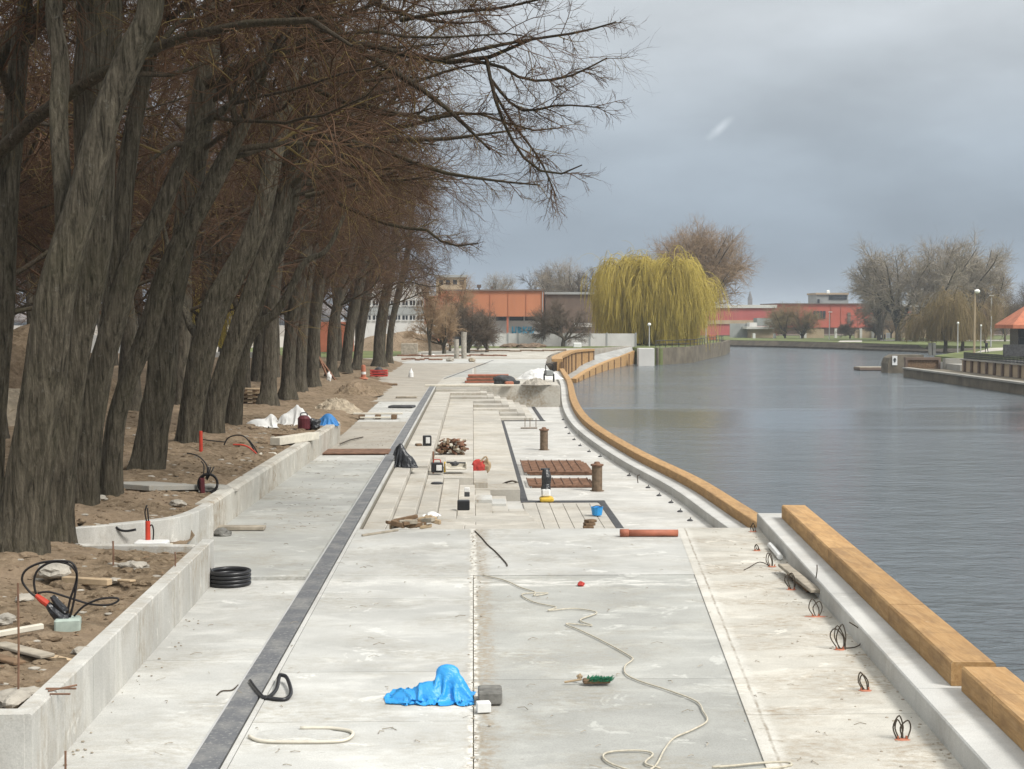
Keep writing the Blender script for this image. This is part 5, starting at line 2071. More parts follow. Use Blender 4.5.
def drape(name, label, cat, c, size, cols, mat, seed=1, n=(54, 44), excess=1.18, rz=0.0, steps=150, group=None, z0=.55, smooth=True):
    """a plastic sheet let fall over a lumpy core and settled: position based cloth"""
    rg = np.random.default_rng(seed)
    nx, ny = n
    u, v = np.meshgrid(np.linspace(-.5, .5, nx), np.linspace(-.5, .5, ny), indexing='ij')
    X = np.stack([u * size[0], v * size[1], np.full_like(u, z0)], -1)
    wob = np.array([[(mnoise.noise(Vector((u[i, j] * 5, v[i, j] * 5, seed))), mnoise.noise(Vector((u[i, j] * 5, v[i, j] * 5, seed + 9))), mnoise.noise(Vector((u[i, j] * 9, v[i, j] * 9, seed + 5)))) for j in range(ny)] for i in range(nx)])
    X = X + wob * np.array((.07, .07, .10)) + rg.normal(size=X.shape) * .004
    hx, hy = size[0] / (nx - 1) * excess, size[1] / (ny - 1) * excess
    dg_ = math.hypot(hx, hy)
    groups = []
    for (di, dj, L, st) in ((1, 0, hx, 1), (0, 1, hy, 1), (1, 1, dg_, .6), (1, -1, dg_, .6), (2, 0, 2 * hx, .12), (0, 2, 2 * hy, .12)):
        for par in range(2 * max(abs(di), abs(dj))):
            m_ = max(abs(di), abs(dj))
            ii, jj = np.meshgrid(np.arange(nx), np.arange(ny), indexing='ij')
            key = (ii if di else jj)
            ok = (ii + di < nx) & (jj + dj < ny) & (jj + dj >= 0) & (key % (2 * m_) == par)
            a = (ii[ok], jj[ok])
            b = (ii[ok] + di, jj[ok] + dj)
            groups.append((a, b, L, st))
    Vl = np.zeros_like(X)
    dt = .018
    for s_ in range(steps):
        X0 = X.copy()
        Vl[..., 2] -= 9.8 * dt
        Vl *= .965
        X = X + Vl * dt
        for _ in range(7):
            for a, b, L, st in groups:
                d = X[b] - X[a]
                l = np.linalg.norm(d, axis=-1, keepdims=True) + 1e-9
                cor = .5 * st * (l - L) / l * d
                X[a] += cor
                X[b] -= cor
            for (cx_, cy_, cz_, rx_, ry_, rz_) in cols:
                cc, r3 = np.array((cx_, cy_, cz_)), np.array((rx_, ry_, rz_))
                q_ = (X - cc) / r3
                l = np.linalg.norm(q_, axis=-1, keepdims=True)
                ins = l[..., 0] < 1
                if ins.any():
                    X[ins] = cc + r3 * q_[ins] / np.maximum(l[ins], 1e-3)
                    X[ins, :2] = X[ins, :2] * .4 + X0[ins, :2] * .6
            g_ = X[..., 2] < .006
            X[g_, 2] = .006
            X[g_, :2] = X[g_, :2] * .3 + X0[g_, :2] * .7
        Vl = (X - X0) / dt
    X[..., 2] += rg.uniform(0, .002, X.shape[:2])
    ca, sa = math.cos(rz), math.sin(rz)
    V = np.stack([c[0] + X[..., 0] * ca - X[..., 1] * sa, c[1] + X[..., 0] * sa + X[..., 1] * ca, c[2] + X[..., 2]], -1).reshape(-1, 3)
    i, j = np.meshgrid(np.arange(nx - 1), np.arange(ny - 1), indexing='ij')
    q = np.stack([i * ny + j, (i + 1) * ny + j, (i + 1) * ny + j + 1, i * ny + j + 1], -1).reshape(-1, 4)
    o = mesh_obj(name, V, q, mat, None, c, smooth)
    return tag(o, label, cat, group)


def one(mb, name, mat, label, cat, group=None, smooth=False):
    return tag(mb.build(name, mat, smooth=smooth), label, cat, group)


# blue sheet with its block
c = W(432, 700)
drape('blue_sheet', 'bright blue plastic sheet heaped on the near slabs', 'plastic sheet', (c[0] - .0, c[1] + .06, c[2]), (.80, .56), [(-.22, -.02, .0, .22, .15, .10), (-.02, .0, .02, .20, .16, .16), (.16, .04, .12, .12, .10, .22), (.16, .05, .27, .125, .07, .085), (.27, .0, .06, .10, .09, .20), (.34, -.03, .0, .10, .10, .10)], 'blue_sheet', 5, (56, 44), 1.55, R(-5), 150, None, .6, False)
t = thing('paving_block', 'dark grey ribbed block lying at the end of the blue sheet', 'block', W(490, 703))
a = W(490, 701)
for k in range(3):
    m = MB()
    m.box((a[0], a[1] - .12 + .12 * k, .065), (.25, .105, .13), R(2), .015)
    m.build('rib', 'grey_block', t)
a = W(483.5, 713)
m = MB()
m.box((a[0], a[1] + .06, .05), (.14, .12, .10), R(8), .006)
one(m, 'white_box', 'white_plastic', 'small white box on the slab joint by the blue sheet', 'box')
# brush
a = W(590, 684)
t = thing('broom', 'worn green broom head with a short stick on the slabs', 'broom', a)
m = MB()
m.box((a[0] + .07, a[1], .035), (.30, .10, .05), R(3), .012)
m.build('head', 'wood_dark', t)
V, rr_ = MB(), random.Random(3)
for _ in range(420):
    x = a[0] + .02 + rr_.uniform(-.06, .20)
    y = a[1] + rr_.uniform(-.05, .05)
    z = .055
    e = (x + rr_.uniform(.0, .06), y - rr_.uniform(-.03, .07), z + rr_.uniform(-.01, .035))
    V.tube([(x, y, z - .02), e], [.004, .003], 3, False)
V.build('bristles', 'green_bristle', t)
m = MB()
m.tube([(a[0] - .09, a[1] + .01, .05), (a[0] - .28, a[1] + .0, .022)], .012, 7, False)
m.rock((a[0] - .11, a[1] + .09, .06), (.03, .03, .03), 4)
m.build('stick', 'wood', t)


def cable(name, label, pix, r, mat, cat, z=0.0, lift=0.0, group=None, k=6):
    pts = []
    for i, p in enumerate(pix):
        q = W(p[0], p[1], z + r + (p[2] if len(p) > 2 else 0))
        pts.append(q)
    m = MB()
    m.tube(pts, r, k, True, True, 5)
    return one(m, name, mat, label, cat, group, True)


cable('cable', 'pale rope like cable snaking over the near slabs', [(483, 575), (504, 580), (520, 587), (535, 592), (534, 595.5), (548, 593), (522, 594), (534, 602), (556, 607), (548, 610.5), (574, 608.5), (597, 612.5), (580, 620), (592, 625.5), (566, 623.5), (580, 630), (605, 642), (630, 656), (632, 660), (625, 666), (626, 674), (640, 681), (668, 690), (696, 701), (703, 711), (707, 721), (692, 730), (674, 738), (664, 750), (655, 766), (640, 772), (612, 764), (603, 756), (612, 751.5), (640, 750.5), (653, 754), (645, 763), (660, 768)], .0095, 'rope', 'cable')
cable('cable', 'end of a pale cable looped at the bottom frame edge', [(712, 767), (730, 766), (760, 763), (786, 762), (791, 765), (775, 768), (735, 772)], .0115, 'rope', 'cable')
cable('cable', 'thin dark cable lying across the slab edge', [(475, 531), (482, 538), (488, 545), (496, 552), (506, 563), (507, 566)], .012, 'wire', 'cable')
cable('hose', 'short black hose bent into a loop beside the drain', [(250, 681), (258, 692), (266, 698), (276, 690, .02), (279, 677, .05), (281, 675, .06), (287, 678, .05), (291, 692, .02), (286, 699), (275, 699), (264, 697)], .022, 'black_plastic', 'hose')
cable('wire_offcut', 'thin bent wire left of the grey drain', [(217, 695), (222, 691), (232, 690), (238, 685)], .008, 'wire', 'wire')
# white strap loop stuck in spilled mortar
m = MB()
lp_ = [W(x, y, .02) for x, y in ((249, 736), (262, 741), (300, 742), (340, 741), (352, 736), (350, 731), (330, 728), (300, 728))]
m.tube(lp_, .017, 6)
one(m, 'strap', 'pale_board', 'dusty white strap lying in a loop on the near slab', 'strap', None, True)

# the spilled mortar the strap is stuck in
m = MB()
a = W(300, 735)
ring = []
for j in range(40):
    an = 2 * math.pi * j / 40
    k_ = 1 + .35 * mnoise.noise(Vector((math.cos(an) * 1.8, math.sin(an) * 1.8, 4.4))) + .16 * mnoise.noise(Vector((math.cos(an) * 6, math.sin(an) * 6, 1.3)))
    ring.append((a[0] + .42 * k_ * math.cos(an), a[1] + .25 * k_ * math.sin(an)))
V = [(x, y, .0012) for x, y in ring] + [(a[0] + (x - a[0]) * .86, a[1] + (y - a[1]) * .86, .008) for x, y in ring]
m.quadmesh(V, [(j, (j + 1) % 40, 40 + (j + 1) % 40, 40 + j) for j in range(40)] + [tuple(range(40, 80))])
tag(m.build('mortar_spill', 'slab', loc=(0, 0, 0)), kind='stuff')
# black corrugated pipe coil
a = W(227, 588)
t = thing('pipe_coil', 'coil of black corrugated pipe standing beside the planter wall', 'pipe coil', a)
m = MB()
R0 = .285
for k in range(4):
    z = .03 + .057 * k
    pr = []
    for j in range(9):
        an = 2 * math.pi * j / 9
        pr.append((R0 + .034 * math.cos(an), z + .031 * math.sin(an)))
    V = []
    nk = 40
    for j in range(nk):
        th = 2 * math.pi * j / nk
        bulge = 1
        for (rr0, zz) in pr:
            V.append((a[0] + rr0 * math.cos(th), a[1] + .28 + rr0 * math.sin(th), zz))
    Fc = [(j * 9 + q_, ((j + 1) % nk) * 9 + q_, ((j + 1) % nk) * 9 + (q_ + 1) % 9, j * 9 + (q_ + 1) % 9) for j in range(nk) for q_ in range(9)]
    m.quadmesh(V, Fc)
m.build('loops', 'black_plastic', t, smooth=True)
m = MB()
m.tube([(a[0] - .28, a[1] + .15, .0), (a[0] - .315, a[1] + .15, .14), (a[0] - .28, a[1] + .15, .28), (a[0] - .22, a[1] + .15, .14)], .012, 6)
m.build('tie', 'dark_grey', t)

# ---- earth bed things
SZ = .66


def soilpt(px, py):
    z = SZ
    for _ in range(4):
        p = W(px, py, z)
        z = soil_z(p[0], p[1])
    return W(px, py, z)


a = soilpt(65, 632)
t = thing('cable_bundle', 'tangle of black cables with a red sleeve rising from a pale block', 'cables', a)
m = MB()
m.box((a[0], a[1] + .12, a[2] + .05), (.28, .24, .17), R(12), .02)
m.build('base_block', 'pale_block', t)
ay = a[1] + .12


def pz(px, py, y=None):
    return P(px, py, ay if y is None else y)


m = MB()
m.tube([pz(70, 617), pz(74, 600), pz(77, 575), pz(72, 563), pz(58, 561), pz(40, 563), pz(26, 570), pz(22, 580), pz(28, 590), pz(36, 597)], .013, 6)
m.tube([pz(67, 616), pz(70, 600), pz(76, 582), pz(76, 572), pz(68, 564), pz(52, 562), pz(38, 570), pz(34, 582), pz(36, 594)], .013, 6)
m.tube([pz(74, 616), pz(84, 606), pz(100, 599), pz(116, 598), pz(118, 601), pz(108, 605), pz(90, 604), pz(70, 598), pz(50, 592), pz(38, 593)], .012, 6)
m.build('cables', 'black_cable', t, smooth=True)
m = MB()
m.tube([pz(48, 604), pz(55, 612), pz(64, 619), pz(70, 618)], [.035, .06, .075, .06], 9)
m.tube([pz(52, 596), pz(58, 604), pz(66, 612)], [.03, .045, .05], 8)
m.build('black_sleeve', 'black_bag', t)
m = MB()
m.tube([pz(36, 595), pz(42, 600), pz(48, 604)], [.022, .038, .04], 9)
m.build('red_sleeve', 'red_plastic', t)
m = MB()
m.rock(pz(54, 598), (.035, .02, .03), 3)
m.build('tag', 'white_plastic', t)


def stake(label, px, pt, pb, r=.010, mat='rust', y=None):
    b_ = soilpt(px, pb)
    tz = P(px, pt, b_[1])
    m = MB()
    m.tube([b_ - (0, 0, .12), (b_ + tz) / 2 + (.006, 0, 0), tz], r, 6, False)
    return one(m, 'iron_stake', mat, label, 'stake')


stake('tall rusty iron stake at the left frame edge by the planks', 18, 583, 703)
stake('rusty iron stake in the bed near the back wall', 113, 541, 566, .012)
stake('thin rusty stake near the inner corner of the nearest bed', 175, 552, 566, .010)
b_ = W(65.5, 772)
m = MB()
m.tube([b_, P(65.5, 751, b_[1])], .010, 6, False)
one(m, 'iron_stake', 'rust', 'rusty iron stake at the foot of the planter wall', 'stake')
m = MB()
for (x0, y0, x1, y1) in ((48, 691, 77, 685), (46, 688.5, 76, 688.5), (50, 694, 70, 694)):
    m.tube([W(x0, y0, WZ + .012), W(x1, y1, WZ + .03)], .009, 6, False)
one(m, 'iron_rods', 'rust', 'three rusty rods lying across the planter wall top', 'rods')


def plank(label, p0, p1, w, th, mat, zoff=0.0, name='plank', cat='plank', z=None, group=None):
    a = soilpt(*p0) if z is None else W(p0[0], p0[1], z)
    b_ = soilpt(*p1) if z is None else W(p1[0], p1[1], z)
    d = b_ - a
    L = float(np.linalg.norm(d))
    m = MB()
    m.box(((a + b_) / 2 + (0, 0, th / 2 + zoff)), (L, w, th), math.atan2(d[1], d[0]), .008, tilt=(d[2] / L, 0))
    return one(m, name, mat, label, cat, group)


plank('pale round pipe like pole across the top of the plank pile', (-10, 644), (43, 634.5), .07, .06, 'pale_board', .06)
plank('weathered grey plank uppermost of the pile at the left edge', (-10, 647), (48, 662), .16, .035, 'wood_grey', .04)
plank('brown plank running right out of the pile at the left edge', (18, 650), (69, 663), .12, .03, 'wood', .0)
plank('dark plank at the bottom of the pile at the left edge', (-12, 655), (20, 664), .13, .035, 'wood_dark', -.01)
plank('short split log lying in the earth behind the cable tangle', (64, 584), (110, 587), .10, .08, 'wood', 0.02)
plank('short pale board lying beyond the split log', (100, 581), (133, 583), .09, .03, 'wood', 0.01)
plank('flat grey concrete slab lying in the earth by the slender tree', (124, 489), (176, 488), 1.3, .10, 'old_concrete', .0, 'concrete_slab', 'slab')
plank('thin white board along the back edge of the nearest bed', (74, 541), (172, 545.5), .10, .05, 'pale_board', -.02)
plank('board lying at the corner of the second wall', (217, 529.5), (265, 529.5), .26, .07, 'wood_grey', .0, z=.06)
m = MB()
m.rock(W(222, 534, .08), (.20, .14, .09), 5)
one(m, 'dark_stone', 'grey_block', 'dark stone under the board by the second wall', 'stone')
plank('long white hollow beam resting on the second wall', (275, 446), (314.5, 440), .30, .20, 'pale_board', .02, 'white_beam', 'beam', z=.62)
plank('thin dark pole lying in the earth before the white beam', (272, 436), (312, 438), .06, .05, 'wood_dark', .02)

# stones and clods
stones = [((136, 569), .17, 'pale flat stone near the planter wall'), ((128, 567), .12, 'small pale stone left of the flat one'), ((56, 574), .26, 'rounded brown stone behind the cable loops'),
          ((115, 582), .09, 'pale stone by the split log'), ((24, 600), .12, 'pale lump left of the red sleeve'), ((4, 622), .14, 'white stone at the left frame edge'),
          ((84, 655), .13, 'flat grey stone against the planter wall'), ((28, 697), .15, 'dark clod beside the tall stake'), ((10, 704), .2, 'brown stone in the near bed corner'),
          ((178, 505), .16, 'pale rubble lump behind the second wall'), ((100, 500), .14, 'pale stone at the foot of the slender tree')]
for i, ((px, py), s_, lb) in enumerate(stones):
    m = MB()
    q_ = soilpt(px, py)
    m.rock(q_ + (0, 0, s_ * .2), (s_, s_ * .8, s_ * .42), i + 11, i)
    one(m, 'stone', 'stone', lb, 'stone', 'stones in the earth beds', False)
rub = MB()
rr_ = random.Random(5)
for _ in range(3200):
    y = 12.9 + 36 * rr_.random() ** 1.7
    x = -4.15 - 6 * rr_.random() ** 1.3 if y < 22.2 else -5.1 - 6 * rr_.random() ** 1.3
    s_ = rr_.uniform(.010, .04) if rr_.random() < .85 else rr_.uniform(.05, .12)
    z = soil_z(x, y)
    V, Fc = ico(1)
    k_ = rr_.random() * 9
    rub.quadmesh([(x + v[0] * s_ * 1.3 * (1 + .3 * math.sin(k_ + v[1] * 4)), y + v[1] * s_ * (1 + .3 * math.sin(k_ * 2 + v[0] * 5)), z + v[2] * s_ * .6) for v in V], Fc)
tag(rub.build('rubble', 'soil'), kind='stuff')
rub = MB()
for _ in range(420):
    y = 12.9 + 36 * rr_.random() ** 1.5
    x = -4.15 - 5 * rr_.random() ** 1.3 if y < 22.2 else -5.1 - 5 * rr_.random() ** 1.3
    s_ = rr_.uniform(.012, .05)
    V, Fc = ico(1)
    k_ = rr_.random() * 9
    z = soil_z(x, y)
    rub.quadmesh([(x + v[0] * s_ * 1.4 * (1 + .3 * math.sin(k_ + v[1] * 4)), y + v[1] * s_, z + v[2] * s_ * .5) for v in V], Fc)
tag(rub.build('pale_rubble', 'stone'), kind='stuff')
# last year's leaves on the earth
lf = MB()
for _ in range(1500):
    y = 12.9 + 36 * rr_.random() ** 1.5
    x = -4.1 - 7 * rr_.random() ** 1.3 if y < 22.2 else -5.05 - 7 * rr_.random() ** 1.3
    z = soil_z(x, y) + .012
    an, s_ = rr_.uniform(0, 6.28), rr_.uniform(.015, .04)
    ca, sa = math.cos(an) * s_, math.sin(an) * s_
    t1, t2 = rr_.uniform(-.01, .015), rr_.uniform(-.01, .015)
    lf.quadmesh([(x - ca, y - sa, z + t1), (x + sa * .6, y - ca * .6, z + t2), (x + ca, y + sa, z - t1 * .5), (x - sa * .6, y + ca * .6, z + .012)], [(0, 1, 2, 3)])
tag(lf.build('leaf_litter', 'wood_dark'), kind='stuff')
# twigs and crumbs blown on the slabs
deb = MB()
for _ in range(420):
    y = 11 + 60 * rr_.random() ** 1.6
    x = rr_.uniform(-3.8, bx_(min(y, 29)) - .1)
    if y > 28:
        x = rr_.uniform(-4.3, -2.65)
    z = .056 if (x < -2.56 and y > 22.9 and y < 41.5) else .006
    L, an = rr_.uniform(.03, .16), rr_.uniform(0, 6.28)
    deb.tube([(x, y, z), (x + L * .5 * math.cos(an), y + L * .5 * math.sin(an), z + .012), (x + L * math.cos(an + .4), y + L * math.sin(an + .4), z)], rr_.uniform(.002, .005), 3, False, False)
for _ in range(260):
    y = 13 + 15 * rr_.random()
    side = rr_.random()
    x = bx_(y) - abs(rr_.gauss(0, .35)) if side < .5 else (rr_.gauss(.04, .05) if side < .75 else float(np.interp(y, [12.66, 22.72], [-3.7, -3.88])) + abs(rr_.gauss(0, .12)))
    s_ = rr_.uniform(.006, .022)
    V, Fc = ico(0)
    deb.quadmesh([(x + v[0] * s_, y + v[1] * s_, .004 + v[2] * s_ * .5) for v in V], Fc)
tag(deb.build('litter', 'wood_grey'), kind='stuff')

# red cable stake between the walls
a = P(148, 541, 23.3)
a[2] = .27
t = thing('cable_marker', 'red sleeve with black cables standing in the gap between the walls', 'cable marker', a)
m = MB()
m.cyl(a - (0, 0, .05), .042, .038, P(148, 521, 23.3)[2] - a[2] + .05, 10)
m.build('sleeve', 'red_plastic', t)
m = MB()
m.tube([P(147, 524, a[1]), P(146.5, 521, a[1]), P(145, 512, a[1]), P(147, 505, a[1])], .012, 5)
m.tube([P(148.5, 524, a[1]), P(148.5, 520, a[1]), P(147.5, 508, a[1])], .012, 5)
m.tube([P(149, 527, a[1]), P(152, 525, a[1]), P(153.5, 531, a[1]), P(153, 541, a[1])], .012, 5)
m.build('cables', 'black_cable', t, smooth=True)
m = MB()
m.box(a + (.08, -.1, P(148, 542, 23.2)[2] - a[2] - .03), (.5, .3, .10), 0, .02)
m.build('base', 'white_sack', t)
a = soilpt(127, 531)
m = MB()
m.tube([P(116, 527, 24.4), P(120, 530, 24.4), P(127, 531, 24.4), P(136, 529.5, 24.4)], .02, 6)
one(m, 'strap', 'black_plastic', 'short black strap draped on the wall top of the curved return', 'strap')
# cable coil on concrete
a = soilpt(207, 494)
t = thing('cable_coil', 'coil of dark cable tied upright on a rough pale concrete lump', 'cable coil', a)
m = MB()
m.rock(a + (.12, .3, .02), (.42, .30, .13), 7)
m.build('lump', 'old_concrete', t)
m = MB()
for k in range(3):
    th = np.linspace(0, 2 * math.pi, 20)
    m.tube([(a[0] + .03 + (.17 + .012 * k) * math.cos(q_), a[1] - .03 * k, a[2] + .21 + (.17 + .014 * k) * math.sin(q_)) for q_ in th], .019, 6, False)
m.tube([P(206, 479, a[1]), P(207.5, 468, a[1]), P(203, 460, a[1]), P(196, 455, a[1]), P(187, 453, a[1])], .014, 5)
m.tube([P(203, 480, a[1]), P(204, 466, a[1]), P(201, 461, a[1])], .013, 5)
for px in (209, 211, 214):
    m.tube([P(207, 480, a[1]), P(px, 467, a[1])], .014, 5)
m.build('cable', 'black_cable', t, smooth=True)
m = MB()
m.tube([P(202, 478, a[1] - .08), P(202.5, 494, a[1] - .08)], .05, 7)
m.build('dark_red_bundle', 'maroon', t)
a = P(201, 450, 36.9)
a[2] = soil_z(a[0], a[1])
m = MB()
m.cyl(a - (0, 0, .1), .046, .042, P(201, 431, a[1])[2] - a[2] + .1, 12)
one(m, 'marker_pipe', 'red_plastic', 'upright orange red pipe beside the forked tree', 'pipe')
a = soilpt(258, 456)
t = thing('cable_bundle', 'low arching black cables with a red length in the second bed', 'cables', a)
m = MB()
m.tube([P(256, 455, a[1]), P(252, 446, a[1]), P(245, 437, a[1]), P(237, 435, a[1]), P(228, 438, a[1]), P(224, 445, a[1])], .018, 5)
m.tube([P(258, 455, a[1]), P(255, 448, a[1]), P(249, 440, a[1])], .018, 5)
m.tube([P(226, 442, a[1]), P(215, 441, a[1]), P(203, 439.5, a[1])], .014, 5)
m.build('black_cables', 'black_cable', t, smooth=True)
m = MB()
m.tube([P(258, 455, a[1] - .05), P(250, 448, a[1] - .05), P(243, 445, a[1] - .05), P(233, 444.5, a[1] - .05)], .022, 5)
m.build('red_cable', 'red_plastic', t, smooth=True)
m = MB()
m.box(a + (.1, .1, .02), (.7, .5, .08), .2, .02)
m.build('pale_slab', 'pale_board', t)

# sacks, tarpaulin, pallets
a = soilpt(262, 427)
drape('white_sack', 'lumpy white sack slumped on the earth left of the white tarpaulin', 'sack', a, (.95, .75), [(-.1, 0, .05, .36, .22, .20), (.28, .05, .1, .14, .12, .30)], 'white_sack', 8, (40, 32), 1.3)
a = soilpt(296, 426)
drape('white_tarpaulin', 'white tarpaulin heaped to a peak on the earth bed', 'tarpaulin', a, (1.25, .95), [(.03, .1, .2, .12, .14, .48), (-.3, 0, .1, .24, .2, .30), (-.14, .05, .2, .07, .1, .34), (.32, 0, .1, .2, .2, .26), (.2, .1, .2, .06, .08, .36)], 'white_sack', 9, (48, 38), 1.35, 0, 150, None, .8)
a = soilpt(325, 426)
drape('blue_tarpaulin', 'crumpled blue tarpaulin on the wall edge beside the white one', 'tarpaulin', a, (.85, .75), [(.1, 0, .1, .24, .2, .30), (-.2, 0, 0, .18, .2, .2)], 'blue_tarp', 10, (38, 32), 1.35)
a = soilpt(304, 430)
t = thing('fuel_can', 'dark red can standing between the white and blue tarpaulins', 'can', a)
m = MB()
m.lathe(a, [(.15, 0), (.19, .05), (.19, .36), (.13, .43), (.07, .45)], 14)
m.build('body', 'maroon', t)
m = MB()
m.tube([a + (-.1, 0, .43), a + (-.08, 0, .52), a + (.08, 0, .52), a + (.1, 0, .43)], .018, 6)
m.build('handle', 'dark_grey', t)
a = soilpt(314, 428)
m = MB()
m.rock(a + (0, 0, .12), (.22, .18, .18), 21)
one(m, 'dark_bag', 'black_bag', 'small dark green bag beside the dark red can', 'bag')
a = soilpt(254, 405)
t = thing('pallet_stack', 'stack of wooden pallets between the tree trunks', 'pallets', a)
for k in range(4):
    z = a[2] + .17 * k
    m = MB()
    for q_ in range(5):
        m.box((a[0], a[1] + .12 + .25 * q_, z + .15), (1.1, .12, .024), 0, .004)
    m.box((a[0], a[1] + .02, z + .15), (1.1, .1, .024))
    m.build('deck_boards', 'wood', t)
    for q_ in (-.5, 0, .5):
        m = MB()
        for y_ in (.05, .6, 1.1):
            m.box((a[0] + q_, a[1] + y_, z + .08), (.12, .12, .11), 0, .004)
        m.build('blocks', 'wood_dark', t)
    m = MB()
    for y_ in (.05, .6, 1.1):
        m.box((a[0], a[1] + y_, z + .013), (1.1, .12, .022), 0, .004)
    m.build('skids', 'wood', t)
a = soilpt(294, 392)
heap('grey_sack', 'grey blue sack lying at the foot of a tree in the row', 'sack', a, .45, .4, [(0, 0, .9, .42, 2)], 'grey_wall', 12, .05, 0, 26)
# leaning boards and barrier rubbish along the bed further on
a = soilpt(326, 381)
for lb, q_ in (('reddish board leaning in the row of trees', (0, 0)), ('second leaning board, shorter and lower', (.35, .4))):
    m = MB()
    b0, b1 = a + (q_[0] + .2, q_[1], 0), P(315 + 4 * q_[0], 348 + 14 * q_[1], a[1] + .4)
    m.tube([b0, (b0 + b1) / 2, b1], [.07, .07, .06], 4, False)
    one(m, 'leaning_board', 'brick_red', lb, 'board')
a = soilpt(329, 381)
m = MB()
m.rock(a + (0, 0, .25), (.14, .12, .3), 3)
one(m, 'white_canister', 'white_plastic', 'small white canister below the leaning boards', 'canister')
# sand heap by the end of the second wall
for lb, (px, py), s_, sd_ in (('low pale sand heap with weeds behind the blue tarpaulin', (333, 410), (1.1, 1.6, .42), 31), ('second sand heap further along the path', (352, 394), (1.4, 2.6, .5), 32)):
    a = soilpt(px, py)
    heap('sand_heap', lb, 'sand heap', (a[0], a[1] + s_[1] * .8, .05), s_[0], s_[1], [(0, 0, 1, s_[2], 1.6)], 'soil' if sd_ == 32 else 'sand', sd_, .16, 0, 34, cs=8, edge=.6)
# orange cone like bollard and red rubbish
a = W(363.5, 379, .15)
t = thing('bollard', 'faded orange plastic bollard at the far end of the earth bed', 'bollard', a)
m = MB()
m.lathe(a, [(.30, 0), (.28, .08), (.16, .12), (.15, .62), (.13, .86), (.06, .9)], 14)
m.build('body', 'orange_plastic', t)
m = MB()
m.lathe(a + (0, 0, .3), [(.16, 0), (.162, .16)], 14)
m.build('band', 'white_plastic', t)
a = W(379, 377, .12)
t = thing('crate', 'reddish crate with scrap right of the orange bollard', 'crate', a)
m = MB()
for k in range(3):
    m.box(a + (0, -.4, .10 + .16 * k), (1.1, .04, .11), 0, .01)
    m.box(a + (0, .4, .10 + .16 * k), (1.1, .04, .11), 0, .01)
    m.box(a + (-.55, 0, .10 + .16 * k), (.04, .8, .11), 0, .01)
    m.box(a + (.55, 0, .10 + .16 * k), (.04, .8, .11), 0, .01)
m.build('slats', 'red_cloth', t)
m = MB()
m.rock(a + (0, 0, .3), (.45, .3, .28), 5)
m.build('scrap', 'dark_grey', t)
m = MB()
a = W(384, 384.5, .05)
m.box(a, (1.6, .5, .12), R(4), .03)
one(m, 'dark_board', 'wood_dark', 'long dark board on the sandy path below the red crate', 'board')
m = MB()
a = W(355, 382.5, .08)
m.box(a, (2.8, .35, .10), R(2), .02)
one(m, 'pale_board', 'red_cloth', 'long pinkish red plank at the head of the sand heap', 'plank')
a = W(411, 377)
m = MB()
m.lathe(a, [(.18, 0), (.16, .3), (.06, .5), (.05, .6)], 10)
one(m, 'white_jug', 'white_plastic', 'white jug standing on the sandy paving', 'jug')
# timber trestle boards on the left strip
a = W(378, 419)
t = thing('trestle_boards', 'pale boards laid across short dark blocks on the left strip', 'boards', a)
for q_ in (-.85, 0, .85):
    m = MB()
    m.box(a + (q_ * .75, 0, .09), (.22, .5, .18), 0, .02)
    m.build('block', 'wood_dark', t)
m = MB()
m.box(a + (.0, .1, .21), (1.95, .28, .06), 0, .01)
m.box(a + (-.1, -.25, .08), (1.2, .12, .06), R(3), .01)
m.build('boards', 'pale_board', t)
m = MB()
m.box(W(402, 406.5, .05), (1.1, .9, .10), R(-8), .03)
one(m, 'dark_mat', 'dark_grey', 'folded dark mat on the strip left of the drain', 'mat')
m = MB()
m.box(W(406.5, 397, .05), (1.05, .5, .09), R(0), .02)
one(m, 'grey_board', 'wood_grey', 'grey board beyond the folded dark mat', 'board')
m = MB()
a = W(353, 453)
m.box((a[0], a[1] + .25, .02), (2.15, 1.5, .04), 0, .008)
one(m, 'rusty_plate', 'rust', 'rusty brown steel plate bridging the trench in the left strip', 'steel plate')
cable('cable', 'dark stick like cable lying over the gravel by the rusty plate', [(340, 444, .05), (350, 440, .03), (363, 437, .02)], .02, 'wire', 'cable')
# black plastic bag on the first tread
a = W(404, 465, -.1)
drape('black_bag', 'crumpled black plastic bag slumped beside the drain', 'bag', (a[0], a[1] + .1, -.16), (.74, .70), [(-.10, .06, .22, .14, .14, .44), (.1, -.02, .1, .2, .18, .24)], 'black_bag', 14, (42, 38), 1.4, 0, 150, None, .75)
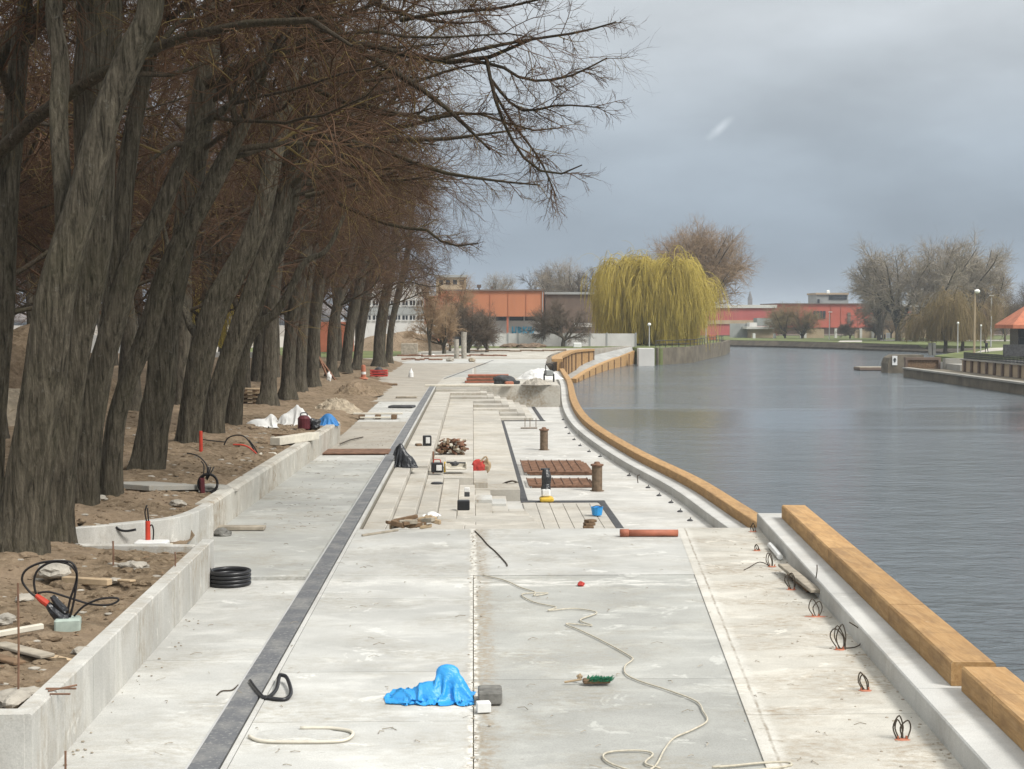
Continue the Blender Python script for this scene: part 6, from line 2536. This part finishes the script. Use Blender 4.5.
# small things on the tiers
a = W(427, 446, -.25)
t = thing('black_bucket', 'black square bucket with a pale front on the top tier', 'bucket', a)
m = MB()
m.box(a + (0, .12, .17), (.28, .24, .34), R(6), .02)
m.build('body', 'black_plastic', t)
m = MB()
m.box(a + (.03, -.01, .19), (.14, .02, .20), R(6), .005)
m.build('label', 'white_sack', t)
m = MB()
m.box(a + (-.28, .05, .04), (.2, .2, .08), R(20), .02)
one(m, 'dark_offcut', 'wood_dark', 'small dark offcut left of the black bucket', 'offcut')
a = W(452, 455, -.6)
t = thing('scrap_pile', 'pile of broken red brown bricks and wood on the middle tier', 'scrap pile', a)
rr_ = random.Random(17)
for mt, n_ in (('brick_red', 46), ('wood_dark', 26), ('pale_board', 16)):
    m = MB()
    for _ in range(n_):
        lvl = rr_.random() ** 1.5
        m.box(a + (rr_.uniform(-.48, .48) * (1 - .25 * lvl), .15 + rr_.uniform(-.2, .5) * (1 - .4 * lvl), .07 + .44 * lvl), (rr_.uniform(.15, .34), rr_.uniform(.08, .13), rr_.uniform(.05, .09)), rr_.uniform(0, 3.1), .01, tilt=(rr_.uniform(-.6, .6), rr_.uniform(-.3, .3)))
    m.build('bricks' if mt == 'brick_red' else 'wood_bits' if mt == 'wood_dark' else 'pale_bits', mt, t)
a = W(437, 473, -.43)
t = thing('toolbox', 'small dark toolbox with a pale front beside the brick pile', 'toolbox', a)
m = MB()
m.box(a + (0, .12, .15), (.34, .24, .28), R(4), .02)
m.build('body', 'black_plastic', t)
m = MB()
m.tube([a + (-.1, .12, .29), a + (-.08, .12, .37), a + (.08, .12, .37), a + (.1, .12, .29)], .014, 5)
m.build('handle', 'red_plastic', t)
m = MB()
m.box(a + (.06, -.01, .15), (.16, .02, .16), R(4), .005)
m.build('panel', 'white_sack', t)
m = MB()
m.box(a + (-.12, .55, .2), (.05, .05, .75), 0, .01)
one(m, 'red_lath', 'brick_red', 'upright red lath between the toolbox and the brick pile', 'lath')
a = W(456, 474, -.60)
t = thing('mixing_tray', 'mixing tray with tools and greenish rim on the lower steps', 'tray', a)
m = MB()
m.box(a + (0, .2, .16), (.62, .5, .05), 0, .02)
for q_ in (-.3, .3):
    m.box(a + (q_, .2, .24), (.04, .5, .16), 0, .01)
m.box(a + (0, .45, .24), (.62, .04, .16), 0, .01)
m.build('tray', 'pale_board', t)
m = MB()
m.tube([a + (-.28, .1, .34), a + (.28, .3, .30)], .025, 5, False)
m.rock(a + (-.05, .2, .28), (.12, .1, .07), 4)
m.build('tools', 'dark_grey', t)
m = MB()
m.box(a + (-.33, .1, .2), (.05, .2, .3), 0, .01)
m.build('rim', 'yellow', t)
a = W(437, 484, -.49)
m = MB()
m.lathe(a, [(.16, 0), (.17, .03), (.13, .05)], 16)
one(m, 'rubber_lid', 'black_plastic', 'round black rubber lid on a pale step', 'lid')
a = W(479, 478, -1.0)
t = thing('red_bag', 'red bag with pale straps on the landing below the brick pile', 'bag', a)
m = MB()
m.rock(a + (0, .2, .26), (.24, .18, .34), 9)
m.build('body', 'red_cloth', t)
m = MB()
m.tube([a + (.05, .1, .5), a + (.22, .1, .66), a + (.3, .15, .4)], .03, 5)
m.rock(a + (.24, .2, .36), (.12, .1, .2), 6)
m.build('straps', 'wood', t)
a = W(463.5, 511, -.65)
m = MB()
m.box(a + (0, .12, .13), (.30, .22, .24), 0, .02)
one(m, 'black_crate', 'black_plastic', 'black box at the foot of the near steps', 'box')
a = W(467, 497, -.65)
t = thing('grey_case', 'small grey and white case on the near steps', 'case', a)
m = MB()
m.box(a + (0, .1, .06), (.14, .16, .11), 0, .01)
m.build('base', 'dark_grey', t)
m = MB()
m.box(a + (0, .1, .18), (.14, .16, .11), 0, .01)
m.build('lid', 'white_sack', t)
a = W(432, 516, -.33)
drape('white_bag', 'flat white bag on the near steps by the firewood', 'bag', a, (.36, .3), [(0, 0, 0, .14, .11, .10)], 'white_plastic', 15, (24, 20), 1.25, 0, 90, None, .25)
# firewood at the slab edge
a = W(412, 529, -.02)
t = thing('wood_pile', 'pile of short brown wood offcuts at the slab edge above the steps', 'wood pile', a)
rr_ = random.Random(23)
for mt, n_ in (('wood', 9), ('wood_dark', 8), ('wood_grey', 6)):
    m = MB()
    for _ in range(n_):
        m.box(a + (rr_.uniform(-.42, .42), rr_.uniform(-.15, .25), rr_.uniform(.04, .2)), (rr_.uniform(.2, .5), rr_.uniform(.07, .12), rr_.uniform(.05, .1)), rr_.uniform(-.7, .7), .01, tilt=(rr_.uniform(-.25, .25), 0))
    m.build('offcuts', mt, t)
plank('grey stick pointing left out of the wood pile', (362, 536.5), (398, 531), .05, .04, 'wood_grey', 0, z=.0)
# blocks on the steps
for (px, py, z, s_, lb) in ((489, 503, -.97, (.5, 1.0, .16), 'left one of the pale loose concrete blocks at the seating foot'), (505, 506, -1.13, (.40, 1.0, .14), 'right one of the pale loose concrete blocks at the seating foot')):
    a = W(px - 6, py, z)
    m = MB()
    m.box(a + (0, s_[1] / 2, s_[2] / 2 - .06), s_, 0, .015)
    one(m, 'concrete_block', 'slab', lb, 'block')
cable('hose', 'dark hose arching over the pale blocks to the drain line', [(497, 490, .12), (503, 484, .2), (512, 481, .3), (518, 483, .2)], .03, 'wire', 'hose', z=-1.2)
a = W(597, 515, -1.25)
t = thing('blue_tub', 'bright blue plastic tub on the near steps', 'tub', a)
m = MB()
m.lathe(a, [(.13, 0), (.16, .2), (.17, .22), (.15, .22), (.12, .06)], 12)
m.build('body', 'blue_sheet', t)
m = MB()
m.tube([a + (-.16, 0, .2), a + (0, -.05, .26), a + (.16, 0, .2)], .01, 5)
m.build('handle', 'dark_grey', t)
a = W(589.5, 529, -1.25)
m = MB()
for k in range(3):
    m.box(a + (.03 * k - .03, .05 * k, .05 + .07 * k), (.26, .2, .07), .3 * k, .01)
one(m, 'timber_offcuts', 'wood_dark', 'small brown stack of offcuts on the lowest near steps', 'offcuts')

# steel columns on the deck
for px, pb, pt, w_, lb in ((597, 491, 464, 10.6, 'nearer rusty steel post with a flat cap on the deck'), (544, 450, 429, 8, 'farther rusty steel post with a flat cap on the deck')):
    a = W(px, pb, DECK)
    h_ = P(px, pt, a[1])[2] - DECK
    r_ = w_ * a[1] / F / 2
    t = thing('steel_post', lb, 'post', a, 'rusty steel posts on the deck')
    m = MB()
    m.cyl(a, r_, r_, h_ - .05, 20)
    m.build('shaft', 'rust_dark', t)
    m = MB()
    m.lathe(a + (0, 0, h_ - .055), [(r_ * 1.22, 0), (r_ * 1.25, .05), (r_ * .6, .07), (r_ * .5, .12), (r_ * .3, .13)], 20)
    m.build('cap', 'rust', t)
    m = MB()
    m.lathe(a, [(r_ * 1.35, 0), (r_ * 1.35, .02)], 20)
    m.build('base_plate', 'rust_dark', t)
# stacks of rebar mesh
for lb, px0, px1, y0, y1, n_ in (('rusty reinforcement mats lying on the deck, farther bundle', 526, 586, 475.5, 464, 3), ('rusty reinforcement mats lying on the deck, nearer bundle', 528, 590, 488, 481, 2)):
    a, c_ = W(px0 + 4, y0, DECK), W(px1, y1, DECK)
    m = MB()
    L_, D_ = c_[0] - a[0], c_[1] - a[1]
    for s_ in range(n_):
        z = DECK + .03 + .045 * s_
        ox = .1 * s_
        k = 0
        while k * .16 < D_:
            m.tube([(a[0] - ox, a[1] + .16 * k, z), (a[0] + L_ - ox, a[1] + .16 * k, z)], .026, 4, False)
            k += 1
        k = 0
        while k * .28 < L_:
            m.tube([(a[0] + .28 * k - ox, a[1], z + .03), (a[0] + .28 * k - ox, a[1] + D_, z + .03)], .022, 4, False)
            k += 1
    one(m, 'rebar_mats', 'rust', lb, 'rebar mats', 'rusty reinforcement mats')
# small compactor machine
a = W(547, 503, DECK + .02)
t = thing('plate_compactor', 'small machine with a yellow base and black upright handle at the drain line', 'machine', a)
m = MB()
m.box(a + (0, .25, .08), (.40, .5, .13), 0, .04)
m.build('base', 'yellow', t)
m = MB()
m.box(a + (-.02, .3, .27), (.26, .3, .26), 0, .05)
m.build('engine', 'white_plastic', t)
m = MB()
m.tube([a + (-.02, .3, .36), a + (-.01, .33, .5), a + (.0, .35, .7), a + (-.02, .38, .9), a + (-.02, .38, .96)], [.15, .13, .15, .10, .04], 10)
m.tube([a + (-.16, .4, .93), a + (.1, .4, .93)], .03, 7, False)
m.build('handle', 'black_bag', t)
# pipe across the slab edge
a, c_ = W(620, 533, .068), W(678, 533, .068)
m = MB()
m.tube([a + (0, 0, 0), c_ + (0, 0, 0)], .064, 16, False)
m.tube([a, a + (.16, 0, 0)], .074, 16, False)
one(m, 'orange_pipe', 'orange_pipe', 'faded orange drain pipe lying along the slab edge', 'pipe', None, True)
m = MB()
m.rock(W(581, 584, .02), (.05, .07, .035), 6)
one(m, 'red_glove', 'red_cloth', 'small crumpled red glove on the slab near the middle joint', 'glove')
# rebar stubs and dark marks on the deck
t = thing('rebar_stubs', 'three upright rebar stubs on the far part of the deck', 'rebar', W(529, 428, DECK))
for px in (525, 530, 536):
    b0 = W(px, 427, DECK)
    m = MB()
    m.tube([b0, b0 + (0, 0, .42)], .018, 5, False)
    m.build('bar', 'rust_dark', t)
m = MB()
m.box(W(529, 428, DECK + .03), (.8, .15, .05), 0, .01)
m.build('base', 'rust_dark', t)
for i, (px, py) in enumerate(((563, 420), (566, 428), (569, 434), (574, 440), (580, 446), (589, 452), (600, 457), (629, 476), (648, 488), (659, 496), (671, 503), (680, 512), (690, 521))):
    a = W(px, py, DECK)
    m = MB()
    m.lathe(a, [(.07, 0), (.08, .02), (.04, .05)], 8)
    m.tube([a + (0, 0, .03), a + (.02, 0, .1)], .012, 4, False)
    o = one(m, 'anchor_bolt', 'dark_grey', 'small dark anchor bolt in the curved row on the deck', 'bolt', 'anchor bolts along the deck kerb')
m = MB()
a = W(638, 483, DECK)
m.tube([a, a + (-.02, 0, .22), a + (.06, 0, .26)], .016, 5)
one(m, 'iron_hook', 'wire', 'bent iron hook sticking up from the deck kerb', 'hook')

# wire loops in red collars along the beam
wl = [(752, 532, 9, 'wire loop in a red collar at the far corner beside the timber end'), (756, 551, 7, 'short double wire stub second from the far corner'),
      (771, 567, 13, 'wire loop with a long tail lying left, beside the scaffold boards'), (790, 590, 17, 'wide tangled wire loops at the end of the scaffold boards'),
      (814, 617, 17, 'wire loop on a broad red patch right after the scaffold boards'), (838, 650, 24, 'tallest wire loop, leaning on the kerb beam'),
      (863, 691, 18, 'small upright wire loop second from the camera'), (900, 740, 22, 'wire loops nearest the camera on the right strip')]
rr_ = random.Random(8)
for i, (px, py, h_, lb) in enumerate(wl):
    a = W(px, py, .0)
    s_ = h_ * a[1] / F
    t = thing('wire_loop', lb, 'wire loop', a, 'wire loops along the kerb beam')
    m = MB()
    for k in range(2 + (i in (3, 5, 7))):
        w_ = s_ * rr_.uniform(.35, .6)
        ox = rr_.uniform(-.03, .05)
        lean = rr_.uniform(-.25, .25) * s_
        m.tube([a + (ox, .02 * k, 0), a + (ox - w_ * .5 + lean * .4, .02 * k, s_ * .55), a + (ox + lean, .02 * k, s_ * rr_.uniform(.85, 1.1)), a + (ox + w_ * .6 + lean * .6, .02 * k + .03, s_ * .5), a + (ox + w_ * .4, .02 * k, 0)], .0075, 5)
    if i == 2:
        m.tube([a, W(760, 562, .05), W(748, 568, .01), W(744, 570, .01)], .008, 5)
    if i == 5:
        m.tube([a + (.02, 0, .02), a + (.28, .1, .03), a + (.36, .3, .16), a + (.2, .25, s_)], .008, 5)
    m.build('wires', 'wire', t)
    m = MB()
    m.rock(a + (.02, 0, .004), (.07 if i != 4 else .14, .045, .010), i + 40)
    for q_ in (-.02, .06):
        m.tube([a + (q_, 0, 0), a + (q_, 0, .04)], .010, 6, False)
    m.build('collar', 'orange_plastic', t)
# scaffold boards along the foot of the beam
for lb, p0, p1, mt, zz in (('weathered board leaning along the foot of the kerb beam', (783, 573), (816, 600), 'wood_grey', .10), ('dark second board lying against the kerb beam', (792, 577), (812, 594), 'wood_dark', .02)):
    plank(lb, p0, p1, .16, .05, mt, zz, 'scaffold_board', 'board', z=.0)
m = MB()
m.tube([W(770, 545, .06), W(776, 552, .06), W(780, 557, .06)], .05, 7)
one(m, 'plastic_wrap', 'white_plastic', 'twist of white plastic wrap at the head of the kerb beam', 'plastic wrap')
cable('wire_offcut', 'thin upright wire bending over the kerb beam', [(816, 578, .0), (817, 571, .12), (817, 565, .22)], .008, 'wire', 'wire', z=.25)

# ---- plaza beyond
a = W(490, 383)
t = thing('board_stack', 'long stack of rust orange boards on the paving beyond the terrace', 'board stack', (a[0], a[1], 0))
for k in range(5):
    m = MB()
    m.box((a[0] - .1 + .06 * (k % 2), a[1] + .4, .07 + .1 * k), (2.9 - .1 * k, 1.1, .09), R(2 - k), .01)
    m.build('board', 'rust' if k % 2 else 'orange_pipe', t)
a = W(505, 384)
m = MB()
m.rock((a[0], a[1], .2), (.7, .4, .32), 8)
m.box((a[0] + .3, a[1] - .2, .12), (1.2, .3, .2), R(-6), .03)
one(m, 'dark_scrap', 'dark_grey', 'dark scrap heap at the right end of the orange board stack', 'scrap')
a = W(509, 385)
m = MB()
m.box((a[0], a[1] - .4, .12), (.5, .3, .22), .2, .04)
one(m, 'orange_box', 'orange_plastic', 'small orange box in front of the dark scrap', 'box')
a = W(466, 386)
m = MB()
m.box((a[0] + .2, a[1] - .3, .05), (5.2, .5, .1), R(0), .01)
one(m, 'pale_beam', 'pale_board', 'long pale board lying before the orange board stack', 'board')
for px, py, s_, mt, lb in ((540, 379, (1.6, 1.2, .6), 'white_sack', 'pale lumpy sack heap beside the curving timber'), (536, 385, (.9, .6, .3), 'stone', 'pale rubble beside the end wall')):
    a = W(px, py)
    heap('rubble_heap', lb, 'heap', a, s_[0], s_[1], [(0, 0, 1, s_[2], 1.8)], mt, int(px), .09, 0, 24)
a = W(549, 382)
t = thing('site_cart', 'grey wheeled cart by the inner bend of the timber', 'cart', a)
m = MB()
m.box(a + (0, .3, .55), (.5, .8, .35), .1, .06)
m.build('body', 'grey_wall', t)
for q_ in (-.3, .3):
    m = MB()
    th = np.linspace(0, 6.283, 16)
    m.tube([(a[0] + q_, a[1] + .1 + .24 * math.cos(x), a[2] + .26 + .24 * math.sin(x)) for x in th], .05, 6, False)
    m.build('wheel', 'black_plastic', t)
m = MB()
m.tube([a + (-.2, 0, .7), a + (-.2, -.3, 1.1), a + (.2, -.3, 1.1), a + (.2, 0, .7)], .03, 6)
m.build('handle', 'dark_metal', t)
# two stone gate posts with a dark slab, rubble and crates
for lb, px0, px1, pt in (('left dark topped stone pillar at the end of the promenade', 454, 459, 339), ('right pale stone pillar at the end of the promenade', 461.2, 466.6, 332)):
    m = MB()
    Y_ = 146
    c_, s_ = bk(px0, pt, px1, 358.5, Y_, .5)
    n_ = 10
    V = []
    for k in range(n_):
        z = c_[2] - s_[2] / 2 + s_[2] * k / (n_ - 1)
        for j in range(10):
            an = 2 * math.pi * j / 10
            r_ = s_[0] / 2 * (1 + .18 * mnoise.noise(Vector((math.cos(an) * 2, math.sin(an) * 2, k * .5 + px0))))
            V.append((c_[0] + r_ * math.cos(an), c_[1] + r_ * math.sin(an), z))
    Fc = [(k * 10 + j, k * 10 + (j + 1) % 10, k * 10 + 10 + (j + 1) % 10, k * 10 + 10 + j) for k in range(n_ - 1) for j in range(10)] + [tuple(range((n_ - 1) * 10, n_ * 10))]
    m.quadmesh(V, Fc)
    one(m, 'stone_pillar', 'stone', lb, 'pillar', 'stone pillars at the end of the promenade')
m = MB()
blk(m, 455, 337, 461, 346, 146.6, .4, .05)
one(m, 'dark_tarp', 'black_bag', 'dark cloth hung between the two stone pillars', 'cloth')
m = MB()
blk(m, 401, 343.5, 417.5, 354.5, 158, 1.8, .05)
one(m, 'wooden_crate', 'wood_grey', 'large grey wooden crate left of the stone pillars', 'crate')
for i, (px, py, w_, mt, lb) in enumerate(((482, 356, 3.0, 'dark_grey', 'small dark box on the plaza right of the pillars'), (433, 356, 3, 'white_plastic', 'white bag near the foot of the slim reddish tree'),
                                       (420, 356, 3.4, 'white_sack', 'pale bag right of the large crate'), (450, 361.5, 7, 'stone', 'stone lump before the left pillar'), (472, 362, 7, 'sand', 'sand lump before the right pillar'))):
    a = W(px, py)
    s_ = w_ * a[1] / F / 2
    m = MB()
    if 'box' in lb:
        m.box(a + (0, 0, s_ * .8), (s_ * 2, s_ * 2, s_ * 1.6), 0, s_ * .1)
    else:
        m.rock(a + (0, 0, s_ * .5), (s_, s_, s_ * .7), i + 3)
    one(m, lb.split(' ')[1] + '_' + lb.split(' ')[0] if False else ('dark_box', 'white_bag', 'pale_bag', 'stone_lump', 'sand_lump')[i], mt, lb, ('box', 'bag', 'bag', 'stone', 'sand')[i])
for i, (x0, x1, py, mt, lb) in enumerate(((404, 500, 357.2, 'brick_red', 'long low line of red brown boards across the plaza'), (470, 560, 352, 'wood_dark', 'far brown heap of planks before the white fence'), (404, 440, 361, 'brick_red', 'short stack of red boards left of the pillars'))):
    a, c_ = W(x0, py), W(x1, py)
    m = MB()
    for k in range(9):
        t_ = k / 8
        q_ = a * (1 - t_) + c_ * t_
        m.box(q_ + (0, random.uniform(-.4, .4), .12 + random.uniform(0, .12)), ((c_[0] - a[0]) / 7, .5, .14), random.uniform(-.06, .06), .02, tilt=(random.uniform(-.03, .03), 0))
    one(m, 'board_row', mt, lb, 'boards')
m = MB()
a = W(530, 347.6)
for k in range(10):
    m.rock((a[0] + random.uniform(-3, 3), a[1] + random.uniform(-2, 2), .15), (random.uniform(.6, 1.2), .7, .4), k)
one(m, 'earth_row', 'rust_dark', 'low reddish earth heap at the foot of the white fence', 'heap')
m = MB()
blk(m, 573.5, 342.8, 581.5, 348.4, 205, 1.2, .08)
one(m, 'white_tank', 'white_plastic', 'white square tank before the white fence', 'tank')
# pale earth heaps and a shed seen between the trunks at far left
for i, (px, py, Y_, s_, mt, lb) in enumerate(((8, 400, 60, (4.2, 3, 2.9), 'soil', 'tall brown earth heap between the left trunks'), (200, 372, 75, (2.5, 3, .9), 'soil', 'low earth heap behind the forked tree'), (-12, 470, 42, (2.4, 2, .7), 'sand', 'sandy heap at the left frame edge'))):
    a = P(px, py, Y_)
    heap('earth_heap', lb, 'heap', (a[0], Y_ + s_[1], soil_z(a[0], Y_) - .1), s_[0], s_[1], [(0, 0, 1, s_[2], 1.5)], mt, 60 + i, .25, 0, 34, cs=7)
for i, (px0, px1, pt, pb, Y_, mt, lb) in enumerate(((-60, 120, 335, 372, 150, 'white_wall', 'white wall glimpsed between the left trunks'), (170, 260, 352, 376, 130, 'fence_panel', 'pale low wall glimpsed behind the forked tree'),
                                                 (320, 352, 322, 352, 170, 'terracotta', 'small terracotta shed glimpsed between the far trunks'))):
    m = MB()
    blk(m, px0, pt, px1, pb, Y_, 3 if i == 2 else .3, .03)
    one(m, ('garden_wall', 'garden_wall', 'brick_shed')[i], mt, lb, ('wall', 'wall', 'shed')[i])
weeping('yellow_tree', 'yellow leaved bush glimpsed between the stout tree and the forked tree', (P(196, 330, 95)[0], 95, soil_z(-18, 95)), 9, 5, 77, 'willow', 4, 8, .15, .03, .5, nb=6)

# ---- air: one even volume round the whole place
hz = MB()
hz.box((0, 2400, 19.5), (8200, 5300, 53))
hm = bpy.data.materials.new('haze')
hm.use_nodes = True
ht = hm.node_tree
ht.nodes.remove(ht.nodes['Principled BSDF'])
pv = ht.nodes.new('ShaderNodeVolumePrincipled')
pv.inputs['Color'].default_value = (.80, .88, .96, 1)
pv.inputs['Density'].default_value = .00028
ht.links.new(pv.outputs[0], ht.nodes['Material Output'].inputs['Volume'])
tag(hz.build('haze', hm), kind='stuff')
